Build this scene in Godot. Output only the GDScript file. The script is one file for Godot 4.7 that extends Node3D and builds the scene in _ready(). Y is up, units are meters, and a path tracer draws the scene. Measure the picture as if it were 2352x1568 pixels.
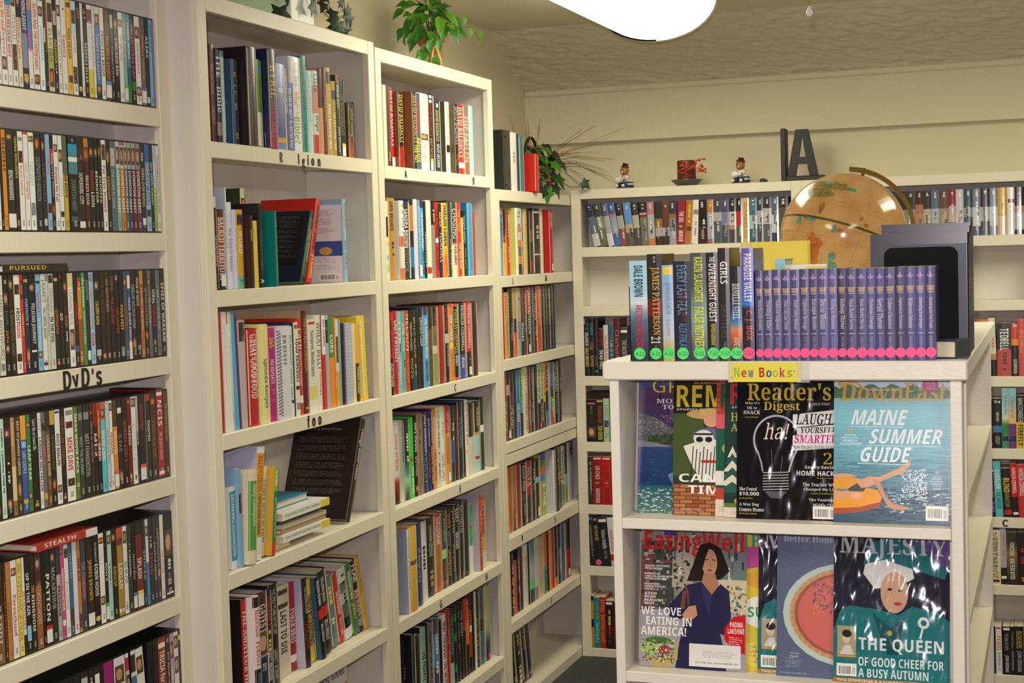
extends Node3D
# A small lending library: cream bookcases along a wall and a back wall, a magazine rack in front.
const CAM_Y := 1.589
var M := {}
var counts := {}
var fonts := {}
var glyphs := {}
var pages: Array[Image] = []
var page_tex: Array = []
var pen := Vector2i(0, 0)
var row_h := 0
var page_mats := {}
var rng := RandomNumberGenerator.new()
const PAGE := 2048
const PAL := {"k": "1d1c1e", "K": "2c2b2c", "w": "e6e5de", "c": "e0d8bc", "r": "c0241f", "m": "5c1f24", "o": "d8752a", "y": "e6cc38", "g": "2f7f3a", "G": "4fe070", "b": "2f5fa8", "n": "1c2545", "l": "86bce0", "t": "2a9c98", "p": "5b3a78", "P": "f0508e", "e": "86888a", "a": "b6b8b6", "s": "b8925e", "B": "5c3a26", "d": "3a2a22", "v": "7f86c8", "u": "c8a23c", "L": "a8d08d", "f": "c8977a", "S": "46525e"}

func hexc(s: String) -> Color:
	if s.begins_with("#"): return Color.html(s)
	return Color.html(PAL.get(s, "808080"))

# ---------- nodes ----------
func numbered(n: String) -> String:
	var k: int = counts.get(n, 0)
	counts[n] = k + 1
	return n if k == 0 else "%s_%03d" % [n, k]

func tag(o: Node, label: String, category: String, group := "") -> Node:
	o.set_meta("label", label); o.set_meta("category", category)
	if group: o.set_meta("group", group)
	return o

func thing(n: String, at: Vector3, label: String, category: String, group := "") -> Node3D:
	var o := Node3D.new(); o.name = numbered(n); add_child(o); o.position = at
	tag(o, label, category, group)
	return o

func part(n: String, mesh: Mesh, m: Material, parent: Node, at := Vector3.ZERO) -> MeshInstance3D:
	var o := MeshInstance3D.new(); o.name = n; o.mesh = mesh
	if m: o.material_override = m
	o.position = at
	parent.add_child(o, true)
	return o

func struct(n: String, mesh: Mesh, m: Material, label: String, at := Vector3.ZERO) -> MeshInstance3D:
	var o := part(n, mesh, m, self, at)
	o.set_meta("kind", "structure"); o.set_meta("label", label)
	return o

# ---------- meshes ----------
func st_new() -> SurfaceTool:
	var st := SurfaceTool.new(); st.begin(Mesh.PRIMITIVE_TRIANGLES); return st

# corners counter-clockwise seen from outside
func quad(st: SurfaceTool, a: Vector3, b: Vector3, c: Vector3, d: Vector3, ua := Vector2.ZERO, ub := Vector2.ZERO, uc := Vector2.ZERO, ud := Vector2.ZERO) -> void:
	var n := (b - a).cross(d - a)
	if n.length() < 1e-12: n = (c - b).cross(d - c)
	n = n.normalized()
	for p in [[a, ua], [d, ud], [c, uc], [a, ua], [c, uc], [b, ub]]:
		st.set_normal(n); st.set_uv(p[1]); st.add_vertex(p[0])

func box(st: SurfaceTool, lo: Vector3, hi: Vector3, uv := Vector2.ZERO) -> void:
	var x0 := lo.x; var y0 := lo.y; var z0 := lo.z; var x1 := hi.x; var y1 := hi.y; var z1 := hi.z
	quad(st, Vector3(x0, y0, z1), Vector3(x1, y0, z1), Vector3(x1, y1, z1), Vector3(x0, y1, z1), uv, uv, uv, uv)
	quad(st, Vector3(x1, y0, z0), Vector3(x0, y0, z0), Vector3(x0, y1, z0), Vector3(x1, y1, z0), uv, uv, uv, uv)
	quad(st, Vector3(x1, y0, z1), Vector3(x1, y0, z0), Vector3(x1, y1, z0), Vector3(x1, y1, z1), uv, uv, uv, uv)
	quad(st, Vector3(x0, y0, z0), Vector3(x0, y0, z1), Vector3(x0, y1, z1), Vector3(x0, y1, z0), uv, uv, uv, uv)
	quad(st, Vector3(x0, y1, z1), Vector3(x1, y1, z1), Vector3(x1, y1, z0), Vector3(x0, y1, z0), uv, uv, uv, uv)
	quad(st, Vector3(x0, y0, z0), Vector3(x1, y0, z0), Vector3(x1, y0, z1), Vector3(x0, y0, z1), uv, uv, uv, uv)

# box with chamfered edges
func bevel_box(s: Vector3, r := 0.0015) -> ArrayMesh:
	var st := st_new()
	var h := s * 0.5
	r = minf(r, minf(h.x, minf(h.y, h.z)) * 0.6)
	var P := func(ax: int, sx: Vector3) -> Vector3:
		# the point of corner sx that lies on the face of axis ax
		var v := Vector3(sx.x * (h.x - r), sx.y * (h.y - r), sx.z * (h.z - r))
		v[ax] = sx[ax] * h[ax]
		return v
	for ax in 3:
		var b := (ax + 1) % 3; var c := (ax + 2) % 3
		for s0 in [-1, 1]:
			var vs := []
			for q in [[-1, -1], [1, -1], [1, 1], [-1, 1]]:
				var k := Vector3.ZERO; k[ax] = s0; k[b] = q[0] * s0; k[c] = q[1]
				vs.append(P.call(ax, k))
			quad(st, vs[0], vs[1], vs[2], vs[3])
	for ax in 3:   # edges along axis ax
		var b := (ax + 1) % 3; var c := (ax + 2) % 3
		for sb in [-1, 1]:
			for sc in [-1, 1]:
				var k0 := Vector3.ZERO; k0[ax] = -1; k0[b] = sb; k0[c] = sc
				var k1 := k0; k1[ax] = 1
				var v := [P.call(b, k0), P.call(b, k1), P.call(c, k1), P.call(c, k0)]
				var n: Vector3 = (v[1] - v[0]).cross(v[3] - v[0])
				if n.dot(k0 + k1) < 0: v = [v[0], v[3], v[2], v[1]]
				quad(st, v[0], v[1], v[2], v[3])
	for sx in [-1, 1]:
		for sy in [-1, 1]:
			for sz in [-1, 1]:
				var k := Vector3(sx, sy, sz)
				var a: Vector3 = P.call(0, k); var b2: Vector3 = P.call(1, k); var c2: Vector3 = P.call(2, k)
				var n := (b2 - a).cross(c2 - a)
				if n.dot(k) < 0:
					var tmp := b2; b2 = c2; c2 = tmp; n = -n
				for p in [a, c2, b2]:
					st.set_normal(n.normalized()); st.set_uv(Vector2.ZERO); st.add_vertex(p)
	return st.commit()

func slab(lo: Vector3, hi: Vector3, r := 0.0015) -> Array:   # [mesh, centre]
	return [bevel_box((hi - lo).abs(), r), (lo + hi) * 0.5]

func board(n: String, lo: Vector3, hi: Vector3, m: Material, parent: Node, r := 0.0015) -> MeshInstance3D:
	var s := slab(lo, hi, r)
	return part(n, s[0], m, parent, s[1])

func lathe(prof: Array, seg := 24, u1 := TAU) -> ArrayMesh:   # prof: Vector2(radius, y) from bottom to top, outside
	var st := st_new(); st.set_smooth_group(0)
	for i in prof.size() - 1:
		for k in seg:
			var a0 := u1 * k / seg; var a1 := u1 * (k + 1) / seg
			var p: Vector2 = prof[i]; var q: Vector2 = prof[i + 1]
			var v := [Vector3(cos(a0) * p.x, p.y, sin(a0) * p.x), Vector3(cos(a1) * p.x, p.y, sin(a1) * p.x), Vector3(cos(a1) * q.x, q.y, sin(a1) * q.x), Vector3(cos(a0) * q.x, q.y, sin(a0) * q.x)]
			var uv := [Vector2(float(k) / seg, 1.0 - float(i) / prof.size()), Vector2(float(k + 1) / seg, 1.0 - float(i) / prof.size()), Vector2(float(k + 1) / seg, 1.0 - float(i + 1) / prof.size()), Vector2(float(k) / seg, 1.0 - float(i + 1) / prof.size())]
			for j in [0, 1, 2, 0, 2, 3]:
				if (j == 1 or j == 0) and p.x < 1e-6 and j == 1 : pass
				st.set_uv(uv[j]); st.add_vertex(v[j])
	st.generate_normals()
	return st.commit()

func tube(pts: PackedVector3Array, r0: float, r1: float, seg := 6) -> ArrayMesh:
	var st := st_new(); st.set_smooth_group(0)
	var n := pts.size()
	var rings := []
	var up := Vector3.UP
	for i in n:
		var t := (pts[mini(i + 1, n - 1)] - pts[maxi(i - 1, 0)]).normalized()
		if absf(t.dot(up)) > 0.95: up = Vector3.RIGHT if absf(t.x) < 0.9 else Vector3.FORWARD
		var a := t.cross(up).normalized(); var b := a.cross(t).normalized()
		var r := lerpf(r0, r1, float(i) / maxf(1, n - 1))
		var ring := []
		for k in seg:
			var w := TAU * k / seg
			ring.append(pts[i] + (a * cos(w) + b * sin(w)) * r)
		rings.append(ring)
	for i in n - 1:
		for k in seg:
			var k2 := (k + 1) % seg
			for p in [rings[i][k], rings[i][k2], rings[i + 1][k2], rings[i][k], rings[i + 1][k2], rings[i + 1][k]]:
				st.set_uv(Vector2.ZERO); st.add_vertex(p)
	for e in [0, n - 1]:
		for k in range(1, seg - 1):
			var tri := [rings[e][0], rings[e][k], rings[e][k + 1]]
			if e == 0: tri.reverse()
			for p in tri:
				st.set_uv(Vector2.ZERO); st.add_vertex(p)
	st.generate_normals()
	return st.commit()

func blob(r: Vector3, seg := 14, rings := 8) -> SphereMesh:   # unit sphere; scale it on the node
	var s := SphereMesh.new(); s.radius = 0.5; s.height = 1.0; s.radial_segments = seg; s.rings = rings
	return s

func ell(n: String, c: Vector3, r: Vector3, m: Material, parent: Node, rot := Vector3.ZERO) -> MeshInstance3D:
	var st := st_new()
	st.append_from(blob(r), 0, Transform3D(Basis.from_euler(rot) * Basis.from_scale(r * 2.0), c))
	return part(n, st.commit(), m, parent)

# ---------- materials ----------
func mat(c: Color, rough := 0.6, metal := 0.0, spec := 0.5) -> StandardMaterial3D:
	var m := StandardMaterial3D.new(); m.albedo_color = c; m.roughness = rough; m.metallic = metal; m.metallic_specular = spec
	return m

func noise_tex(freq: float, w: int, h: int, type := FastNoiseLite.TYPE_SIMPLEX_SMOOTH, oct := 4, sd := 1, c0 := Color.BLACK, c1 := Color.WHITE) -> NoiseTexture2D:
	var f := FastNoiseLite.new(); f.noise_type = type; f.frequency = freq; f.fractal_octaves = oct; f.seed = sd
	var t := NoiseTexture2D.new(); t.width = w; t.height = h; t.noise = f; t.seamless = true
	var g := Gradient.new(); g.set_color(0, c0); g.set_color(1, c1); t.color_ramp = g
	return t

# ---------- lettering ----------
func font_rid(f: String) -> RID:
	if not fonts.has(f):
		var s := SystemFont.new()
		s.font_names = ["Droid Serif" if f in ["R", "r"] else "Droid Sans"]
		s.font_weight = 700 if f in ["S", "R"] else 400
		fonts[f] = s
	return fonts[f].get_rids()[0]

func glyph(f: String, ch: int, col: Color, size: int) -> Array:
	var key := "%s%d %d %s" % [f, ch, size, col.to_html(false)]
	if glyphs.has(key): return glyphs[key]
	var ts := TextServerManager.get_primary_interface()
	var rid := font_rid(f); var sz := Vector2i(size, 0)
	var g := ts.font_get_glyph_index(rid, size, ch, 0)
	ts.font_render_glyph(rid, sz, g)
	var adv := ts.font_get_glyph_advance(rid, size, g).x
	var out := [null, Vector2.ZERO, adv]
	var idx := ts.font_get_glyph_texture_idx(rid, sz, g)
	if idx >= 0:
		var uv := ts.font_get_glyph_uv_rect(rid, sz, g)
		if uv.size.x > 0 and uv.size.y > 0:
			var im := ts.font_get_texture_image(rid, sz, idx).get_region(Rect2i(uv))
			im.convert(Image.FORMAT_RGBA8)
			var d := im.get_data()
			var r := col.r8; var gg := col.g8; var b := col.b8
			for i in range(0, d.size(), 4):
				d[i] = r; d[i + 1] = gg; d[i + 2] = b
			out = [Image.create_from_data(im.get_width(), im.get_height(), false, Image.FORMAT_RGBA8, d), ts.font_get_glyph_offset(rid, sz, g), adv]
	glyphs[key] = out
	return out

func strip(s: String, f: String, col: Color, size: int) -> Image:
	var w := 4.0
	for i in s.length(): w += glyph(f, s.unicode_at(i), col, size)[2]
	var im := Image.create_empty(int(w) + size, int(size * 1.5), false, Image.FORMAT_RGBA8)
	im.fill(Color(col.r, col.g, col.b, 0))
	var x := size * 0.25
	for i in s.length():
		var g := glyph(f, s.unicode_at(i), col, size)
		if g[0]: im.blend_rect(g[0], Rect2i(Vector2i.ZERO, g[0].get_size()), Vector2i(int(x + g[1].x), int(size * 1.1 + g[1].y)))
		x += g[2]
	var used := im.get_used_rect()
	return im.get_region(used) if used.size.x > 0 else im

# words set into the rectangle r of im; mode 0 fills it, 1 keeps the letters' width and starts at its left edge, 2 centres
func write(im: Image, r: Rect2, s: String, f: String, col: Color, mode := 0, shear := 0.0, size := 28) -> void:
	if r.size.x < 3 or r.size.y < 2: return
	var t := strip(s, f, col, size)
	var w := r.size.x; var h := r.size.y
	var nat := t.get_width() * h / t.get_height()
	var x := r.position.x
	if mode > 0:
		var w2 := minf(w, nat)
		if mode == 2: x += (w - w2) * 0.5
		w = w2
	elif nat * 2.2 < w:
		x += (w - nat * 2.2) * 0.3; w = nat * 2.2
	t.resize(maxi(2, int(w)), maxi(2, int(h)), Image.INTERPOLATE_LANCZOS if t.get_width() < w * 2 else Image.INTERPOLATE_BILINEAR)
	if shear != 0.0:
		for yy in t.get_height():
			im.blend_rect(t, Rect2i(0, yy, t.get_width(), 1), Vector2i(int(x + (t.get_height() - yy) * shear), int(r.position.y) + yy))
	else:
		im.blend_rect(t, Rect2i(0, 0, t.get_width(), t.get_height()), Vector2i(int(x), int(r.position.y)))

# ---------- print: spines ----------
func alloc(w: int, h: int) -> Array:   # [page, Rect2i]
	if pages.is_empty() or pen.x + w + 2 > PAGE:
		pen = Vector2i(1, pen.y + row_h + 1); row_h = 0
	if pages.is_empty() or pen.y + h + 2 > PAGE:
		pages.append(Image.create_empty(PAGE, PAGE, false, Image.FORMAT_RGBA8))
		page_tex.append(null)
		pen = Vector2i(1, 1); row_h = 0
	var r := Rect2i(pen, Vector2i(w, h))
	pen.x += w + 1; row_h = maxi(row_h, h)
	return [pages.size() - 1, r]

func page_mat(i: int, rough: float) -> StandardMaterial3D:
	var key := "%d %.2f" % [i, rough]
	if not page_mats.has(key):
		var m := StandardMaterial3D.new(); m.roughness = rough; m.metallic_specular = 0.5
		m.texture_repeat = false
		m.set_meta("page", i)
		page_mats[key] = m
	return page_mats[key]

func finish_pages() -> void:
	for i in pages.size():
		page_tex[i] = ImageTexture.create_from_image(pages[i])
	for k in page_mats:
		var m: StandardMaterial3D = page_mats[k]
		m.albedo_texture = page_tex[m.get_meta("page")]; m.remove_meta("page")

func bands_of(s: String) -> Array:   # [[Color, end], ...]
	var out := []
	var re := RegEx.create_from_string("(#[0-9a-f]{6}|[A-Za-z])(\\.\\d+)?")
	for q in re.search_all(s):
		out.append([hexc(q.get_string(1)), float(q.get_string(2)) if q.get_string(2) else 1.0])
	if out.is_empty(): out.append([Color.html("808080"), 1.0])
	return out

func greek(im: Image, r: Rect2, col: Color) -> void:   # small print too fine to read
	var x := r.position.x
	while x < r.end.x - 2:
		var w := rng.randf_range(0.25, 0.6) * r.size.y + 1.0
		if rng.randf() < 0.82:
			var y0 := rng.randf_range(0.0, 0.18) * r.size.y
			im.fill_rect(Rect2i(int(x), int(r.position.y + y0), maxi(1, int(w)), maxi(1, int(r.size.y - y0 * 2.0))), col)
		x += w + maxf(1.0, r.size.y * 0.16)

# the printed spine, drawn lying down: its head at the left, its right side up
func paint_spine(im: Image, o: Vector2i, ln: int, th: int, bands: String, fields: Array) -> void:
	var soft := bands.begins_with("~")
	var b := bands_of(bands.trim_prefix("~"))
	var x0 := 0
	if soft and b.size() > 1:
		for x in ln:
			var t := float(x) / ln
			var k := 0
			while k < b.size() - 1 and t > b[k][1]: k += 1
			var c: Color = b[k][0]
			if k > 0:
				var lo: float = b[k - 1][1]
				c = b[k - 1][0].lerp(c, clampf((t - lo) / maxf(0.02, b[k][1] - lo), 0, 1))
			im.fill_rect(Rect2i(o.x + x, o.y, 1, th), c)
	else:
		for k in b.size():
			var x1 := ln if k == b.size() - 1 else int(b[k][1] * ln)
			im.fill_rect(Rect2i(o.x + x0, o.y, maxi(1, x1 - x0), th), b[k][0])
			x0 = x1
	for fs in fields:
		var s: String = fs
		if s.is_empty(): continue
		var a := s.split(" ", false)
		if s.begins_with("@pic"):
			var p0 := int(float(a[1]) * ln); var p1 := int(float(a[2]) * ln)
			var c := hexc(a[3])
			var w := p1 - p0
			im.fill_rect(Rect2i(o.x + p0, o.y + int(th * 0.1), w, int(th * 0.8)), c.darkened(0.55) if a[3] in ["f", "s", "o"] else c)
			if a[3] in ["f", "s", "o"]:   # a face or a figure
				for q in 7:
					var yy := (q - 3.0) / 3.5
					var hw := sqrt(1.0 - yy * yy)
					im.fill_rect(Rect2i(o.x + p0 + int(w * (0.5 - hw * 0.33)), o.y + int(th * (0.5 + yy * 0.26)), maxi(1, int(w * hw * 0.66)), maxi(1, int(th * 0.09))), c)
			else:
				for q in 6:
					im.fill_rect(Rect2i(o.x + p0 + rng.randi_range(0, maxi(1, w - 3)), o.y + int(th * rng.randf_range(0.12, 0.75)), rng.randi_range(1, maxi(2, w / 4)), rng.randi_range(1, maxi(2, th / 6))), c.lightened(rng.randf_range(0.0, 0.5)))
		elif s.begins_with("@grid"):
			for q in range(0, ln, maxi(4, ln / 22)): im.fill_rect(Rect2i(o.x + q, o.y, 2, th), Color.html("d0d0dc"))
			for q in range(0, th, maxi(4, th / 3)): im.fill_rect(Rect2i(o.x, o.y + q, ln, 2), Color.html("d0d0dc"))
		elif s.begins_with("@crest"):
			var lc := Color.html("b08ad0")
			for q in 9:   # a three-petalled emblem
				var yy := (q - 4.0) / 4.0
				im.fill_rect(Rect2i(o.x + int(ln * (0.085 - 0.028 * (1 - absf(yy)))) , o.y + int(th * (0.48 + yy * 0.10)), int(ln * 0.035 * (1.0 - absf(yy) * 0.7)) + 1, maxi(1, int(th * 0.06))), lc)
				im.fill_rect(Rect2i(o.x + int(ln * 0.10) - int(absf(yy) * ln * 0.014), o.y + int(th * (0.48 + yy * 0.28)), int(ln * 0.016) + 1, maxi(1, int(th * 0.07))), lc)
			for q in 4: im.fill_rect(Rect2i(o.x + int(ln * (0.205 + q * 0.014)), o.y + int(th * (0.1 if q == 0 else 0.18)), maxi(1, int(ln * 0.008)), int(th * (0.8 if q == 0 else 0.64))), Color.html("d8b070"))
			im.fill_rect(Rect2i(o.x + int(ln * 0.268), o.y + int(th * 0.2), maxi(1, int(ln * 0.006)), int(th * 0.6)), Color.html("d0d0d8"))
			im.fill_rect(Rect2i(o.x + int(ln * 0.705), o.y + int(th * 0.2), maxi(1, int(ln * 0.006)), int(th * 0.6)), Color.html("d0d0d8"))
		elif s.begins_with("~"):
			greek(im, Rect2(o.x + float(a[1]) * ln, o.y + th * 0.3, (float(a[2]) - float(a[1])) * ln, th * 0.36), hexc(a[0].substr(1)))
		elif not s.begins_with("@"):
			var words := " ".join(a.slice(3))
			var p0 := float(a[1]) * ln; var p1 := float(a[2]) * ln
			var hh := th * (0.62 if words.length() < 24 else 0.46)
			hh = minf(hh, (p1 - p0) / maxf(1, words.length()) * 2.3 + th * 0.1)
			write(im, Rect2(o.x + p0, o.y + (th - hh) * 0.5, p1 - p0, hh), words, a[0].substr(0, 1), hexc(a[0].substr(1)))

# ---------- books ----------
const ORD := ["zeroth", "first", "second", "third", "fourth", "fifth", "sixth", "seventh", "eighth", "ninth", "tenth", "eleventh", "twelfth", "thirteenth", "fourteenth", "fifteenth", "sixteenth", "seventeenth", "eighteenth", "nineteenth"]
func ordinal(n: int) -> String:
	if n < 20: return ORD[n]
	var tens: String = ["", "", "twent", "thirt", "fort"][n / 10]
	return tens + "ieth" if n % 10 == 0 else tens + "y-" + ORD[n % 10]

func colour_name(c: Color) -> String:
	var v := c.v; var s := c.s; var h := c.h * 360.0
	if v < 0.2: return "black"
	if s < 0.16: return "white" if v > 0.8 else ("pale grey" if v > 0.6 else ("grey" if v > 0.32 else "charcoal"))
	var n := "red"
	if h < 14 or h > 345: n = "red"
	elif h < 38: n = "orange"
	elif h < 66: n = "yellow"
	elif h < 155: n = "green"
	elif h < 195: n = "teal"
	elif h < 250: n = "blue"
	elif h < 290: n = "purple"
	else: n = "pink"
	if v < 0.42:
		if n == "orange" or n == "yellow": return "dark brown"
		return {"red": "maroon", "blue": "navy"}.get(n, "dark " + n)
	if s < 0.42:
		if n == "orange" or n == "yellow": return "cream" if v > 0.75 else "tan"
		return "pale " + n
	if n == "orange" and v < 0.72: return "brown"
	return n

func uvq(page_r: Rect2i) -> Array:   # u0, u1, v0, v1 inside the rectangle
	return [(page_r.position.x + 0.6) / PAGE, (page_r.end.x - 0.6) / PAGE, (page_r.position.y + 0.6) / PAGE, (page_r.end.y - 0.6) / PAGE]

# cover of a book: x across the spine, y up, spine at z = 0 facing +z
func cover_mesh(w: float, h: float, d: float, kind: String, r: Rect2i, sw: Vector2) -> ArrayMesh:
	var st := st_new()
	var u := uvq(r)
	var hw := w * 0.5
	var seg := 6 if kind == "hb" else (4 if kind == "aud" else 3)
	var bulge := minf(0.005, w * 0.16) if kind == "hb" else minf(0.0012, w * 0.08)
	var xs := []; var zs := []
	for i in seg + 1:
		var s := float(i) / seg
		var q := 2.0 * s - 1.0
		xs.append(q * hw); zs.append(bulge * (1.0 - q * q * q * q if kind != "hb" else 1.0 - q * q) - bulge)
	for i in seg:
		var s0 := float(i) / seg; var s1 := float(i + 1) / seg
		var v0 := lerpf(u[3], u[2], s0); var v1 := lerpf(u[3], u[2], s1)
		quad(st, Vector3(xs[i], 0, zs[i]), Vector3(xs[i + 1], 0, zs[i + 1]), Vector3(xs[i + 1], h, zs[i + 1]), Vector3(xs[i], h, zs[i]), Vector2(u[1], v0), Vector2(u[1], v1), Vector2(u[0], v1), Vector2(u[0], v0))
	var bt := 0.0028 if kind == "hb" else 0.0006
	if kind == "dvd" or kind == "aud": bt = w * 0.5
	bt = minf(bt, w * 0.5)
	box(st, Vector3(-hw, 0, -d), Vector3(-hw + bt, h, -bulge), sw)
	box(st, Vector3(hw - bt, 0, -d), Vector3(hw, h, -bulge), sw)
	if kind == "hb" or kind == "pb" or kind == "mag":   # the spine has a thickness too
		for i in seg:
			quad(st, Vector3(xs[i], h, zs[i]), Vector3(xs[i + 1], h, zs[i + 1]), Vector3(xs[i + 1], h, zs[i + 1] - 0.002), Vector3(xs[i], h, zs[i] - 0.002), sw, sw, sw, sw)
	return st.commit()

func add_label(book: Node3D, c: Color, w: float, ly: float) -> void:
	var lw := minf(w * 0.96, 0.021)
	var s := st_new()
	quad(s, Vector3(-lw * 0.5, ly, 0.0006), Vector3(lw * 0.5, ly, 0.0006), Vector3(lw * 0.5, ly + 0.026, 0.0006), Vector3(-lw * 0.5, ly + 0.026, 0.0006))
	part("label_sticker", s.commit(), M.label, book)
	if c != hexc("w"):
		var s2 := st_new()
		quad(s2, Vector3(-lw * 0.5, ly + 0.026, 0.0006), Vector3(lw * 0.5, ly + 0.026, 0.0006), Vector3(lw * 0.5, ly + 0.034, 0.0006), Vector3(-lw * 0.5, ly + 0.034, 0.0006))
		part("label_stripe", s2.commit(), tint(c), book)

var tints := {}
func tint(c: Color) -> StandardMaterial3D:
	var k := c.to_html(false)
	if not tints.has(k): tints[k] = mat(c, 0.45)
	return tints[k]

func dot_sticker(book: Node3D, c: Color, w: float, words: String, y: float) -> void:
	var r := minf(0.0115, w * 0.54)
	var res := 72
	var al := alloc(res, res)
	var im: Image = pages[al[0]]
	im.fill_rect(al[1], c)
	if words:
		write(im, Rect2(al[1].position.x + 10, al[1].position.y + 26, 52, 22), words, "s", Color.html("3a4a3a"))
	var u := uvq(al[1])
	var s := st_new()
	var n := 20
	var ctr := Vector3(0, y, 0.0012)
	for k in n:
		var a0 := TAU * k / n; var a1 := TAU * (k + 1) / n
		var pts := [ctr, ctr + Vector3(cos(a1), sin(a1), 0) * r, ctr + Vector3(cos(a0), sin(a0), 0) * r]
		for p in pts:
			var q: Vector3 = (p - ctr) / r
			p.x = clampf(p.x, -w * 0.6, w * 0.6)
			if absf(q.x * r) > w * 0.5: p.z -= 0.0012
			s.set_normal(Vector3(0, 0, 1)); s.set_uv(Vector2(lerpf(u[0], u[1], q.x * 0.5 + 0.5), lerpf(u[3], u[2], q.y * 0.5 + 0.5))); s.add_vertex(p)
	part("dot_sticker", s.commit(), page_mat(al[0], 0.5), book)

const KINDS := {"dvd": ["dvd_case", "disc case"], "hb": ["hardcover_book", "book"], "pb": ["paperback_book", "book"], "mag": ["thin_magazine", "magazine"], "aud": ["audiobook_box", "audiobook"]}
const NOUN := {"dvd": "DVD case", "hb": "hardcover", "pb": "paperback", "mag": "magazine", "aud": "audiobook case"}

func make_book(kind: String, w: float, h: float, d: float, bands: String, fields: Array, ppm: float) -> Array:
	var gap := 0.0004
	var ww := maxf(0.0015, w - gap)
	var ln := clampi(int(h * 1000 * ppm), 24, 1000); var th := clampi(int(ww * 1000 * ppm), 3, 220)
	var al := alloc(ln, th)
	var im: Image = pages[al[0]]
	var root := Node3D.new()
	var b := bands_of(bands.trim_prefix("~"))
	var main: Color = b[0][0]
	var best := 0.0; var lo := 0.0
	for q in b:
		if q[1] - lo > best: best = q[1] - lo; main = q[0]
		lo = q[1]
	var side := main
	var fg := Color(0, 0, 0, 0)
	for f in fields:
		if f.begins_with("@side"): side = hexc(f.split(" ", false)[1])
		elif not f.begins_with("@") and not f.begins_with("~") and fg.a == 0.0 and f.length() > 4: fg = hexc(f.split(" ", false)[0].substr(1))
	if kind == "dvd":
		im.fill_rect(al[1], main)
		paint_spine(im, al[1].position, ln, th, bands, fields)
		write(im, Rect2(al[1].position.x + ln * 0.90, al[1].position.y + th * 0.3, ln * 0.06, th * 0.34), "DVD", "S", Color.html("d8d8d0") if main.get_luminance() < 0.4 else Color.html("505050"))
	elif kind == "aud":
		paint_spine(im, al[1].position, ln, th, bands, fields)
		if fields.size() < 1 or fields[0] == "":
			greek(im, Rect2(al[1].position.x + ln * 0.06, al[1].position.y + th * 0.36, ln * 0.1, th * 0.3), Color.html("e4e4e0"))
			for q in 3: greek(im, Rect2(al[1].position.x + ln * rng.randf_range(0.28, 0.7), al[1].position.y + th * rng.randf_range(0.15, 0.5), ln * 0.2, th * 0.3), Color.html(["e0e0dc", "303030", "b0a890"][rng.randi() % 3]))
	else:
		paint_spine(im, al[1].position, ln, th, bands, fields)
	var sa := alloc(6, 6)
	pages[sa[0]].fill_rect(sa[1], side)
	if sa[0] != al[0]:   # keep the swatch on the page of the spine
		sa = al
	var sw := Vector2((sa[1].position.x + 3.0) / PAGE, (sa[1].position.y + 3.0) / PAGE)
	var rough: float = {"dvd": 0.2, "aud": 0.16, "hb": 0.28, "pb": 0.32, "mag": 0.3}[kind]
	if kind == "dvd":
		var c := st_new()
		box(c, Vector3(-ww * 0.5, 0, -d), Vector3(ww * 0.5, h, -0.0006))
		part("case", c.commit(), M.case, root)
		var s := st_new()
		var u := uvq(al[1])
		var x := ww * 0.5; var y0 := 0.0035; var y1 := h - 0.0035
		quad(s, Vector3(-x * 0.94, y0, 0.0), Vector3(x * 0.94, y0, 0.0), Vector3(x * 0.94, y1, 0.0), Vector3(-x * 0.94, y1, 0.0), Vector2(u[1], u[3]), Vector2(u[1], u[2]), Vector2(u[0], u[2]), Vector2(u[0], u[3]))
		quad(s, Vector3(-x - 0.0002, y0, -d + 0.004), Vector3(-x - 0.0002, y0, -0.002), Vector3(-x - 0.0002, y1, -0.002), Vector3(-x - 0.0002, y1, -d + 0.004), sw, sw, sw, sw)
		part("printed_sleeve", s.commit(), page_mat(al[0], rough), root)
	else:
		part("cover", cover_mesh(ww, h, d, kind, al[1], sw), page_mat(al[0], rough), root)
		if kind != "aud":
			var p := st_new()
			var t := 0.0028 if kind == "hb" else 0.0004
			var yy := 0.003 if kind == "hb" else 0.0003
			t = minf(t, ww * 0.3)
			box(p, Vector3(-ww * 0.5 + t, yy, -d + (0.004 if kind == "hb" else 0.0)), Vector3(ww * 0.5 - t, h - yy, -0.003))
			part("page_block", p.commit(), M.paper, root)
	for f in fields:
		var a = f.split(" ", false)
		if f.begins_with("@lab"): add_label(root, hexc(a[1]), ww, 0.008)
		elif f.begins_with("@dot"): dot_sticker(root, hexc(a[1]), ww, a[2] if a.size() > 2 else "", 0.0145)
		elif f.begins_with("@tab"):
			var s := st_new(); box(s, Vector3(ww * 0.5 - 0.001, 0.004, 0.0005), Vector3(ww * 0.5 + 0.012, 0.036, 0.0009)); part("paper_tab", s.commit(), M.label, root)
		elif f.begins_with("@coil") or f.begins_with("@comb"):
			var white: bool = f.begins_with("@comb")
			var pts := PackedVector3Array()
			var turns := 26
			var rr := 0.0045 if not white else 0.004
			for k in turns * 8 + 1:
				var an := TAU * k / 8.0
				pts.append(Vector3((-ww * 0.5 if not white else -ww * 0.2) + sin(an) * rr * 1.4, 0.01 + (h - 0.02) * k / (turns * 8.0), 0.001 + cos(an) * rr))
			part("wire_coil", tube(pts, 0.0009 if not white else 0.0013, 0.0009 if not white else 0.0013, 5), M.label if white else M.black_plastic, root)
	return [root, main, fg]

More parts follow.
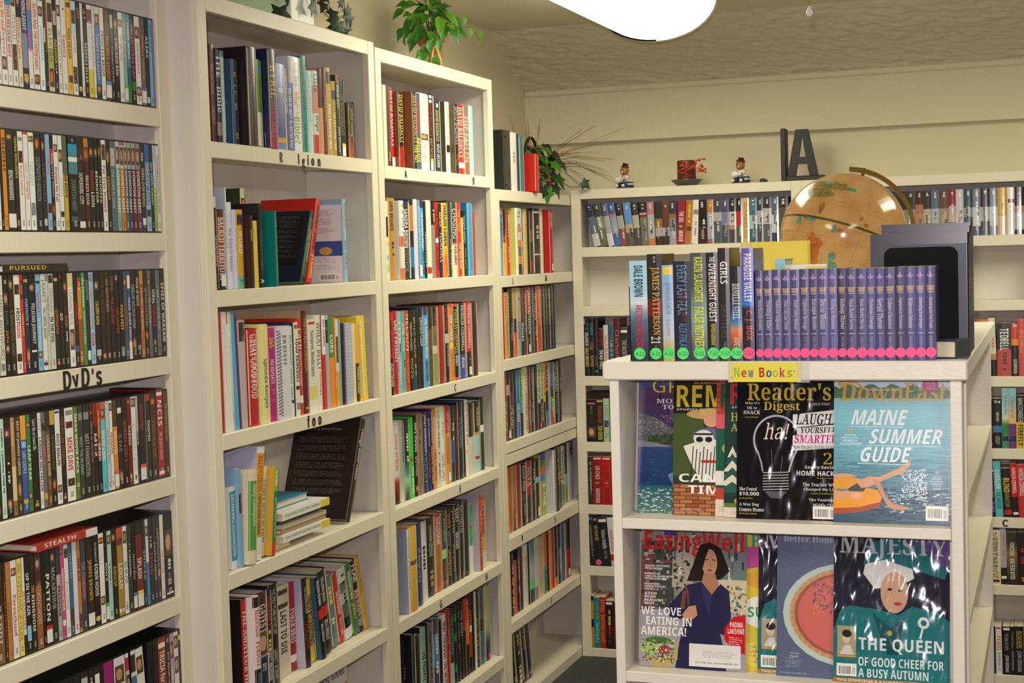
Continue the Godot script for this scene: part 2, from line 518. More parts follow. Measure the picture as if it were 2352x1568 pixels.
# rows: "u thickness height out lean kind depth|bands|print ..." in millimetres and degrees
func shelf(face: String, plane: float, y: float, ppm: float, phrase: String, group: String, rows: Array) -> void:
	var i := 0
	for row in rows:
		i += 1
		var fs: PackedStringArray = row.split("|")
		var a := fs[0].split(" ", false)
		var u := float(a[0]) * 0.001; var t := float(a[1]) * 0.001; var h := float(a[2]) * 0.001
		var out := float(a[3]) * 0.001; var lean := deg_to_rad(float(a[4])); var kind := a[5]; var d := float(a[6]) * 0.001
		var mk := make_book(kind, t * cos(lean), h, d, fs[1], Array(fs.slice(2)), ppm)
		var o: Node3D = mk[0]
		o.name = numbered(KINDS[kind][0])
		add_child(o)
		var turn := PI / 2 if face == "L" else 0.0
		var bas := Basis(Vector3.UP, turn) * Basis(Vector3(0, 0, 1), -lean)
		var base := Vector3(plane + out, y, -(u + t * 0.5)) if face == "L" else Vector3(u + t * 0.5, y, plane + out)
		if lean != 0.0:   # rests on its lower corner
			var side := signf(lean) * t * cos(lean) * 0.5
			var corner := bas * Vector3(side, 0, 0)
			base.y = y - corner.y
		o.transform = Transform3D(bas, base + Vector3(0, 0.0003, 0))
		var cn := colour_name(mk[1])
		var fg: Color = mk[2]
		var with_ := ""
		if fg.a > 0.0 and colour_name(fg) != cn and kind != "aud": with_ = " with %s lettering" % colour_name(fg)
		var lean_w := "leaning " if absf(lean) > 0.06 else ""
		tag(o, "%s%s %s%s, %s from left on %s" % [lean_w, cn, NOUN[kind], with_, ordinal(i), phrase], KINDS[kind][1], group)

# ---------- print: covers ----------
var cv: Image
var cw := 0.0
var chh := 0.0
func canvas(w: int, h: int, c: Color) -> void:
	cv = Image.create_empty(w, h, false, Image.FORMAT_RGBA8); cv.fill(c); cw = w; chh = h

func C(s: String) -> Color: return Color.html(s)

func poly(c: Color, pts: Array) -> void:   # flat list x, y in 0..1
	var n := pts.size() / 2
	var lo := 1e9; var hi := -1e9
	for i in n: lo = minf(lo, pts[2 * i + 1] * chh); hi = maxf(hi, pts[2 * i + 1] * chh)
	for yy in range(maxi(0, int(lo)), mini(int(chh), int(hi) + 1)):
		var y := yy + 0.5
		var xs := []
		for i in n:
			var j := (i + 1) % n
			var y0: float = pts[2 * i + 1] * chh; var y1: float = pts[2 * j + 1] * chh
			if (y0 <= y) != (y1 <= y):
				xs.append((pts[2 * i] + (pts[2 * j] - pts[2 * i]) * (y - y0) / (y1 - y0)) * cw)
		xs.sort()
		for k in range(0, xs.size() - 1, 2):
			var x0 := clampi(int(xs[k]), 0, int(cw)); var x1 := clampi(int(xs[k + 1]), 0, int(cw))
			if x1 > x0: cv.fill_rect(Rect2i(x0, yy, x1 - x0, 1), c)

func oval(c: Color, x: float, y: float, rx: float, ry: float) -> void:
	var p := []
	for k in 28: p.append_array([x + cos(TAU * k / 28.0) * rx, y + sin(TAU * k / 28.0) * ry])
	poly(c, p)

func rect(c: Color, x: float, y: float, w: float, h: float) -> void:
	cv.fill_rect(Rect2i(int(x * cw), int(y * chh), maxi(1, int(w * cw)), maxi(1, int(h * chh))), c)

func grad(c0: Color, c1: Color, y0: float, y1: float, x0 := 0.0, x1 := 1.0) -> void:   # printed picture: sky, water, backdrop
	var a := int(y0 * chh); var b := int(y1 * chh)
	for y in range(a, b): cv.fill_rect(Rect2i(int(x0 * cw), y, int((x1 - x0) * cw), 1), c0.lerp(c1, float(y - a) / maxf(1, b - a)))

func line(c: Color, x0: float, y0: float, x1: float, y1: float, w: float) -> void:
	var d := Vector2((x1 - x0) * cw, (y1 - y0) * chh)
	var n := d.orthogonal().normalized() * w * cw * 0.5
	var nx := n.x / cw; var ny := n.y / chh
	poly(c, [x0 + nx, y0 + ny, x1 + nx, y1 + ny, x1 - nx, y1 - ny, x0 - nx, y0 - ny])

func curve(c: Color, pts: Array, w: float) -> void:
	for i in range(0, pts.size() - 2, 2): line(c, pts[i], pts[i + 1], pts[i + 2], pts[i + 3], w)

func specks(cols: Array, n: int, x0: float, y0: float, x1: float, y1: float, w: float, h: float) -> void:
	for i in n:
		rect(cols[rng.randi() % cols.size()], rng.randf_range(x0, x1), rng.randf_range(y0, y1), w * rng.randf_range(0.4, 1.3), h * rng.randf_range(0.4, 1.3))

func words(s: String, f: String, c: Color, x: float, y: float, w: float, h: float, mode := 0, shear := 0.0) -> void:
	write(cv, Rect2(x * cw, y * chh, w * cw, h * chh), s, f, c, mode, shear, 56)

func barcode(x: float, y: float, w: float, h: float) -> void:
	rect(C("e8e8e4"), x, y, w, h)
	var q := x + w * 0.1
	while q < x + w * 0.72:
		var b := rng.randf_range(0.012, 0.035) * w
		rect(C("202020"), q, y + h * 0.22, b, h * 0.62); q += b + rng.randf_range(0.014, 0.035) * w
	q = x + w * 0.8
	while q < x + w * 0.94:
		rect(C("202020"), q, y + h * 0.3, 0.02 * w, h * 0.54); q += 0.05 * w

func small_print(c: Color, x: float, y: float, w: float, h: float, rows: int) -> void:
	for i in rows:
		greek(cv, Rect2(x * cw, (y + h * i / rows) * chh, w * cw * rng.randf_range(0.8, 1.0), h / rows * 0.55 * chh), c)

func cover_tex() -> ImageTexture: return ImageTexture.create_from_image(cv)

func cover_canyon() -> void:
	canvas(520, 680, C("2c3458"))
	grad(C("5a6aa0"), C("463c6c"), 0.0, 0.12)
	grad(C("5a4468"), C("3c2c50"), 0.1, 0.42)
	for i in 26: rect(C(["6a4a6c", "4a3460", "7a5670", "38284c"][i % 4]), rng.randf_range(0.05, 1.0), rng.randf_range(0.1, 0.3), rng.randf_range(0.01, 0.03), rng.randf_range(0.06, 0.16))
	poly(C("5c5c62"), [0, 0.26, 0.16, 0.3, 0.4, 0.4, 0.6, 0.45, 1, 0.46, 1, 0.52, 0, 0.52])
	specks([C("74747a"), C("484a50"), C("8a8a8e")], 220, 0.0, 0.28, 0.5, 0.46, 0.02, 0.01)
	poly(C("3a4634"), [0.1, 0.44, 0.4, 0.42, 1, 0.42, 1, 0.5, 0.1, 0.5])
	specks([C("4c5c3c"), C("2c3828")], 160, 0.1, 0.41, 1.0, 0.49, 0.02, 0.01)
	poly(C("7c7c88"), [0, 0.47, 0.2, 0.49, 0.34, 0.52, 0.3, 0.54, 0, 0.55])
	grad(C("2f4674"), C("1f3868"), 0.52, 0.8)
	specks([C("3a5488"), C("28406c")], 240, 0.0, 0.52, 1.0, 0.8, 0.06, 0.004)
	grad(C("2a5a6c"), C("5a7c74"), 0.8, 1.0)
	specks([C("d4dcd8"), C("9ab4b8"), C("4a6a78"), C("b8c8c8")], 380, 0.0, 0.82, 1.0, 1.0, 0.03, 0.008)
	poly(C("6a8ca4"), [0.3, 0.72, 0.36, 0.7, 0.5, 0.76, 0.6, 0.86, 0.54, 0.92, 0.36, 0.8])
	poly(C("7a9cb0"), [0.52, 0.78, 0.62, 0.77, 0.86, 0.86, 0.9, 0.94, 0.7, 0.96, 0.56, 0.9])
	poly(C("b0803c"), [0.52, 0.66, 0.72, 0.64, 0.74, 0.7, 0.5, 0.72])
	rect(C("28242c"), 0.5, 0.7, 0.3, 0.06)
	words("GRAND", "s", C("d8d040"), 0.14, 0.025, 0.72, 0.095)
	line(C("a83040"), 0.1, 0.125, 0.9, 0.125, 0.003)
	words("MONUMENT", "R", C("e4e4ec"), 0.18, 0.165, 0.6, 0.035)
	words("TO CATARACT", "R", C("e4e4ec"), 0.24, 0.21, 0.6, 0.033)

func cover_candy() -> void:
	canvas(520, 680, C("3a4030"))
	rect(C("28241e"), 0, 0, 1, 0.26)
	rect(C("4a5a34"), 0, 0.26, 0.3, 0.46)
	rect(C("584a3c"), 0.55, 0.26, 0.45, 0.5)
	words("GLAMOUR IN THE AIR - DIANA", "S", C("c89a3c"), 0.2, 0.03, 0.7, 0.017)
	words("REMIND", "S", C("d8c43a"), 0.03, 0.055, 0.94, 0.16)
	words("STORIES THAT SHAPE OUR LIVES", "S", C("e4e4e0"), 0.03, 0.225, 0.82, 0.014)
	# a child in a straw hat, a striped mask and a skeleton suit before a brick step
	oval(C("c8a468"), 0.38, 0.265, 0.25, 0.04); oval(C("d4b478"), 0.37, 0.25, 0.12, 0.03)
	oval(C("d8a482"), 0.38, 0.31, 0.08, 0.05)
	poly(C("6a6a94"), [0.2, 0.4, 0.34, 0.36, 0.5, 0.38, 0.6, 0.46, 0.56, 0.62, 0.3, 0.6])
	poly(C("e4e0d8"), [0.1, 0.5, 0.34, 0.44, 0.5, 0.46, 0.62, 0.36, 0.68, 0.38, 0.56, 0.56, 0.5, 0.76, 0.3, 0.76, 0.2, 0.66])
	oval(C("dcdcd4"), 0.3, 0.44, 0.1, 0.06); rect(C("28282c"), 0.21, 0.405, 0.18, 0.014); oval(C("28282c"), 0.26, 0.45, 0.035, 0.02); oval(C("28282c"), 0.35, 0.45, 0.035, 0.02)
	for i in 9: line(C("34343a"), 0.2 + i * 0.035, 0.5 + i % 3 * 0.02, 0.18 + i * 0.035, 0.74, 0.009)
	rect(C("b03a34"), 0.28, 0.6, 0.22, 0.02)
	poly(C("b89a4a"), [0.64, 0.48, 0.86, 0.46, 0.96, 0.8, 0.6, 0.8]); oval(C("d8c8b0"), 0.76, 0.38, 0.09, 0.05); oval(C("2a2220"), 0.78, 0.35, 0.1, 0.04)
	poly(C("b8444c"), [0.66, 0.42, 0.86, 0.42, 0.84, 0.5, 0.64, 0.5])
	poly(C("c8d0d4"), [0.6, 0.34, 0.7, 0.27, 0.74, 0.29, 0.66, 0.36])
	poly(C("e0e0e4"), [0.6, 0.66, 1, 0.62, 1, 0.8, 0.6, 0.82])
	for j in 8:
		for i in 9:
			rect(C(["a4603e", "b46c48", "985436", "bc7850"][(i * 7 + j * 3) % 4]), -0.05 + i * 0.125 + (j % 2) * 0.06, 0.78 + j * 0.028, 0.118, 0.024)
	poly(C("1c1c1e"), [0.7, 0.96, 0.8, 0.86, 0.96, 0.84, 1, 1, 0.76, 1])
	words("CANDY", "S", C("f0f0ec"), 0.06, 0.70, 0.62, 0.062)
	words("TIME!", "S", C("f0f0ec"), 0.15, 0.785, 0.46, 0.062)
	small_print(C("c8c8c0"), 0.02, 0.95, 0.3, 0.04, 4)

func cover_brick() -> void:
	canvas(520, 680, C("b84438"))
	for j in 26:
		for i in 12: rect(C(["c04a3c", "b03c34", "c85444"][(i * 5 + j) % 3]), -0.05 + i * 0.1 + (j % 2) * 0.05, j * 0.012, 0.094, 0.0095)
	rect(C("e8e4dc"), 0.03, 0.012, 0.5, 0.03); words("ROY AND DALE", "S", C("404040"), 0.06, 0.018, 0.3, 0.017)
	words("REMIND", "S", C("1f5a44"), 0.04, 0.06, 0.9, 0.17)
	rect(C("d85a6c"), 0, 0.28, 1, 0.1); rect(C("1f5c48"), 0, 0.38, 1, 0.42)
	oval(C("9ab440"), 0.2, 0.52, 0.14, 0.06)
	for i in 12: rect(C("e4e0d8") if i % 2 else C("b83038"), 0.1, 0.58 + i * 0.008, 0.14, 0.008)
	rect(C("e4e0d8"), 0, 0.68, 1, 0.1); rect(C("b84438"), 0, 0.8, 1, 0.08); rect(C("d8ccb8"), 0, 0.88, 1, 0.12)
	small_print(C("8a8070"), 0.04, 0.93, 0.3, 0.04, 4)

func cover_trees() -> void:
	canvas(520, 680, C("1c3a38"))
	words("HIS & HERS", "S", C("3a9a6a"), 0.05, 0.025, 0.5, 0.018)
	words("REMIND", "S", C("c83038"), 0.05, 0.05, 0.94, 0.16)
	words("STORIES THAT SHAPE", "S", C("e4e4e0"), 0.05, 0.22, 0.6, 0.014)
	words("HOME", "r", C("d8c85a"), 0.06, 0.265, 0.3, 0.06); words("AT LAST", "r", C("d8c85a"), 0.06, 0.34, 0.4, 0.055)
	oval(C("e0c850"), 0.2, 0.455, 0.045, 0.035); oval(C("1c3a38"), 0.225, 0.45, 0.04, 0.03)
	for i in 4:
		var x := 0.08 + i * 0.27
		for j in 6: poly(C("2a5a50") if j % 2 else C("dcd8c4"), [x, 0.5 + j * 0.05, x + 0.05 + j * 0.022, 0.58 + j * 0.05, x - 0.05 - j * 0.022, 0.58 + j * 0.05])
	poly(C("d8a030"), [0.1, 0.88, 0.2, 0.8, 0.3, 0.88, 0.26, 0.96, 0.12, 0.96]); rect(C("d85a7c"), 0.28, 0.84, 0.14, 0.05)
	rect(C("5a7a3a"), 0, 0.9, 1, 0.03); rect(C("d8c8b8"), 0, 0.93, 1, 0.07)
	small_print(C("8a8070"), 0.06, 0.955, 0.3, 0.03, 3)

func cover_bulb() -> void:
	canvas(620, 820, C("17161a"))
	words("Reader's", "R", C("d0b83c"), 0.10, 0.02, 0.84, 0.13); words("Digest", "R", C("d0b83c"), 0.27, 0.155, 0.36, 0.085)
	words("LARGE PRINT", "s", C("d8d8d8"), 0.74, 0.165, 0.19, 0.02)
	words("Why It's", "R", C("e4e4e4"), 0.08, 0.16, 0.15, 0.024); words("OK to", "R", C("e4e4e4"), 0.10, 0.195, 0.1, 0.02); words("SNACK", "R", C("e8e8e8"), 0.065, 0.224, 0.17, 0.028)
	words("AN RD ORIGINAL", "S", C("c8b83a"), 0.08, 0.268, 0.14, 0.009)
	var p := []
	for k in 41:
		var a := PI * 0.80 + (TAU - PI * 0.6) * k / 40.0
		p.append_array([0.40 + cos(a) * 0.225, 0.43 + sin(a) * 0.17])
	curve(C("8c8c9c"), p, 0.022); curve(C("c4c4d4"), p, 0.008)
	curve(C("9c9cac"), [0.218, 0.53, 0.25, 0.6, 0.265, 0.66], 0.018); curve(C("b4b4c4"), [0.582, 0.53, 0.545, 0.6, 0.525, 0.66], 0.018)
	for i in 7: line(C("a4a4ac"), 0.265, 0.67 + i * 0.02, 0.525, 0.662 + i * 0.02, 0.010)
	poly(C("5a5a62"), [0.28, 0.8, 0.51, 0.8, 0.44, 0.85, 0.35, 0.85])
	line(C("6a6a72"), 0.36, 0.68, 0.35, 0.5, 0.006); line(C("6a6a72"), 0.44, 0.68, 0.46, 0.55, 0.006)
	words("ha!", "r", C("e8d8c4"), 0.27, 0.31, 0.23, 0.12, 0, 0.2)
	poly(C("d8d8dc"), [0.56, 0.25, 0.97, 0.215, 0.97, 0.31, 0.56, 0.345]); words("LAUGH", "R", C("26242a"), 0.585, 0.245, 0.35, 0.078, 0, 0.16)
	poly(C("d8d8dc"), [0.60, 0.345, 1.0, 0.318, 1.0, 0.385, 0.60, 0.40]); words("YOURSELF", "R", C("26242a"), 0.63, 0.338, 0.35, 0.046, 0, 0.16)
	poly(C("e0e0e0"), [0.56, 0.40, 1.0, 0.37, 1.0, 0.45, 0.56, 0.475]); words("SMARTER", "R", C("c02080"), 0.575, 0.395, 0.42, 0.062, 0, 0.12)
	poly(C("d8d8dc"), [0.55, 0.475, 1.0, 0.445, 1.0, 0.485, 0.55, 0.51]); words("How Humor Builds Brains", "r", C("3a3a3e"), 0.56, 0.468, 0.43, 0.028)
	words("20", "r", C("b8a834"), 0.86, 0.52, 0.2, 0.085)
	words("Sanity-Saving", "R", C("e4e4e4"), 0.68, 0.61, 0.32, 0.034, 0); words("HOME HACKS", "S", C("e8e8e8"), 0.6, 0.65, 0.40, 0.036)
	words("BY JODY L. ROHLENA", "S", C("b8a834"), 0.8, 0.698, 0.2, 0.01)
	words("The Teacher Who", "R", C("e0e0e0"), 0.66, 0.735, 0.34, 0.026); words("Changed My Life", "R", C("e0e0e0"), 0.67, 0.77, 0.33, 0.026)
	words("A BACK-TO-SCHOOL SPECIAL", "S", C("b8a834"), 0.74, 0.805, 0.26, 0.010)
	words("The Vanishing", "R", C("e0e0e0"), 0.72, 0.845, 0.28, 0.026); words("Middle Child", "R", C("e0e0e0"), 0.76, 0.88, 0.24, 0.024)
	words("She Found", "R", C("e4e4e4"), 0.03, 0.775, 0.18, 0.026); words("$10,000", "S", C("e8e8e8"), 0.03, 0.808, 0.20, 0.032); words("AN RD ORIGINAL", "S", C("b8a834"), 0.03, 0.85, 0.14, 0.010)
	words("A War Dog", "R", C("e4e4e4"), 0.03, 0.888, 0.2, 0.028); words("Comes Home", "R", C("e4e4e4"), 0.03, 0.922, 0.25, 0.026); words("FROM SMITHSONIAN", "S", C("b8a834"), 0.03, 0.96, 0.18, 0.010)
	barcode(0.76, 0.90, 0.22, 0.09)

func cover_lake() -> void:
	canvas(700, 900, C("6fb0c4"))
	grad(C("b4cce4"), C("c8d8e4"), 0.0, 0.08)
	var hills := [0.0, 0.07]
	for i in 21: hills.append_array([i / 20.0, 0.055 + 0.018 * sin(i * 1.7) + (0.02 if i > 14 else 0.0)])
	hills.append_array([1.0, 0.14, 0.0, 0.14]); poly(C("3c7048"), hills)
	specks([C("4a8450"), C("2c5c44"), C("5a9058")], 420, 0.0, 0.065, 1.0, 0.13, 0.022, 0.008)
	grad(C("84c4d0"), C("5a98b0"), 0.14, 0.62); grad(C("5a98b0"), C("2c4c60"), 0.62, 1.0)
	specks([C("8cccd8"), C("6cb4c8"), C("78bccc")], 520, 0.0, 0.15, 1.0, 0.55, 0.12, 0.003)
	specks([C("6ca8bc"), C("3c6c84"), C("4a8098")], 420, 0.0, 0.55, 1.0, 0.82, 0.14, 0.005)
	specks([C("1c3444"), C("446478"), C("2a4a5c")], 260, 0.3, 0.76, 1.0, 1.0, 0.1, 0.008)
	specks([C("dce8ec"), C("b8d0d8"), C("f0f4f4")], 260, 0.58, 0.62, 0.80, 0.82, 0.012, 0.009)
	specks([C("dce8ec"), C("9cbccc")], 120, 0.44, 0.78, 1.0, 0.92, 0.03, 0.006)
	# the orange float, arms and legs
	poly(C("e49a20"), [0, 0.70, 0.1, 0.685, 0.22, 0.695, 0.28, 0.73, 0.2, 0.77, 0, 0.77])
	poly(C("ec9c1c"), [0, 0.80, 0.12, 0.78, 0.3, 0.76, 0.38, 0.77, 0.42, 0.82, 0.40, 0.87, 0.22, 0.90, 0, 0.915])
	poly(C("a84a20"), [0, 0.905, 0.22, 0.892, 0.42, 0.85, 0.40, 0.89, 0.2, 0.93, 0, 0.945])
	for i in 12: line(C("d07c14"), 0.02 + i * 0.018, 0.87, 0.022 + i * 0.018, 0.90, 0.003)
	poly(C("d89c74"), [0, 0.67, 0.08, 0.66, 0.18, 0.67, 0.2, 0.685, 0.08, 0.69, 0, 0.695])
	poly(C("3c4448"), [0.12, 0.77, 0.22, 0.72, 0.28, 0.76, 0.26, 0.785, 0.14, 0.785])
	poly(C("d8a07a"), [0.2, 0.72, 0.30, 0.68, 0.40, 0.68, 0.56, 0.62, 0.63, 0.58, 0.66, 0.565, 0.665, 0.585, 0.62, 0.635, 0.60, 0.66, 0.56, 0.66, 0.40, 0.715, 0.30, 0.755, 0.24, 0.76])
	poly(C("cc9068"), [0.34, 0.70, 0.40, 0.71, 0.46, 0.82, 0.52, 0.865, 0.65, 0.885, 0.64, 0.90, 0.52, 0.905, 0.46, 0.87])
	poly(C("d89c78"), [0, 0.77, 0.08, 0.79, 0.18, 0.785, 0.25, 0.82, 0.22, 0.84, 0.15, 0.825, 0, 0.84])
	oval(C("e4b08c"), 0.2, 0.815, 0.05, 0.022)
	words("Down", "R", C("d0a02c"), 0.05, 0.035, 0.55, 0.125, 0, 0.10); words("East", "R", C("d0a02c"), 0.60, 0.03, 0.36, 0.13, 0, 0.06)
	curve(C("d0a02c"), [0.10, 0.06, 0.05, 0.05, 0.04, 0.03, 0.1, 0.02, 0.2, 0.03, 0.25, 0.07], 0.02)
	oval(C("b81a74"), 0.83, 0.045, 0.07, 0.055)
	words("RUN, MAINE,", "S", C("e8c8dc"), 0.785, 0.016, 0.09, 0.011); words("RUN! THIS", "S", C("e8c8dc"), 0.795, 0.033, 0.07, 0.011); words("TO GULP!", "S", C("e8c8dc"), 0.795, 0.05, 0.07, 0.011); words("100-MILER", "S", C("e8c8dc"), 0.79, 0.067, 0.08, 0.011)
	words("THE MAGAZINE OF MAINE", "S", C("d8e4dc"), 0.3, 0.078, 0.26, 0.009)
	words("MAINE", "S", C("dce0ec"), 0.15, 0.22, 0.46, 0.105, 0, 0.26); line(C("dce0ec"), 0.15, 0.336, 0.6, 0.338, 0.005)
	words("SUMMER", "S", C("e0e4ec"), 0.30, 0.35, 0.62, 0.105, 0, 0.26); line(C("e0e4ec"), 0.3, 0.466, 0.93, 0.468, 0.005)
	words("GUIDE", "S", C("e8ecf0"), 0.22, 0.475, 0.42, 0.105, 0, 0.26); line(C("e8ecf0"), 0.21, 0.592, 0.66, 0.594, 0.005)
	words("42", "S", C("c8a83c"), 0.115, 0.35, 0.05, 0.03)
	var tx := ["WAYS TO", "ENJOY EVERY", "CORNER OF", "VACATIONLAND"]
	for i in 4: words(tx[i], "S", C("d8e8f0"), [0.095, 0.065, 0.075, 0.05][i], 0.39 + i * 0.02, [0.1, 0.15, 0.13, 0.19][i], 0.014)
	words("+", "S", C("d0b040"), 0.87, 0.63, 0.035, 0.028)
	var t2 := ["INSIDE", "CHARMED", "STREAMS &", "SUMMITS", "OF JOHN", "DENALI"]
	for i in 6: words(t2[i], "S", C("dce4e8"), [0.855, 0.835, 0.825, 0.835, 0.85, 0.855][i], 0.67 + i * 0.016, [0.06, 0.09, 0.11, 0.1, 0.07, 0.06][i], 0.011)
	barcode(0.79, 0.87, 0.19, 0.10)

func cover_street() -> void:
	canvas(700, 900, C("8a847c"))
	rect(C("6a4440"), 0, 0.1, 0.16, 0.5); rect(C("3c4440"), 0.14, 0.1, 0.18, 0.5); rect(C("a09a90"), 0.3, 0.08, 0.2, 0.35); rect(C("6c7878"), 0.5, 0.05, 0.5, 0.4); rect(C("c8c0a0"), 0.74, 0.36, 0.26, 0.24)
	for i in 50: rect(C(["c8c4bc", "58646a", "90a0a4", "3a4248"][i % 4]), rng.randf_range(0.3, 1.0), rng.randf_range(0.0, 0.36), rng.randf_range(0.01, 0.03), rng.randf_range(0.02, 0.1))
	poly(C("9c98a0"), [0, 0.6, 0.6, 0.56, 1, 0.6, 1, 1, 0, 1])
	specks([C("443c38"), C("787068"), C("2c3430"), C("a89c8c")], 160, 0.0, 0.1, 0.45, 0.58, 0.03, 0.02)
	specks([C("c87c3c"), C("58788c"), C("d8d0b8"), C("3c3c40")], 80, 0.75, 0.4, 1.0, 0.6, 0.02, 0.02)
	rect(C("2c3cac"), 0.22, 0.03, 0.12, 0.03)
	words("EatingWell", "S", C("cc2420"), 0.03, 0.02, 0.94, 0.185)
	words("BAR", "s", C("b83a3a"), 0.20, 0.235, 0.09, 0.024)
	# a woman in a navy dress with long dark hair and a tan shoulder bag
	poly(C("241c1c"), [0.56, 0.12, 0.66, 0.10, 0.76, 0.14, 0.82, 0.26, 0.84, 0.30, 0.76, 0.36, 0.52, 0.38, 0.44, 0.38, 0.50, 0.26])
	oval(C("b88a6c"), 0.655, 0.245, 0.072, 0.098)
	poly(C("a87a5c"), [0.6, 0.32, 0.71, 0.32, 0.74, 0.40, 0.68, 0.48, 0.58, 0.39])
	poly(C("241c1c"), [0.57, 0.13, 0.66, 0.12, 0.62, 0.2, 0.585, 0.3, 0.55, 0.36, 0.50, 0.36]); poly(C("241c1c"), [0.68, 0.13, 0.77, 0.16, 0.82, 0.28, 0.80, 0.32, 0.735, 0.33, 0.735, 0.22])
	line(C("3a2420"), 0.61, 0.225, 0.645, 0.222, 0.008); line(C("3a2420"), 0.675, 0.222, 0.71, 0.226, 0.008); oval(C("a04844"), 0.658, 0.298, 0.026, 0.008); line(C("986c50"), 0.66, 0.24, 0.664, 0.27, 0.006)
	poly(C("28284c"), [0.44, 0.41, 0.58, 0.38, 0.68, 0.47, 0.76, 0.39, 0.84, 0.44, 0.86, 0.62, 0.82, 0.76, 0.76, 0.74, 0.80, 0.86, 0.82, 1.0, 0.34, 1.0, 0.38, 0.80, 0.44, 0.66, 0.28, 0.64, 0.25, 0.58])
	poly(C("34345c"), [0.58, 0.39, 0.68, 0.47, 0.66, 0.62, 0.6, 0.5]); poly(C("a87a5c"), [0.60, 0.39, 0.72, 0.39, 0.68, 0.47])
	curve(C("6c4430"), [0.42, 0.40, 0.45, 0.46, 0.46, 0.55], 0.02); poly(C("704834"), [0.40, 0.46, 0.44, 0.44, 0.42, 0.58, 0.38, 0.58])
	poly(C("c08e70"), [0.40, 0.62, 0.46, 0.56, 0.53, 0.55, 0.545, 0.62, 0.50, 0.65, 0.42, 0.66])
	words("OCTOBER 2022", "S", C("d8d8d8"), 0.03, 0.19, 0.1, 0.008)
	var t := [["GUAVA PASTRIES", 0.24], ["FROM MIAMI", 0.17], ["", 0], ["BARBECUE", 0.15], ["CAULIFLOWER BITES", 0.28], ["FROM HARLEM", 0.20], ["", 0], ["MUSTARD-", 0.15], ["GREEN KIMCHI", 0.2], ["FROM L.A.", 0.14]]
	for i in t.size():
		if t[i][1] > 0: words(t[i][0], "S", C("e8e8e4"), 0.04, 0.275 + i * 0.0185, t[i][1], 0.014)
	var t3 := [["A FEW", 0.12], ["GOOD", 0.11], ["REASONS", 0.18], ["WHY...", 0.13]]
	for i in 4: words(t3[i][0], "S", C("ececec"), 0.04, 0.47 + i * 0.024, t3[i][1], 0.018)
	words("WE LOVE", "S", C("e8e8e4"), 0.01, 0.575, 0.38, 0.058); words("EATING IN", "S", C("e8e8e4"), 0.06, 0.645, 0.43, 0.058); words("AMERICA!", "S", C("e8e8e4"), 0.01, 0.715, 0.43, 0.062)
	poly(C("b49c6c"), [0.04, 0.93, 0.3, 0.92, 0.37, 0.78, 0.36, 0.94, 0.3, 1.0, 0.14, 1.0])
	oval(C("a8bc7c"), 0.10, 0.87, 0.1, 0.05); oval(C("b03c54"), 0.24, 0.88, 0.06, 0.035); oval(C("4c7038"), 0.18, 0.81, 0.12, 0.025)
	specks([C("7ca04c"), C("c8d49c"), C("54343c"), C("3c5c30")], 150, 0.02, 0.8, 0.32, 0.96, 0.02, 0.012)
	poly(C("c81e20"), [0.99, 0.60, 0.88, 0.62, 0.8, 0.70, 0.8, 0.78, 0.88, 0.85, 0.99, 0.88])
	words("PADMA", "S", C("f0e8e8"), 0.85, 0.655, 0.12, 0.038); words("LAKSHMI", "S", C("f0e8e8"), 0.83, 0.70, 0.15, 0.038)
	small_print(C("e8c8c8"), 0.84, 0.76, 0.14, 0.06, 4)
	rect(C("dcdcdc"), 0.47, 0.82, 0.48, 0.16); small_print(C("a4a4a4"), 0.6, 0.87, 0.32, 0.05, 4); greek(cv, Rect2(0.53 * cw, 0.945 * chh, 0.4 * cw, 0.012 * chh), C("8a8a8a"))

func cover_summer() -> void:
	canvas(420, 560, C("d8c43c"))
	words("Better", "R", C("2f94b4"), 0.06, 0.03, 0.5, 0.1); words("& Homes", "R", C("2f94b4"), 0.3, 0.14, 0.5, 0.1)
	poly(C("c8509c"), [0, 0.12, 0.4, 0.1, 0.6, 0.2, 0, 0.28]); oval(C("e0a43c"), 0.3, 0.35, 0.3, 0.08); oval(C("ece4dc"), 0.34, 0.32, 0.14, 0.06)
	oval(C("ece8e0"), 0.3, 0.58, 0.34, 0.13); words("hello", "r", C("4a4a4a"), 0.14, 0.46, 0.4, 0.06, 0, 0.15); words("SUMMER", "S", C("3c9c74"), 0.04, 0.545, 0.6, 0.075)
	words("Savor", "r", C("5a5a5a"), 0.2, 0.64, 0.2, 0.02); words("Cool Treats", "r", C("5a5a5a"), 0.16, 0.67, 0.3, 0.02)
	oval(C("e4d05c"), 0.3, 0.88, 0.34, 0.11); specks([C("d83c54"), C("3c78c0"), C("e8e8e0"), C("54a044"), C("e0842c")], 240, 0.06, 0.8, 0.55, 0.94, 0.02, 0.008)

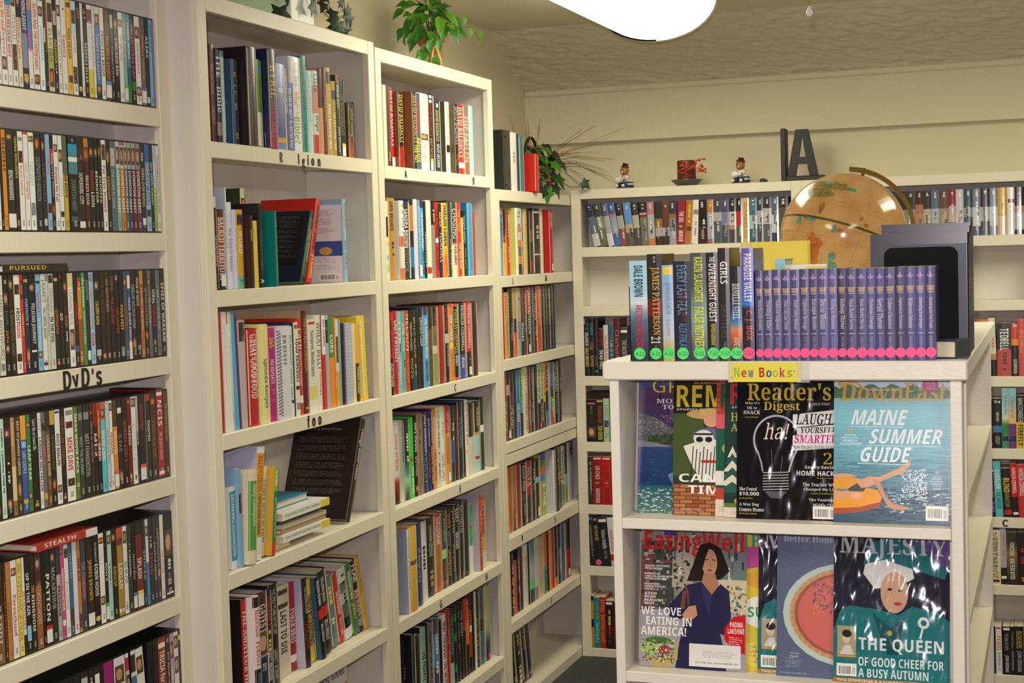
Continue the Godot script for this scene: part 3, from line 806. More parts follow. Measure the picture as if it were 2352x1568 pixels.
func cover_pie() -> void:
	canvas(620, 820, C("4c5a78"))
	specks([C("546282"), C("46546e"), C("50607c")], 700, 0.0, 0.0, 1.0, 1.0, 0.03, 0.01)
	words("Better Homes & Gardens", "R", C("a8b0c0"), 0.06, 0.005, 1.0, 0.045)
	oval(C("b4c4bc"), 0.66, 0.55, 0.60, 0.36); oval(C("98aca4"), 0.66, 0.55, 0.54, 0.325)
	for k in 44:
		var a := TAU * k / 44.0
		oval(C("d08038"), 0.66 + cos(a) * 0.50, 0.55 + sin(a) * 0.30, 0.03, 0.022)
	oval(C("8a5040"), 0.66, 0.55, 0.49, 0.295); oval(C("c85c50"), 0.66, 0.55, 0.46, 0.275)
	specks([C("6c5058"), C("b85850"), C("d87060"), C("5c4c50")], 420, 0.34, 0.33, 0.9, 0.55, 0.02, 0.012)
	oval(C("e0983c"), 0.80, 0.72, 0.18, 0.085); oval(C("e8bc6c"), 0.80, 0.72, 0.155, 0.072); oval(C("e08c34"), 0.80, 0.72, 0.14, 0.064)
	for k in 9: line(C("ecc47c"), 0.80, 0.72, 0.80 + cos(TAU * k / 9.0) * 0.14, 0.72 + sin(TAU * k / 9.0) * 0.062, 0.006)
	oval(C("e0a040"), 0.86, 0.38, 0.16, 0.07); oval(C("d06850"), 0.87, 0.38, 0.13, 0.055)
	poly(C("6c9c48"), [0.56, 0.52, 0.66, 0.50, 0.74, 0.56, 0.68, 0.61, 0.58, 0.60])
	words("The Big", "S", C("b8c0cc"), 0.13, 0.83, 0.09, 0.016); words("Finish", "S", C("b8c0cc"), 0.13, 0.85, 0.08, 0.016); small_print(C("98a4b4"), 0.09, 0.872, 0.16, 0.07, 6)
	words("NOVEMBER 2022 BHG.COM", "S", C("98a4b4"), 0.03, 0.972, 0.26, 0.009)

func cover_queen() -> void:
	canvas(700, 900, C("1c2434"))
	grad(C("1a1c2c"), C("28283c"), 0.0, 0.5)
	poly(C("5c4c80"), [0.6, 0, 1, 0, 1, 0.2, 0.8, 0.22, 0.62, 0.1])
	# a lady in a teal coat and hat
	poly(C("d0d0d4"), [0.30, 0.10, 0.46, 0.06, 0.66, 0.12, 0.70, 0.28, 0.56, 0.34, 0.36, 0.36, 0.26, 0.26])
	poly(C("1f6c74"), [0.3, 0.06, 0.5, 0.0, 0.74, 0.06, 0.98, 0.22, 0.96, 0.28, 0.70, 0.22, 0.44, 0.16, 0.26, 0.2])
	oval(C("c49c84"), 0.53, 0.38, 0.12, 0.14)
	oval(C("a83c54"), 0.56, 0.455, 0.035, 0.012); oval(C("3c2c2c"), 0.49, 0.36, 0.02, 0.008); oval(C("3c2c2c"), 0.58, 0.365, 0.02, 0.008)
	poly(C("1f7078"), [0, 0.66, 0.06, 0.52, 0.14, 0.48, 0.40, 0.5, 0.56, 0.53, 0.68, 0.47, 0.90, 0.50, 1, 0.56, 1, 1, 0, 1])
	poly(C("155058"), [0.34, 0.52, 0.5, 0.62, 0.62, 0.54, 0.56, 0.8, 0.46, 0.8])
	oval(C("b8983c"), 0.49, 0.655, 0.022, 0.018)
	oval(C("d8dcdc"), 0.78, 0.575, 0.05, 0.04); oval(C("1f7078"), 0.78, 0.575, 0.025, 0.02); line(C("d8dcdc"), 0.775, 0.6, 0.75, 0.68, 0.018)
	words("MAJESTY", "R", C("b8bcc4"), 0.05, 0.0, 0.93, 0.165)
	rect(C("a89c80"), 0.035, 0.62, 0.165, 0.21); oval(C("d0c4b0"), 0.115, 0.70, 0.035, 0.04); oval(C("2c2824"), 0.12, 0.672, 0.042, 0.026); poly(C("c8ccc8"), [0.05, 0.82, 0.10, 0.75, 0.15, 0.75, 0.19, 0.82])
	rect(C("a87438"), 0.035, 0.815, 0.165, 0.02); words("Royalty in Miniature", "S", C("e0d0b0"), 0.04, 0.819, 0.15, 0.012)
	words("THE QUEEN", "S", C("dce0e4"), 0.22, 0.69, 0.73, 0.105); words("OF GOOD CHEER FOR", "S", C("dce0e4"), 0.22, 0.825, 0.73, 0.062); words("A BUSY AUTUMN", "S", C("dce0e4"), 0.22, 0.90, 0.60, 0.062)
	barcode(0.03, 0.875, 0.175, 0.085)
	rect(C("a8743c"), 0, 0.972, 1, 0.028); words("TWO WEDDINGS & A FUNERAL - TRAITOR KING", "S", C("e0d4c0"), 0.03, 0.977, 0.9, 0.018)

func plain_back(bg: Color, fg: Color, title: String) -> void:
	canvas(360, 500, bg)
	if title: words(title, "R", fg, 0.2, 0.1, 0.6, 0.035, 2)
	for i in 7: small_print(fg.lerp(bg, 0.35), 0.12, 0.2 + i * 0.085, 0.76, 0.06, 3)

func cover_material(rough := 0.14, coat := 0.0) -> StandardMaterial3D:
	var m := StandardMaterial3D.new(); m.albedo_texture = cover_tex(); m.roughness = rough; m.metallic_specular = 0.5; m.texture_repeat = false
	if coat > 0: m.clearcoat_enabled = true; m.clearcoat = coat; m.clearcoat_roughness = 0.06
	return m

# a limp magazine: x 0..w, y 0..h, front facing +z, gently waved
func sheet_mesh(w: float, h: float, amp: float, nx: float, ny: float, ph: float, crinkle := 0.0) -> Array:
	var st := st_new(); st.set_smooth_group(0)
	var gx := 36; var gy := 44
	var fn := FastNoiseLite.new(); fn.seed = int(ph * 100); fn.frequency = 4.5; fn.fractal_octaves = 2
	var P := func(i: int, j: int) -> Vector3:
		var u := float(i) / gx; var v := float(j) / gy
		var z := amp * (sin(u * nx * TAU + ph) + 0.5 * sin(v * ny * TAU + ph * 1.7)) 
		if crinkle > 0: z += crinkle * fn.get_noise_2d(u * 2.2, v * 0.9)
		return Vector3(u * w, v * h, z)
	for i in gx:
		for j in gy:
			var q := [[i, j], [i, j + 1], [i + 1, j + 1], [i, j], [i + 1, j + 1], [i + 1, j]]
			for k in q:
				st.set_uv(Vector2(float(k[0]) / gx, 1.0 - float(k[1]) / gy)); st.add_vertex(P.call(k[0], k[1]))
	st.generate_normals()
	var body := st_new()
	box(body, Vector3(0.0004, 0.0004, -0.005), Vector3(w - 0.0004, h - 0.0004, -amp * 1.6 - crinkle * 0.6 - 0.0004))
	return [st.commit(), body.commit()]

func magazine(at: Vector3, w: float, h: float, back: float, turn: float, m: Material, label: String, amp := 0.0008, nx := 1.3, ny := 0.6, ph := 0.0, crinkle := 0.0) -> void:
	var o := thing("magazine", at, label, "magazine", "magazines in the display rack")
	o.basis = Basis(Vector3.UP, turn) * Basis(Vector3(1, 0, 0), -back)
	var s := sheet_mesh(w, h, amp, nx, ny, ph, crinkle)
	part("cover", s[0], m, o)
	part("page_block", s[1], M.paper, o)

# ---------- the room ----------
func setup() -> void:
	var cam := Camera3D.new(); cam.name = "camera"; cam.fov = 25.734; cam.near = 0.05; cam.far = 60.0
	cam.position = Vector3(0, CAM_Y, 0); cam.rotation = Vector3(deg_to_rad(-3.302), deg_to_rad(19.934), deg_to_rad(-1.654))
	add_child(cam); cam.current = true
	var e := Environment.new(); e.background_mode = Environment.BG_COLOR; e.background_color = Color.BLACK
	e.tonemap_mode = Environment.TONE_MAPPER_LINEAR; e.tonemap_exposure = 1.1
	e.sdfgi_enabled = true; e.ssao_enabled = true; e.ssil_enabled = true
	var we := WorldEnvironment.new(); we.name = "world"; we.environment = e; add_child(we)
	# the camera's flash, just above the lens
	var fl := SpotLight3D.new(); fl.name = "camera_flash"; fl.position = Vector3(-0.02, CAM_Y + 0.09, 0.02); fl.rotation = Vector3(deg_to_rad(-1.5), deg_to_rad(20), 0)
	fl.light_color = Color(1.0, 0.95, 0.98); fl.light_energy = FLASH; fl.spot_angle = 38; fl.spot_angle_attenuation = 0.6; fl.spot_range = 30; fl.light_size = 0.02; fl.shadow_enabled = true
	add_child(fl)

const FLASH := 3.2
const LAMP := 1.5
const LAMP_GLOW := 2.8

func ceiling_light(x: float, z: float, len: float, label: String) -> void:
	var o := thing("ceiling_light", Vector3(x, 2.44, z), label, "light", "wraparound fluorescent ceiling lights")
	var st := st_new(); st.set_smooth_group(0)
	var n := 20
	var P := func(k: int, zz: float, s: float) -> Vector3:
		var a := PI * k / n
		return Vector3(-cos(a) * 0.2 * s, -0.012 - sin(a) * 0.128 * s, zz)
	for k in n:
		var a: Vector3 = P.call(k, 0, 1.0); var b: Vector3 = P.call(k + 1, 0, 1.0); var c: Vector3 = P.call(k + 1, len, 1.0); var d: Vector3 = P.call(k, len, 1.0)
		for p in [a, c, b, a, d, c]:
			st.set_uv(Vector2.ZERO); st.add_vertex(p)
	st.generate_normals()
	part("lens", st.commit(), M.lens, o)
	for e in [0.0, len]:
		var s := st_new()
		for k in n:
			var z0: float = e - 0.012; var z1: float = e + 0.012
			quad(s, P.call(k, z0, 1.04), P.call(k + 1, z0, 1.04), P.call(k + 1, z1, 1.04), P.call(k, z1, 1.04))
			for zz in [z0, z1]:
				var ctr := Vector3(0, -0.012, zz)
				quad(s, ctr, P.call(k, zz, 1.04), P.call(k + 1, zz, 1.04), ctr + Vector3(0, 0.0001, 0))
		part("end_cap", s.commit(), M.lamp_cap, o)
	board("housing", Vector3(-0.2, -0.012, 0), Vector3(0.2, -0.001, len), M.white_metal, o)
	var l := AreaLight3D.new(); l.name = "tube_light"; l.area_size = Vector2(0.36, len - 0.04)
	l.position = Vector3(0, -0.146, len * 0.5); l.rotation = Vector3(-PI / 2, 0, 0)
	l.light_color = Color(1.0, 0.977, 0.855); l.light_energy = LAMP; l.shadow_enabled = true; l.area_range = 20.0
	o.add_child(l, true)

func materials() -> void:
	M.cream = mat(Color(0.880, 0.852, 0.765), 0.42)
	M.cream.normal_enabled = true; M.cream.normal_texture = noise_normal(0.02, 512, 512, 7, 3.0)
	M.cream.normal_scale = 0.35; M.cream.uv1_triplanar = true; M.cream.uv1_world_triplanar = true; M.cream.uv1_scale = Vector3(3, 9, 9)
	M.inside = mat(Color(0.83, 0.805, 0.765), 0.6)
	M.rack = mat(Color(0.895, 0.872, 0.83), 0.4)
	M.rack.normal_enabled = true; M.rack.normal_texture = M.cream.normal_texture; M.rack.normal_scale = 0.3; M.rack.uv1_triplanar = true; M.rack.uv1_world_triplanar = true; M.rack.uv1_scale = Vector3(3, 9, 9)
	M.wall = mat(Color(0.85, 0.815, 0.70), 0.75)
	M.ceil = mat(Color(0.87, 0.84, 0.745), 0.85)
	M.stucco = mat(Color(0.85, 0.815, 0.71), 0.85)
	M.fascia = mat(Color(0.86, 0.825, 0.71), 0.85)
	M.carpet = mat(Color(1, 1, 1), 0.98)
	M.carpet.albedo_texture = noise_tex(0.25, 512, 512, FastNoiseLite.TYPE_VALUE, 3, 4, Color(0.17, 0.18, 0.18), Color(0.31, 0.32, 0.31))
	M.carpet.uv1_triplanar = true; M.carpet.uv1_world_triplanar = true; M.carpet.uv1_scale = Vector3(2.2, 2.2, 2.2)
	M.paper = mat(Color(0.83, 0.79, 0.70), 0.9)
	M.label = mat(Color(0.88, 0.88, 0.86), 0.5)
	M.case = mat(Color(0.055, 0.055, 0.06), 0.28)
	M.black_plastic = mat(Color(0.07, 0.07, 0.075), 0.35)
	M.black_metal = mat(Color(0.06, 0.06, 0.065), 0.75, 0.0, 0.3)
	M.letter = mat(Color(0.06, 0.055, 0.055), 0.5)
	M.white_metal = mat(Color(0.9, 0.9, 0.88), 0.4)
	M.lens = mat(Color(0.95, 0.95, 0.92), 0.4); M.lens.emission_enabled = true; M.lens.emission = Color(1.0, 0.98, 0.89); M.lens.emission_energy_multiplier = LAMP_GLOW
	M.lamp_cap = mat(Color(0.92, 0.92, 0.88), 0.4)
	M.terracotta = mat(Color(0.80, 0.50, 0.33), 0.8)
	M.soil = mat(Color(0.2, 0.15, 0.1), 0.95)
	M.ribbon = mat(Color(0.88, 0.72, 0.40), 0.45)
	M.leaf = mat(Color(0.22, 0.48, 0.10), 0.4); M.leaf.backlight_enabled = true; M.leaf.backlight = Color(0.14, 0.26, 0.05)
	M.leaf_light = mat(Color(0.42, 0.66, 0.16), 0.4); M.leaf_light.backlight_enabled = true; M.leaf_light.backlight = Color(0.2, 0.3, 0.06)
	M.leaf_dark = mat(Color(0.085, 0.185, 0.09), 0.42)
	M.ivy = mat(Color(0.14, 0.30, 0.10), 0.38)
	M.stem = mat(Color(0.33, 0.45, 0.16), 0.6)
	M.twig = mat(Color(0.36, 0.2, 0.1), 0.8)
	M.twig_pale = mat(Color(0.66, 0.54, 0.3), 0.8)
	M.wicker = mat(Color(0.50, 0.33, 0.16), 0.7)
	M.wicker_dark = mat(Color(0.16, 0.13, 0.11), 0.7)
	M.green_glaze = mat(Color(0.32, 0.52, 0.13), 0.4)
	M.white_glaze = mat(Color(0.93, 0.95, 0.90), 0.12)
	M.candle = mat(Color(0.42, 0.16, 0.11), 0.45)
	M.pewter = mat(Color(0.48, 0.49, 0.46), 0.32, 0.85)
	M.berry = mat(Color(0.82, 0.22, 0.06), 0.35)
	M.bear = mat(Color(0.62, 0.44, 0.24), 0.6)
	M.bear_dark = mat(Color(0.1, 0.07, 0.05), 0.4)
	M.hat = mat(Color(0.33, 0.08, 0.11), 0.5)
	M.shirt = mat(Color(0.86, 0.85, 0.80), 0.6)
	M.jeans = mat(Color(0.12, 0.18, 0.38), 0.6)
	M.green_paint = mat(Color(0.12, 0.28, 0.12), 0.5)
	M.brass = mat(Color(0.52, 0.40, 0.16), 0.35, 0.7)
	M.ceramic = mat(Color(0.93, 0.93, 0.93), 0.15)
	M.letterblock = mat(Color(0.085, 0.09, 0.095), 0.5)
	M.tape = mat(Color(0.92, 0.92, 0.90, 0.35), 0.08); M.tape.transparency = BaseMaterial3D.TRANSPARENCY_ALPHA
	M.yellow_card = mat(Color(0.90, 0.82, 0.28), 0.5)

func noise_normal(freq: float, w: int, h: int, sd: int, strength: float) -> NoiseTexture2D:
	var f := FastNoiseLite.new(); f.frequency = freq; f.seed = sd; f.fractal_octaves = 4
	var t := NoiseTexture2D.new(); t.width = w; t.height = h; t.noise = f; t.seamless = true; t.as_normal_map = true; t.bump_strength = strength
	return t

# a rough plastered sheet between two edges, with real relief
func plaster(a0: Vector3, a1: Vector3, b0: Vector3, b1: Vector3, nu: int, nv: int, amp: float, su: float, sv: float, sd: int) -> ArrayMesh:
	var fn := FastNoiseLite.new(); fn.seed = sd; fn.frequency = 1.0; fn.fractal_octaves = 3
	fn.domain_warp_enabled = true; fn.domain_warp_amplitude = 0.5; fn.domain_warp_frequency = 1.2
	var f2 := FastNoiseLite.new(); f2.seed = sd + 5; f2.frequency = 1.0; f2.fractal_octaves = 2
	var st := st_new(); st.set_smooth_group(0)
	var n := (a1 - a0).cross(b0 - a0).normalized()
	var g := []
	for i in nu + 1:
		var col := []
		for j in nv + 1:
			var u := float(i) / nu; var v := float(j) / nv
			var p := a0.lerp(a1, u).lerp(b0.lerp(b1, u), v)
			var q := fn.get_noise_2d(u * su, v * sv)
			var ridge := pow(clampf(1.0 - absf(q) * 3.4, 0, 1), 2.0)   # thin raised lines of trowelled plaster
			var flat := smoothstep(-0.1, 0.15, f2.get_noise_2d(u * su * 0.8, v * sv * 0.8))
			var edge := minf(minf(u * nu, (1 - u) * nu), minf(v * nv, (1 - v) * nv))
			col.append(p + n * amp * (ridge * 0.7 + flat * 0.5) * clampf(edge, 0, 1))
		g.append(col)
	for i in nu:
		for j in nv:
			for p in [g[i][j], g[i + 1][j + 1], g[i + 1][j], g[i][j], g[i][j + 1], g[i + 1][j + 1]]:
				st.set_uv(Vector2.ZERO); st.add_vertex(p)
	st.generate_normals()
	return st.commit()

func room() -> void:
	var s := slab(Vector3(-2.1, -0.1, -5.95), Vector3(3.0, 0.0, 2.5)); struct("floor", s[0], M.carpet, "dark grey carpeted floor", s[1])
	s = slab(Vector3(-2.1, -0.1, -5.95), Vector3(-2.0, 2.6, 2.5)); struct("wall_left", s[0], M.wall, "cream painted wall behind the tall bookcases", s[1])
	s = slab(Vector3(-2.1, -0.1, -5.95), Vector3(3.0, 2.3, -5.80)); struct("wall_back", s[0], M.wall, "cream painted wall above the long low bookcase", s[1])
	s = slab(Vector3(2.9, -0.1, -5.95), Vector3(3.0, 2.6, 2.5)); struct("wall_right", s[0], M.wall, "cream painted side wall of the library", s[1])
	s = slab(Vector3(-2.1, -0.1, 2.4), Vector3(3.0, 2.6, 2.5)); struct("wall_rear", s[0], M.wall, "cream painted wall behind the viewer", s[1])
	s = slab(Vector3(-2.1, 2.44, -5.42), Vector3(3.0, 2.56, 2.5)); struct("ceiling", s[0], M.ceil, "flat cream painted ceiling with fluorescent lights", s[1])
	# sloping plaster between the flat ceiling and the back beam
	struct("ceiling_slope", plaster(Vector3(-2.0, 2.442, -5.37), Vector3(2.9, 2.442, -5.37), Vector3(-2.0, 2.24, -5.752), Vector3(2.9, 2.24, -5.752), 560, 60, 0.0075, 42.0, 9.0, 3), M.stucco, "sloping ceiling with coarse trowelled plaster texture")
	s = slab(Vector3(-2.05, 2.035, -5.85), Vector3(2.95, 2.245, -5.757)); struct("beam_core", s[0], M.fascia, "plastered beam above the back bookcase", s[1])
	struct("beam_face", plaster(Vector3(-2.0, 2.246, -5.752), Vector3(2.9, 2.246, -5.752), Vector3(-2.0, 2.03, -5.752), Vector3(2.9, 2.03, -5.752), 560, 40, 0.0035, 60.0, 3.0, 11), M.fascia, "plastered face of the beam with cracked vertical texture")
	s = slab(Vector3(-2.0, 2.222, -5.757), Vector3(2.9, 2.246, -5.741), 0.006); struct("trim_1", s[0], M.fascia, "narrow plaster bead along the top of the beam", s[1])
	s = slab(Vector3(-2.05, 2.3, -5.95), Vector3(2.95, 2.56, -5.75)); struct("wall_upper_core", s[0], M.stucco, "solid core behind the sloping ceiling", s[1])

# a bookcase along the left wall: z0 (near) > z1 (far), face at x = fx
func wall_case(fx: float, z0: float, z1: float, tops: Array, top_y: float, top_h: float, label: String, back := -1.975) -> Node3D:
	var o := thing("bookcase", Vector3(fx, 0, z0), label, "bookcase", "cream bookcases along the side wall")
	var k := Vector3(fx, 0, z0)
	var w := 0.038
	for z in [[z0, z0 - w], [z1 + w, z1]]:
		board("stile", Vector3(fx - 0.019, 0, z[1]) - k, Vector3(fx, top_y, z[0]) - k, M.cream, o)
	for z in [[z0, z0 - 0.019], [z1 + 0.019, z1]]:
		board("side_panel", Vector3(back, 0, z[1]) - k, Vector3(fx - 0.0192, top_y - 0.001, z[0]) - k, M.inside, o)
	board("back_panel", Vector3(back - 0.006, 0, z1) - k, Vector3(back, top_y - 0.002, z0) - k, M.inside, o)
	board("top_rail", Vector3(fx - 0.019, top_y - top_h, z1 + w) - k, Vector3(fx, top_y, z0 - w) - k, M.cream, o)
	board("top_board", Vector3(back, top_y - 0.02, z1 + 0.0195) - k, Vector3(fx - 0.0195, top_y - 0.001, z0 - 0.0195) - k, M.cream, o)
	for t in tops:
		var y: float = t[0]
		board("shelf_edge", Vector3(fx - 0.019, y - t[1], z1 + w) - k, Vector3(fx, y, z0 - w) - k, M.cream, o)
		board("shelf_board", Vector3(back, y - 0.019, z1 + 0.0195) - k, Vector3(fx - 0.0195, y - 0.0006, z0 - 0.0195) - k, M.cream, o)
	return o

func letter(parent: Node3D, s: String, at: Vector3, size: float, face: String, tilt := 0.0, squeeze := 0.75, bold := false) -> void:
	var t := TextMesh.new(); t.text = s
	var f := SystemFont.new(); f.font_names = ["Droid Sans"]; f.font_weight = 700 if bold else 400
	t.font = f; t.font_size = 24; t.pixel_size = size / 18.0; t.depth = 0.0012; t.curve_step = 2.0
	var o := part("stick_on_letter", t, M.letter, parent, at - parent.position)
	o.basis = (Basis(Vector3.UP, PI / 2) if face == "L" else Basis()) * Basis(Vector3(0, 0, 1), tilt) * Basis.from_scale(Vector3(squeeze, 1, 1))

func cases() -> void:
	var d := wall_case(-1.84, -1.9, -2.888, [[1.932, 0.04], [1.66, 0.04], [1.388, 0.04], [1.12, 0.04], [0.85, 0.04], [0.583, 0.04], [0.31, 0.04], [0.06, 0.06]], 2.235, 0.04, "cream painted bookcase packed with DVD cases")
	for q in [["D", -2.478, 0.0, 0.04], ["v", -2.505, 0.1, 0.034], ["D", -2.538, -0.03, 0.042], ["'", -2.562, 0.0, 0.034], ["s", -2.584, 0.04, 0.04]]:
		letter(d, q[0], Vector3(-1.8392, 1.367, q[1]), q[3], "L", q[2], 0.85, true)
	var r := wall_case(-1.76, -2.888, -3.80, [[1.862, 0.037], [1.529, 0.038], [1.204, 0.037], [0.885, 0.037], [0.557, 0.037], [0.23, 0.037], [0.05, 0.05]], 2.187, 0.038, "tall cream bookcase with religion and cookery shelves")
	for q in [["R", -3.245], ["l", -3.335], ["g", -3.36], ["i", -3.385], ["o", -3.41], ["n", -3.445]]:
		letter(r, q[0], Vector3(-1.7592, 1.842 - (0.004 if q[0] == "g" else 0.0), q[1]), 0.026, "L", 0.0, 0.8, q[0] != "R")
	for q in [["f", -3.335], ["o", -3.364], ["o", -3.397]]:
		letter(r, q[0], Vector3(-1.7592, 1.186, q[1]), 0.03, "L", 0.0, 0.8, true)
	var a := wall_case(-1.76, -3.806, -4.726, [[1.851, 0.037], [1.526, 0.037], [1.2, 0.037], [0.878, 0.037], [0.554, 0.038], [0.2305, 0.037], [0.05, 0.05]], 2.176, 0.038, "tall cream bookcase lettered A to H beside the terracotta pot")
	for q in [["A", 1.832, -3.99], ["B", 1.832, -4.53], ["C", 1.181, -4.32], ["E", 0.859, -4.335], ["G", 0.535, -4.15], ["H", 0.535, -4.54]]:
		letter(a, q[0], Vector3(-1.7592, q[1], q[2]), 0.023, "L", 0.0, 0.9)
	var c := wall_case(-1.76, -4.73, -5.74, [[1.519, 0.039], [1.232, 0.038], [0.947, 0.037], [0.616, 0.045], [0.324, 0.038], [0.04, 0.04]], 1.813, 0.038, "lower cream corner bookcase under the ivy basket")
	for q in [["L", 1.5, -4.88], ["M", 1.5, -5.24], ["R", 0.596, -4.9], ["S", 0.596, -5.27], ["I", 0.305, -5.2]]:
		letter(c, q[0], Vector3(-1.7592, q[1], q[2]), 0.022, "L", 0.0, 0.8)
	# the second edging strip under the third shelf of the corner case
	board("shelf_edge", Vector3(-1.779, 0.868, -5.70) - c.position, Vector3(-1.761, 0.906, -4.77) - c.position, M.cream, c)
	# the long bookcase on the back wall
	var b := thing("bookcase", Vector3(-1.757, 0, -5.56), "long low cream bookcase on the back wall behind the globe", "bookcase")
	var k := b.position
	var fz := -5.56
	for x in [-1.757, -0.905, -0.06, 0.80, 1.66]:
		board("stile", Vector3(x, 0, fz - 0.019) - k, Vector3(x + 0.038, 1.833, fz) - k, M.cream, b)
		board("side_panel", Vector3(x + 0.0095, 0, -5.70) - k, Vector3(x + 0.0285, 1.81, fz - 0.0192) - k, M.inside, b)
	board("back_panel", Vector3(-1.757, 0, -5.706) - k, Vector3(1.698, 1.81, -5.70) - k, M.inside, b)
	board("top_board", Vector3(-1.757, 1.812, -5.80) - k, Vector3(1.698, 1.832, fz - 0.0195) - k, M.cream, b)
	for bay in [[-1.719, -0.905], [-0.867, -0.06], [-0.022, 0.80], [0.838, 1.66]]:
		board("top_rail", Vector3(bay[0], 1.797, fz - 0.019) - k, Vector3(bay[1], 1.833, fz) - k, M.cream, b)
		for y in [1.611, 1.381, 1.11, 0.852, 0.605, 0.362, 0.035]:
			board("shelf_edge", Vector3(bay[0], maxf(0.001, y - 0.038), fz - 0.019) - k, Vector3(bay[1], y, fz) - k, M.cream, b)
			board("shelf_board", Vector3(bay[0] - 0.009, y - 0.019, -5.70) - k, Vector3(bay[1] + 0.009, y - 0.0006, fz - 0.0195) - k, M.cream, b)
	letter(b, "C", Vector3(-0.165, 0.585, fz + 0.0008), 0.026, "B", 0.0, 1.0, true)
	# knots and bolts inside the cases
	for q in [[Vector3(-1.9, 2.03, -2.868), "DVD"], [Vector3(-1.86, 1.06, -3.779), "cookery"]]:
		pass

func magazine_rack() -> void:
	var o := thing("magazine_rack", Vector3(-0.486, 0, -2.8), "cream wooden magazine rack with new books on its top", "rack")
	var k := o.position
	var z0 := -2.8; var z1 := -4.17
	board("top_board", Vector3(-0.828, 1.340, z1) - k, Vector3(-0.145, 1.376, z0 + 0.006) - k, M.rack, o, 0.003)
	board("side_panel", Vector3(-0.816, 0, -4.15) - k, Vector3(-0.797, 1.3395, z0) - k, M.rack, o)
	board("front_post", Vector3(-0.176, 0, -2.84) - k, Vector3(-0.155, 1.3395, z0) - k, M.rack, o)
	board("rear_post", Vector3(-0.24, 0, -4.15) - k, Vector3(-0.155, 1.3395, -4.12) - k, M.rack, o)
	board("end_panel", Vector3(-0.797, 0, -4.15) - k, Vector3(-0.2405, 1.3395, -4.13) - k, M.rack, o)
	board("partition", Vector3(-0.32, 0, -4.128) - k, Vector3(-0.305, 1.3395, -2.99) - k, M.rack, o)
	board("divider", Vector3(-0.796, 0, -2.985) - k, Vector3(-0.156, 1.3395, -2.97) - k, M.rack, o)
	for y in [1.069, 0.765, 0.46, 0.15]:
		board("display_shelf", Vector3(-0.7965, y - 0.021, -2.969) - k, Vector3(-0.1765, y, z0 + 0.001) - k, M.rack, o)
		var back := st_new()   # sloping back that the magazines lean on
		var h := 0.268
		quad(back, Vector3(-0.7965, y, -2.895) - k, Vector3(-0.177, y, -2.895) - k, Vector3(-0.177, y + h, -2.94) - k, Vector3(-0.7965, y + h, -2.94) - k)
		quad(back, Vector3(-0.177, y, -2.90) - k, Vector3(-0.7965, y, -2.90) - k, Vector3(-0.7965, y + h, -2.945) - k, Vector3(-0.177, y + h, -2.945) - k)
		part("sloping_back", back.commit(), M.inside, o)
	for y in [1.105, 0.863, 0.619, 0.37, 0.12]:
		board("side_shelf", Vector3(-0.3045, y - 0.019, -4.119) - k, Vector3(-0.155, y, -2.9855) - k, M.cream, o)
	# the taped NEW BOOKS sign
	var s := thing("paper_sign", Vector3(-0.51, 1.356, z0 + 0.0068), "yellow New Books sign taped to the rack edge", "sign")
	canvas(640, 170, C("e4d850"))
	var ty := [["N", "9ab83a"], ["e", "c03a3a"], ["w", "2f5ca8"], [" ", ""], ["B", "b82a2a"], ["o", "2f5ca8"], ["o", "a8b84a"], ["k", "b83060"], ["s", "9aa84a"], [".", "c03a6a"]]
	var x := 0.08
	words(".", "S", C("5a7a30"), 0.04, 0.72, 0.02, 0.1)
	for i in ty.size():
		if ty[i][1]:
			var up: bool = ty[i][0] in ["N", "B", "k"]
			words(ty[i][0], "S", C(ty[i][1]), x, 0.26 if up else 0.40, 0.075 if ty[i][0] != "." else 0.02, (0.5 if up else 0.36) if ty[i][0] != "." else 0.1, 0, 0.06 * (i % 3 - 1))
		x += 0.095 if i != 3 else 0.06
	var q := st_new(); var hw := 0.068; var hh := 0.0185
	quad(q, Vector3(-hw, -hh, 0.0003), Vector3(hw, -hh, 0.0003), Vector3(hw, hh, 0.0003), Vector3(-hw, hh, 0.0003), Vector2(0, 1), Vector2(1, 1), Vector2(1, 0), Vector2(0, 0))
	part("card", q.commit(), cover_material(0.3), s)
	for e in [-hw - 0.002, hw - 0.008]:
		var tp := st_new()
		var wv := 0.024 if e > 0 else 0.01
		for i in 6:
			var xa: float = e + wv * i / 6.0; var xb: float = e + wv * (i + 1) / 6.0
			var za := 0.0008 + 0.0006 * (i % 2); var zb := 0.0008 + 0.0006 * ((i + 1) % 2)
			quad(tp, Vector3(xa, -hh - 0.001, za), Vector3(xb, -hh - 0.001, zb), Vector3(xb, hh + 0.001, zb), Vector3(xa, hh + 0.001, za))
		part("clear_tape", tp.commit(), M.tape, s)

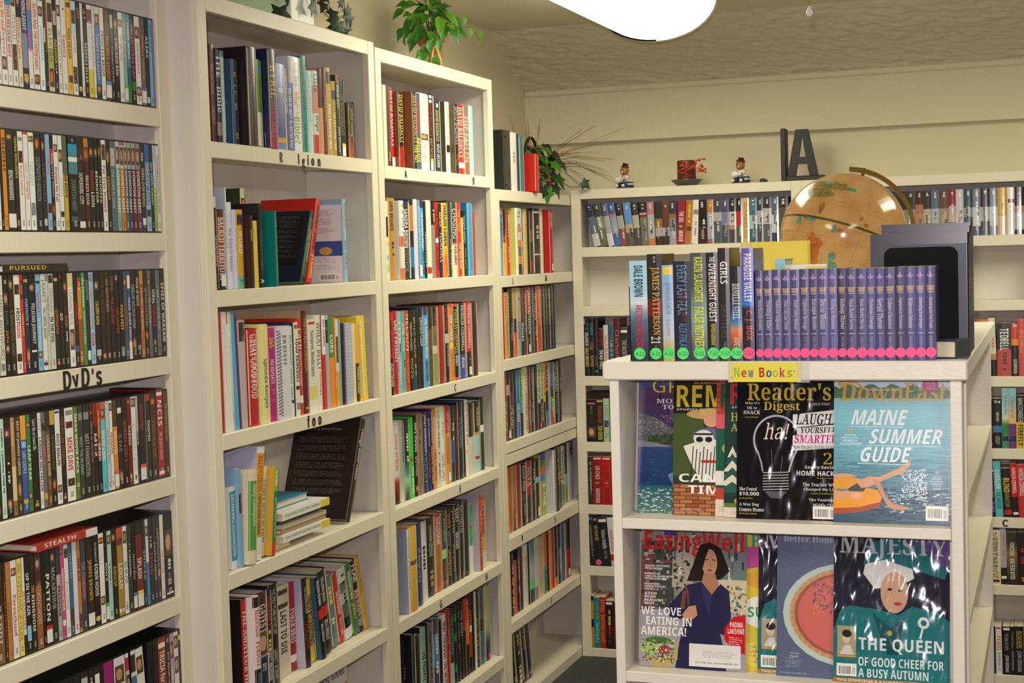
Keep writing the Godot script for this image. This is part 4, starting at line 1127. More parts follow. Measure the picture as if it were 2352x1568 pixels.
func rack_magazines() -> void:
	var z := -2.83
	var b := deg_to_rad(9.0)
	cover_canyon(); magazine(Vector3(-0.784, 1.0695, z - 0.035), 0.205, 0.272, b, 0.02, cover_material(), "magazine with a river canyon cover at the far side of the top row", 0.0006, 0.8, 0.5, 1.0)
	cover_candy(); magazine(Vector3(-0.708, 1.0695, z - 0.022), 0.203, 0.270, b, 0.03, cover_material(), "magazine showing trick-or-treating children above a brick step", 0.0009, 0.7, 0.6, 0.4)
	cover_brick(); magazine(Vector3(-0.622, 1.0695, z - 0.018), 0.203, 0.276, b, 0.0, cover_material(0.22), "sliver of a magazine with a red brick wall cover", 0.0004)
	cover_trees(); magazine(Vector3(-0.604, 1.0695, z - 0.012), 0.203, 0.276, b, 0.0, cover_material(0.22), "sliver of a dark green magazine with snowy trees", 0.0004)
	cover_bulb(); magazine(Vector3(-0.578, 1.0695, z - 0.006), 0.192, 0.268, b, 0.02, cover_material(0.12), "black digest magazine with a light bulb on its cover", 0.0011, 0.9, 0.7, 0.3, 0.0012)
	cover_lake(); magazine(Vector3(-0.392, 1.0695, z + 0.0), 0.213, 0.272, b, 0.0, cover_material(0.24), "summer guide magazine with an orange float on a lake", 0.0004, 0.6, 0.5, 2.0)
	cover_street(); magazine(Vector3(-0.780, 0.7655, z - 0.012), 0.213, 0.276, b, 0.01, cover_material(0.12), "food magazine with a woman in a navy dress in a street", 0.0016, 1.6, 0.2, 0.9)
	cover_summer(); magazine(Vector3(-0.575, 0.7655, z - 0.028), 0.2, 0.272, b, 0.0, cover_material(0.25), "sliver of a bright yellow summer magazine", 0.0004)
	cover_queen(); var qm := cover_material(0.16, 0.6)
	magazine(Vector3(-0.545, 0.7655, z - 0.02), 0.21, 0.275, b, 0.0, qm, "shiny wrapped magazine half hidden behind the pie magazine", 0.0022, 2.2, 0.5, 1.2, 0.004)
	cover_pie(); magazine(Vector3(-0.507, 0.7655, z - 0.01), 0.2, 0.27, b, 0.0, cover_material(0.4), "blue magazine with a fruit tart on its cover", 0.0005, 0.7, 0.5, 0.2)
	magazine(Vector3(-0.397, 0.7655, z + 0.002), 0.213, 0.276, b, 0.0, qm, "plastic-wrapped royal magazine with a lady in a teal coat", 0.0014, 0.8, 0.7, 0.6, 0.0035)

# ---------- single things ----------
func flat_book(n: String, lo: Vector3, size: Vector3, spine_axis: String, cover: Color, spine_words: String, label: String, fg := Color.WHITE, second := Color(0, 0, 0, 0), turn := 0.0) -> Node3D:
	# a book lying down; the spine faces +x or +z
	var o := thing(n, lo, label, "book")
	o.rotation.y = turn
	var t := minf(0.0022, size.y * 0.2)
	var m := tint(cover)
	board("lower_cover", Vector3(0, 0, -size.z), Vector3(size.x, t, 0), m, o, 0.0004)
	board("upper_cover", Vector3(0, size.y - t, -size.z), Vector3(size.x, size.y, 0), m, o, 0.0004)
	board("page_block", Vector3(0.003, t, -size.z + 0.003), Vector3(size.x - 0.003, size.y - t, -0.003), M.paper, o, 0.0003)
	var ln := int((size.z if spine_axis == "x" else size.x) * 2200); var th := maxi(6, int(size.y * 2200))
	var al := alloc(mini(ln, 1000), th)
	var im: Image = pages[al[0]]
	im.fill_rect(al[1], cover)
	if second.a > 0: im.fill_rect(Rect2i(al[1].position + Vector2i(int(al[1].size.x * 0.8), 0), Vector2i(al[1].size.x - int(al[1].size.x * 0.8), th)), second)
	if spine_words: write(im, Rect2(al[1].position.x + ln * 0.06, al[1].position.y + th * 0.2, ln * 0.72, th * 0.55), spine_words, "S", fg)
	var u := uvq(al[1]); var s := st_new()
	if spine_axis == "x":
		var x := size.x + 0.0004
		quad(s, Vector3(x, 0, 0), Vector3(x, 0, -size.z), Vector3(x, size.y, -size.z), Vector3(x, size.y, 0), Vector2(u[0], u[3]), Vector2(u[1], u[3]), Vector2(u[1], u[2]), Vector2(u[0], u[2]))
	else:
		quad(s, Vector3(0, 0, 0.0004), Vector3(size.x, 0, 0.0004), Vector3(size.x, size.y, 0.0004), Vector3(0, size.y, 0.0004), Vector2(u[0], u[3]), Vector2(u[1], u[3]), Vector2(u[1], u[2]), Vector2(u[0], u[2]))
	part("spine", s.commit(), page_mat(al[0], 0.3), o)
	return o

# a book whose near side cover shows, standing on a left-wall shelf and leaning
func show_book(n: String, x: float, y: float, u: float, w: float, h: float, d: float, lean: float, bands: String, fields: Array, cover: StandardMaterial3D, label: String) -> void:
	var mk := make_book("hb", w, h, d, bands, fields, 2.0)
	var o: Node3D = mk[0]; o.name = numbered(n); add_child(o)
	var bas := Basis(Vector3.UP, PI / 2) * Basis(Vector3(0, 0, 1), -deg_to_rad(lean))
	var corner := bas * Vector3(signf(lean) * w * 0.5, 0, 0)
	o.transform = Transform3D(bas, Vector3(x, y - minf(0.0, corner.y) if lean != 0.0 else y, -u))
	var s := st_new()
	var xx := -w * 0.5 - 0.0003
	quad(s, Vector3(xx, 0.001, -d + 0.001), Vector3(xx, 0.001, -0.006), Vector3(xx, h - 0.001, -0.006), Vector3(xx, h - 0.001, -d + 0.001), Vector2(0, 1), Vector2(1, 1), Vector2(1, 0), Vector2(0, 0))
	part("cover_print", s.commit(), cover, o)
	tag(o, label, "book")

func wall_extras() -> void:
	# second shelf under Religion: three books showing their back covers
	plain_back(C("1b2038"), C("b0a8a0"), ""); rect(C("17141a"), 0.06, 0.05, 0.86, 0.72); oval(C("b07a5c"), 0.2, 0.17, 0.075, 0.055); oval(C("5a3424"), 0.2, 0.135, 0.08, 0.035); oval(C("1c2a5c"), 0.2, 0.25, 0.11, 0.035)
	for i in 3: small_print(C("7a7270"), 0.36, 0.07 + i * 0.06, 0.5, 0.05, 4)
	for i in 6: small_print(C("7a7270"), 0.1, 0.27 + i * 0.07, 0.78, 0.05, 4)
	rect(C("e4dcd4"), 0.1, 0.82, 0.36, 0.13); barcode(0.12, 0.83, 0.32, 0.11)
	show_book("hardcover_book", -1.79, 1.5295, 3.395, 0.022, 0.195, 0.16, 21.0, "#1b2038.1#2f5a34.9#1b2038", ["rw .25 .7 Simple Abundance"], cover_material(0.3), "black leaning book showing its back cover and a barcode under Religion")
	plain_back(C("c4261c"), C("c8382c"), "")
	show_book("hardcover_book", -1.785, 1.5295, 3.42, 0.024, 0.225, 0.165, 18.0, "#c8301c", ["Sk .08 .35 MISRAEL", "Sk .4 .6 SHALOM", "Sy .66 .95 DYNAMIC"], cover_material(0.35), "red leaning book behind the black back cover under Religion")
	canvas(360, 500, C("dcdce4")); rect(C("8ab0cc"), 0, 0, 1, 0.06)
	for i in 3: small_print(C("8a8a94"), 0.1, 0.12 + i * 0.11, 0.8, 0.08, 4)
	rect(C("34589a"), 0, 0.5, 1, 0.18); oval(C("c8a050"), 0.7, 0.62, 0.12, 0.05)
	for i in 2: small_print(C("8a8a94"), 0.1, 0.7 + i * 0.09, 0.8, 0.07, 4)
	barcode(0.55, 0.89, 0.4, 0.09)
	show_book("hardcover_book", -1.775, 1.5295, 3.615, 0.021, 0.222, 0.17, 0.0, "#9ac0d0", ["S#8a5a3a .05 .35 KILLING JESUS", "sb .5 .85 BILL OREILLY"], cover_material(0.3), "white and pale blue book standing alone at the shelf end under Religion")
	# house plant book and the lying stack below the cookbooks
	plain_back(C("2a211c"), C("a89c90"), "Foliage House Plants")
	show_book("hardcover_book", -1.775, 0.886, 3.575, 0.03, 0.285, 0.205, 24.0, "#2a211c", ["Rw .1 .6 Foliage House Plants"], cover_material(0.3), "large dark brown plant book leaning against the case side")
	var y := 0.8858
	flat_book("paperback_book", Vector3(-1.935, y, -3.165), Vector3(0.15, 0.017, 0.106), "z", C("dcc070"), "LIGHT COOKING", "small yellow and red cookery book at the bottom of the lying stack", C("4a2a1a"), C("b8242a")); y += 0.0175
	flat_book("paperback_book", Vector3(-1.97, y, -3.20), Vector3(0.2, 0.018, 0.255), "x", C("e0dcd8"), "Living a Healthy Life with Chronic Conditions", "lower white health book with a yellow spine end in the stack", C("4a8a5a"), C("d8c43c")); y += 0.0185
	flat_book("hardcover_book", Vector3(-1.965, y, -3.21), Vector3(0.185, 0.012, 0.24), "x", C("a08a6c"), "", "tan book lying in the middle of the stack"); y += 0.0125
	flat_book("paperback_book", Vector3(-1.968, y, -3.215), Vector3(0.19, 0.010, 0.235), "x", C("c8c0a8"), "", "thin cream book lying in the middle of the stack"); y += 0.0105
	flat_book("hardcover_book", Vector3(-1.972, y, -3.21), Vector3(0.18, 0.012, 0.225), "x", C("4a4048"), "", "thin dark book under the upper white health book"); y += 0.0125
	flat_book("paperback_book", Vector3(-1.97, y, -3.20), Vector3(0.2, 0.019, 0.255), "x", C("e2dedc"), "Living a Healthy Life with Chronic Conditions", "upper white health book with a yellow spine end in the stack", C("4a8a5a"), C("dcc83c")); y += 0.0195
	flat_book("paperback_book", Vector3(-1.945, y, -3.215), Vector3(0.135, 0.018, 0.2), "z", C("2a88a8"), "in miniature", "teal spined picture book on top of the lying stack", C("c8e0e8")); 
	# bookend tongue beside the poker book
	var be := thing("bookend", Vector3(-1.83, 0.8852, -3.15), "black metal bookend tongue beside the poker book", "bookend")
	board("base_plate", Vector3(-0.12, 0, -0.03), Vector3(0.05, 0.0012, 0.03), M.black_metal, be, 0.0004)
	board("upright_plate", Vector3(-0.12, 0.0012, 0.0), Vector3(0.03, 0.012, 0.0012), M.black_metal, be, 0.0004)
	# board-game book on the shelf under the biographies
	canvas(360, 460, C("dcdad8")); words("HORSE GAME", "R", C("2a2a30"), 0.25, 0.08, 0.7, 0.09); line(C("c8a030"), 0.0, 0.28, 1.0, 0.26, 0.02); line(C("b83a2a"), 0.0, 0.30, 1.0, 0.28, 0.02); rect(C("1f2458"), 0, 0, 0.25, 0.25)
	var g := thing("paperback_book", Vector3(-1.83, 0.2302, -3.36), "white game book with coloured stripes on the lowest visible shelf", "book")
	var s := st_new(); quad(s, Vector3(0.0101, 0, 0), Vector3(0.0101, 0, -0.26), Vector3(0.0101, 0.285, -0.26), Vector3(0.0101, 0.285, 0), Vector2(0, 1), Vector2(1, 1), Vector2(1, 0), Vector2(0, 0))
	part("cover", s.commit(), cover_material(0.3), g)
	board("page_block", Vector3(0, 0, -0.26), Vector3(0.01, 0.285, 0), M.paper, g, 0.0004)
	# two cases lying on top of the upright rows
	var p1 := flat_book("dvd_case", Vector3(-1.975, 1.5832, -2.30), Vector3(0.135, 0.0155, 0.195), "x", C("24211c"), "PURSUED", "black DVD case lying flat on the third DVD row", C("c8a83a"))
	p1.set_meta("category", "disc case")
	var p2 := flat_book("dvd_case", Vector3(-1.975, 1.0448, -2.36), Vector3(0.135, 0.0155, 0.195), "x", C("a83424"), "STEALTH", "red and white DVD case lying flat on the fifth DVD row", C("e0d8d0"), C("d8d4d0"))
	p2.set_meta("category", "disc case")
	# a paperback lying on the row behind the rack
	flat_book("paperback_book", Vector3(-1.72, 1.0205, -5.575), Vector3(0.108, 0.024, 0.105), "z", C("241c1c"), "", "dark paperback lying on top of the row behind the rack")
	# binders and books on the corner case
	var by := 1.8135
	for q in [[4.86, 0.075, 0.208, "#2b2c2a", "black ring binder standing on the corner case", true, 0.235, "k"], [4.938, 0.062, 0.205, "#dcdcd6", "white ring binder with a clear sleeve on the corner case", true, 0.235, "w"], [5.002, 0.03, 0.203, "#30384c", "slate blue book beside the white binder", false, 0.2, ""], [5.034, 0.05, 0.199, "#2f7880", "teal book beside the slate blue book", false, 0.2, ""]]:
		var f := ["~e .25 .6"] if q[7] == "w" else []
		var mk := make_book("hb" if not q[5] else "aud", q[1], q[2], 0.17, q[3], f if f.size() else ["@side " + q[3]], 2.0)
		var o: Node3D = mk[0]; o.name = numbered("ring_binder" if q[5] else "hardcover_book"); add_child(o)
		o.transform = Transform3D(Basis(Vector3.UP, PI / 2), Vector3(-1.775, by, -(q[0] + q[1] * 0.5)))
		if q[7] == "k":
			for yy in [0.02, 0.185]: ell("rivet", Vector3(-0.012, yy, 0.0005), Vector3(0.003, 0.003, 0.0012), M.black_metal, o)
		tag(o, q[4], "binder" if q[5] else "book", "binders and books on the corner case")
	var mk2 := make_book("hb", 0.045, 0.137, 0.1, "#c42a20", ["@side #b8241c"], 2.0)
	var rb: Node3D = mk2[0]; rb.name = numbered("hardcover_book"); add_child(rb); rb.transform = Transform3D(Basis(Vector3.UP, PI / 2) * Basis(Vector3(0, 0, 1), -0.03), Vector3(-1.745, by + 0.001, -5.135)); tag(rb, "small bright red book in front of the ivy basket", "book", "binders and books on the corner case")

func globe() -> void:
	var c := Vector3(-0.477, 1.613, -3.7); var r := 0.1515
	var o := thing("globe", Vector3(c.x, 1.376, c.z), "tan desk globe with a brass meridian arm on the rack", "globe")
	var W := 1024; var H := 512
	var im := Image.create_empty(W, H, false, Image.FORMAT_RGBA8)
	var fn := FastNoiseLite.new(); fn.seed = 9; fn.frequency = 2.2; fn.fractal_octaves = 4
	var fd := FastNoiseLite.new(); fd.seed = 21; fd.frequency = 9.0; fd.fractal_octaves = 3
	# seas are parchment; lands in ochre, olive and sea-green: [lat, lon, lat radius, lon radius, colour]
	var lands := globe_lands
	var sea := C("d2a66c"); var sea2 := C("c2925a")
	for y in H:
		var lat := 90.0 - 180.0 * (y + 0.5) / H
		for x in W:
			var lon := 360.0 * (x + 0.5) / W
			var la := deg_to_rad(lat); var lo := deg_to_rad(lon)
			var p := Vector3(cos(la) * cos(lo), sin(la), cos(la) * sin(lo))
			var q := fn.get_noise_3dv(p); var q2 := fd.get_noise_3dv(p)
			var col := sea.lerp(sea2, clampf(0.5 + q * 0.9, 0, 1))
			for L in lands:
				var dl: float = (lat - L[0]) / L[2]; var dn: float = wrapf(lon - L[1], -180, 180) / L[3]
				if dl * dl + dn * dn + q2 * 0.8 < 1.0: col = C(L[4]).lerp(C("6a5030"), clampf(q2 * 0.6 + 0.1, 0, 0.5))
			if absf(lat) < 0.9: col = C("5a5420")
			elif fposmod(lat, 15.0) < 0.4 or fposmod(lon, 15.0) < 0.45: col = col.darkened(0.10)
			im.set_pixel(x, y, col)
	for i in 420:   # fine map lettering
		var lx := rng.randi_range(0, W - 30); var ly := rng.randi_range(60, H - 60)
		greek(im, Rect2(lx, ly, rng.randi_range(8, 26), 3), C("a07a48"))
	var gm := StandardMaterial3D.new(); gm.albedo_texture = ImageTexture.create_from_image(im); gm.roughness = 0.13; gm.metallic_specular = 0.5
	var st := st_new(); st.set_smooth_group(0)
	var nu := 72; var nv := 36
	for i in nu:
		for j in nv:
			var vs := []
			for k in [[i, j], [i + 1, j], [i + 1, j + 1], [i, j + 1]]:
				var lo: float = TAU * k[0] / nu; var la: float = PI / 2 - PI * k[1] / nv
				vs.append([Vector3(cos(la) * cos(lo), sin(la), cos(la) * sin(lo)), Vector2(float(k[0]) / nu, float(k[1]) / nv)])
			for k in [0, 2, 1, 0, 3, 2]:
				st.set_normal(vs[k][0]); st.set_uv(vs[k][1]); st.add_vertex(vs[k][0] * r)
	var sp := part("sphere", st.commit(), gm, o, c - o.position)
	sp.basis = globe_basis
	# meridian arm in the plane of the axis, seen edge-on at the right
	var ax := globe_basis.y
	var side := Vector3(0.94, -0.30, 0.10).normalized(); side = (side - ax * side.dot(ax)).normalized()
	var nrm := ax.cross(side).normalized()
	var arm := st_new()
	var R0 := r + 0.010; var R1 := r + 0.020
	var n := 40
	for k in n:
		var t0 := deg_to_rad(-12.0 + 204.0 * k / n); var t1 := deg_to_rad(-12.0 + 204.0 * (k + 1) / n)
		var q := []
		for t in [t0, t1]:
			var dir: Vector3 = ax * cos(t) + side * sin(t)
			q.append([dir * R0 + nrm * 0.006, dir * R1 + nrm * 0.006, dir * R1 - nrm * 0.006, dir * R0 - nrm * 0.006])
		for e in 4:
			var e2 := (e + 1) % 4
			quad(arm, q[0][e], q[1][e], q[1][e2], q[0][e2])
	part("meridian_arm", arm.commit(), M.brass, o, c - o.position)
	part("axis_pin", tube(PackedVector3Array([ax * (r - 0.002), ax * (r + 0.022)]), 0.004, 0.004, 10), M.brass, o, c - o.position)
	part("base", lathe([Vector2(0, 0), Vector2(0.085, 0), Vector2(0.085, 0.008), Vector2(0.06, 0.018), Vector2(0.022, 0.03), Vector2(0.016, 0.05), Vector2(0.014, 0.072), Vector2(0, 0.072)], 32), M.brass, o)

func rack_top() -> void:
	var y := 1.376
	# thin black metal bookends
	var b := thing("bookend", Vector3(-0.776, y, -2.86), "black metal bookend before the new releases on the rack", "bookend")
	board("upright_plate", Vector3(-0.0012, 0.001, -0.07), Vector3(0, 0.145, 0.04), M.black_metal, b, 0.0005)
	board("base_plate", Vector3(-0.05, 0, -0.05), Vector3(-0.0013, 0.001, 0.045), M.white_metal, b, 0.0004)
	b = thing("bookend", Vector3(-0.235, y, -2.935), "tall black metal bookend with rounded corners facing forward", "bookend")
	var pts := []
	var w := 0.068; var h := 0.206; var rr := 0.016
	pts.append(Vector2(-w, 0)); pts.append(Vector2(w, 0))
	for k in 7: pts.append(Vector2(w - rr + cos(PI / 2 * k / 6) * rr, h - rr + sin(PI / 2 * k / 6) * rr))
	for k in 7: pts.append(Vector2(-w + rr - sin(PI / 2 * k / 6) * rr, h - rr + cos(PI / 2 * k / 6) * rr))
	var st := st_new()
	for k in range(1, pts.size() - 1):
		for z in [0.0, -0.0015]:
			var tri := [pts[0], pts[k + 1], pts[k]] if z == 0.0 else [pts[0], pts[k], pts[k + 1]]
			for p in tri:
				st.set_normal(Vector3(0, 0, 1 if z == 0.0 else -1)); st.set_uv(Vector2.ZERO); st.add_vertex(Vector3(p.x, p.y, z))
	part("upright_plate", st.commit(), M.black_metal, b)
	board("base_plate", Vector3(-0.02, 0, 0.0005), Vector3(w + 0.022, 0.0012, 0.105), M.pewter, b, 0.0004)
	# a wrapped book lying in front of it, fore-edge forward
	flat_book("hardcover_book", Vector3(-0.215, y + 0.0014, -2.845), Vector3(0.05, 0.033, 0.085), "x", C("222a44"), "", "small navy plastic-wrapped book lying beside the rack bookend", Color.WHITE, Color(0, 0, 0, 0), -0.25)
	# large books in a row, spines to the aisle
	var rows := [[-2.955, 0.022, 0.212, 0.15, "#1d2233", "navy book with white back-cover text behind the black bookend", "believe"], [-2.98, 0.026, 0.232, 0.185, "#1e1e22", "tall black book with a cream fore-edge behind the navy one", ""], [-3.012, 0.018, 0.225, 0.16, "#2a3a30", "dark green book with a foil corner in the aisle row", ""], [-3.036, 0.02, 0.236, 0.16, "#241c14", "brown-black book in the aisle row on the rack", ""], [-3.062, 0.026, 0.245, 0.17, "#241c2c", "dark purple book in the aisle row on the rack", ""], [-3.094, 0.02, 0.252, 0.175, "#1c1e1c", "tallest black book in the aisle row on the rack", ""], [-3.12, 0.022, 0.226, 0.15, "#3a88b0", "blue book at the end of the aisle row on the rack", ""]]
	for q in rows:
		var mk := make_book("hb", q[1], q[2], q[3], q[4], ["@side " + q[4], "~s .3 .7"], 1.6)
		var o: Node3D = mk[0]; o.name = numbered("hardcover_book"); add_child(o)
		o.transform = Transform3D(Basis(Vector3.UP, PI / 2), Vector3(-0.148, y + 0.0003, q[0] - q[1] * 0.5))
		tag(o, q[5], "book", "large books along the aisle side of the rack top")
		if q[6]:
			canvas(330, 460, C("1d2233"))
			var tx := ["you believe?", "a plan do", "point to", "cases. The", "and trust", "when you're", "risk taking", "", "", "How to use", "the fraud?", "on a fine,", "rights.", "", "", "track our", "dedication", "this book", "persons,", "destiny."]
			for i in tx.size():
				if tx[i]: words(tx[i], "R", C("c8ccd4"), 0.62, 0.06 + i * 0.029, 0.26, 0.022, 0)
			var s := st_new(); var xx: float = -q[1] * 0.5 - 0.0003
			quad(s, Vector3(xx, 0.001, -q[3] + 0.001), Vector3(xx, 0.001, -0.005), Vector3(xx, q[2] - 0.001, -0.005), Vector3(xx, q[2] - 0.001, -q[3] + 0.001), Vector2(0, 1), Vector2(1, 1), Vector2(1, 0), Vector2(0, 0))
			part("cover_print", s.commit(), cover_material(0.4), o)
	# yellow box files and a pad behind the new releases
	var f := thing("yellow_book", Vector3(-0.62, y, -3.12), "large yellow book standing behind the new releases", "book")
	board("cover", Vector3(0.028, 0, -0.004), Vector3(0.145, 0.226, 0), M.yellow_card, f, 0.0006)
	board("back_cover", Vector3(0, 0, -0.034), Vector3(0.145, 0.226, -0.030), M.yellow_card, f, 0.0006)
	board("page_block", Vector3(0.004, 0.002, -0.0298), Vector3(0.14, 0.221, -0.0042), M.paper, f, 0.0004)
	flat_book("paperback_book", Vector3(-0.52, y, -2.985), Vector3(0.02, 0.19, 0.11), "z", C("8ac8d4"), "", "thin pale blue book standing behind the novels")
	var pad := thing("note_pad", Vector3(-0.505, y, -3.0), "white note pad standing behind the purple novels", "pad")
	board("sheets", Vector3(0, 0, -0.012), Vector3(0.085, 0.178, 0), M.label, pad, 0.0006)
	board("cover", Vector3(0.044, 0.165, 0.0003), Vector3(0.083, 0.174, 0.0008), M.yellow_card, pad, 0.0002)

func heart_leaf(len: float, wid: float, cup: float) -> ArrayMesh:
	var st := st_new(); st.set_smooth_group(0)
	var n := 7; var rows := []
	for i in n + 1:
		var t := float(i) / n
		var w := wid * sin(PI * pow(t, 0.62)) * 0.5 * (1.0 if t < 0.999 else 0.0)
		var zc := -cup * t * t * len
		var row := []
		for k in [-1.0, -0.5, 0.0, 0.5, 1.0]:
			row.append(Vector3(k * w, t * len - (0.10 * len * absf(k) if i == 0 else 0.0), zc + absf(k) * w * 0.35))
		rows.append(row)
	for i in n:
		for k in 4:
			for p in [rows[i][k], rows[i + 1][k], rows[i + 1][k + 1], rows[i][k], rows[i + 1][k + 1], rows[i][k + 1]]:
				st.set_uv(Vector2.ZERO); st.add_vertex(p)
	st.generate_normals(); return st.commit()

func ivy_leaf(size: float) -> ArrayMesh:
	var st := st_new(); st.set_smooth_group(0)
	var out := [Vector2(0, 0), Vector2(0.42, -0.16), Vector2(0.34, 0.14), Vector2(0.62, 0.40), Vector2(0.26, 0.46), Vector2(0, 1.0), Vector2(-0.26, 0.46), Vector2(-0.62, 0.40), Vector2(-0.34, 0.14), Vector2(-0.42, -0.16)]
	var mid := Vector3(0, 0.3, 0.06) * size
	for i in out.size():
		var a: Vector2 = out[i]; var b: Vector2 = out[(i + 1) % out.size()]
		var pa := Vector3(a.x, a.y, -0.18 * a.length_squared() + 0.05 * absf(a.x)) * size; var pb := Vector3(b.x, b.y, -0.18 * b.length_squared() + 0.05 * absf(b.x)) * size
		for p in [mid, pa, pb]:
			st.set_uv(Vector2.ZERO); st.add_vertex(p)
	st.generate_normals(); return st.commit()

func leaf_at(parent: Node3D, mesh: Mesh, m: Material, at: Vector3, tip: Vector3, face: Vector3, s := 1.0) -> void:
	var o := part("leaf", mesh, m, parent, at)
	var y := tip.normalized(); var x := y.cross(face).normalized()
	if x.length() < 0.1: x = Vector3.RIGHT
	o.basis = Basis(x, y, x.cross(y)).scaled(Vector3.ONE * s) if false else Basis(x * s, y * s, x.cross(y) * s)

func plants() -> void:
	rng.seed = 77
	# trailing plant in a terracotta pot
	var o := thing("potted_plant", Vector3(-1.835, 2.1765, -4.395), "trailing heart-leaf plant in a terracotta pot with a gold ribbon", "plant")
	part("pot", lathe([Vector2(0, 0), Vector2(0.026, 0), Vector2(0.035, 0.088), Vector2(0.042, 0.088), Vector2(0.043, 0.115), Vector2(0.037, 0.116), Vector2(0.034, 0.105), Vector2(0, 0.104)], 28), M.terracotta, o)
	part("ribbon", lathe([Vector2(0.0338, 0.066), Vector2(0.0352, 0.066), Vector2(0.0362, 0.084), Vector2(0.0345, 0.084)], 28), M.ribbon, o)
	ell("bow", Vector3(0.022, 0.076, 0.034), Vector3(0.013, 0.013, 0.011), M.ribbon, o)
	for q in [[Vector3(0.02, 0.07, 0.036), Vector3(0.012, 0.02, 0.034), Vector3(0.012, -0.0, 0.03)], [Vector3(0.028, 0.07, 0.032), Vector3(0.034, 0.03, 0.014), Vector3(0.03, 0.0, 0.0)]]:
		part("ribbon_tail", tube(PackedVector3Array(q), 0.005, 0.004, 6), M.ribbon, o)
	var L1 := heart_leaf(0.052, 0.036, 0.5); var L2 := heart_leaf(0.04, 0.026, 0.35)
	var top := Vector3(0, 0.11, 0)
	for i in 74:
		var th := rng.randf_range(0, TAU); var el := rng.randf_range(-0.35, 1.25)
		var rad := rng.randf_range(0.05, 0.125) * (1.0 if el < 0.8 else 0.8)
		var dir := Vector3(cos(th) * cos(el) * 0.72, sin(el), sin(th) * cos(el))
		var p := top + dir * rad + Vector3(0, 0.028, 0)
		if p.x < -0.13: p.x = -0.13
		if p.y < 0.05 and absf(p.x) < 0.05 and absf(p.z) < 0.05: p.y = 0.12
		if i % 3 == 0: part("stalk", tube(PackedVector3Array([top, top.lerp(p, 0.5) + Vector3(0, 0.02, 0), p]), 0.0012, 0.0009, 5), M.stem, o)
		var tip := (dir + Vector3(0, -0.5, 0) + Vector3(rng.randf_range(-0.4, 0.4), rng.randf_range(-0.5, 0.3), rng.randf_range(-0.4, 0.4))).normalized()
		leaf_at(o, L1 if rng.randf() < 0.6 else L2, M.leaf if rng.randf() < 0.72 else M.leaf_light, p, tip, (dir * 0.5 + Vector3(0.55, 0.5, 0.6)).normalized(), rng.randf_range(0.75, 1.15))
	for i in 13:   # the spray hanging towards the near side
		var p := Vector3(rng.randf_range(0.0, 0.05), 0.12 - i * 0.0085, 0.06 + rng.randf_range(-0.015, 0.045) + i * 0.003)
		leaf_at(o, L2, M.leaf if i % 3 else M.leaf_light, p, Vector3(rng.randf_range(-0.2, 0.3), -0.8, rng.randf_range(-0.3, 0.7)), Vector3(0.7, 0.2, 0.6), 1.0)
	part("stalk", tube(PackedVector3Array([Vector3(0.01, 0.115, 0.03), Vector3(0.03, 0.09, 0.075), Vector3(0.03, 0.03, 0.095)]), 0.0012, 0.0008, 5), M.stem, o)
	var v := PackedVector3Array([top, Vector3(0.05, 0.14, -0.09), Vector3(0.06, 0.16, -0.20), Vector3(0.06, 0.125, -0.27)])
	part("stalk", tube(v, 0.0012, 0.0008, 5), M.stem, o)
	for q in [[Vector3(0.05, 0.165, -0.17), Vector3(0, 0.7, 0.3)], [Vector3(0.06, 0.19, -0.21), Vector3(0, 0.4, -0.8)], [Vector3(0.06, 0.155, -0.2), Vector3(0.1, -0.7, 0.3)], [Vector3(0.06, 0.155, -0.285), Vector3(0, -0.8, -0.25)], [Vector3(0.06, 0.12, -0.26), Vector3(0, -0.5, -0.6)], [Vector3(0.05, 0.13, -0.14), Vector3(0, 0.6, -0.5)]]:
		leaf_at(o, L2, M.leaf_light, q[0], q[1], Vector3(0.8, 0.3, 0.5), 0.85)
	# ivy over a green and white glazed planter
	o = thing("ivy_planter", Vector3(-1.80, 2.1875, -3.2), "green and white glazed planter with dark ivy above Religion", "plant")
	board("trough", Vector3(-0.11, 0, -0.20), Vector3(0.0, 0.16, 0.2), M.green_glaze, o, 0.006)
	board("white_panel", Vector3(-0.09, 0, -0.325), Vector3(0.0015, 0.16, -0.195), M.white_glaze, o, 0.004)
	var I1 := ivy_leaf(0.05)
	for q in [[Vector3(0.03, 0.022, -0.085), Vector3(0.05, -1, -0.05), 1.15], [Vector3(0.02, 0.06, -0.27), Vector3(0.1, -0.5, -0.9), 1.0], [Vector3(0.02, 0.09, -0.06), Vector3(0, -0.6, 0.5), 0.9], [Vector3(0.02, 0.10, 0.14), Vector3(0, -0.7, 0.5), 1.0], [Vector3(0.02, 0.075, -0.14), Vector3(0, -0.9, -0.4), 0.9]]:
		leaf_at(o, I1, M.leaf_dark, q[0], q[1], Vector3(0.85, 0.25, 0.45), q[2])
	part("vine", tube(PackedVector3Array([Vector3(-0.02, 0.17, -0.2), Vector3(0.015, 0.1, -0.29), Vector3(0.02, 0.045, -0.345), Vector3(0.02, 0.03, -0.40), Vector3(0.02, 0.06, -0.47), Vector3(0.01, 0.12, -0.48)]), 0.0016, 0.001, 5), M.twig, o)
	for i in 20:
		var a := TAU * i / 20.0
		var p := Vector3(0.012 + rng.randf_range(-0.02, 0.02), 0.10 + cos(a) * 0.075, -0.425 + sin(a) * 0.055)
		if p.y > 0.12 and i % 2 == 0: continue
		leaf_at(o, I1, M.leaf_dark if i % 4 else M.ivy, p, Vector3(0.1, cos(a) * 0.5 - 0.7, sin(a) * 0.7), Vector3(0.85, 0.25, 0.45), rng.randf_range(0.6, 1.0))
	leaf_at(o, I1, M.ivy, Vector3(0.03, 0.03, -0.42), Vector3(0.05, -1, -0.1), Vector3(0.9, 0.2, 0.4), 0.9)
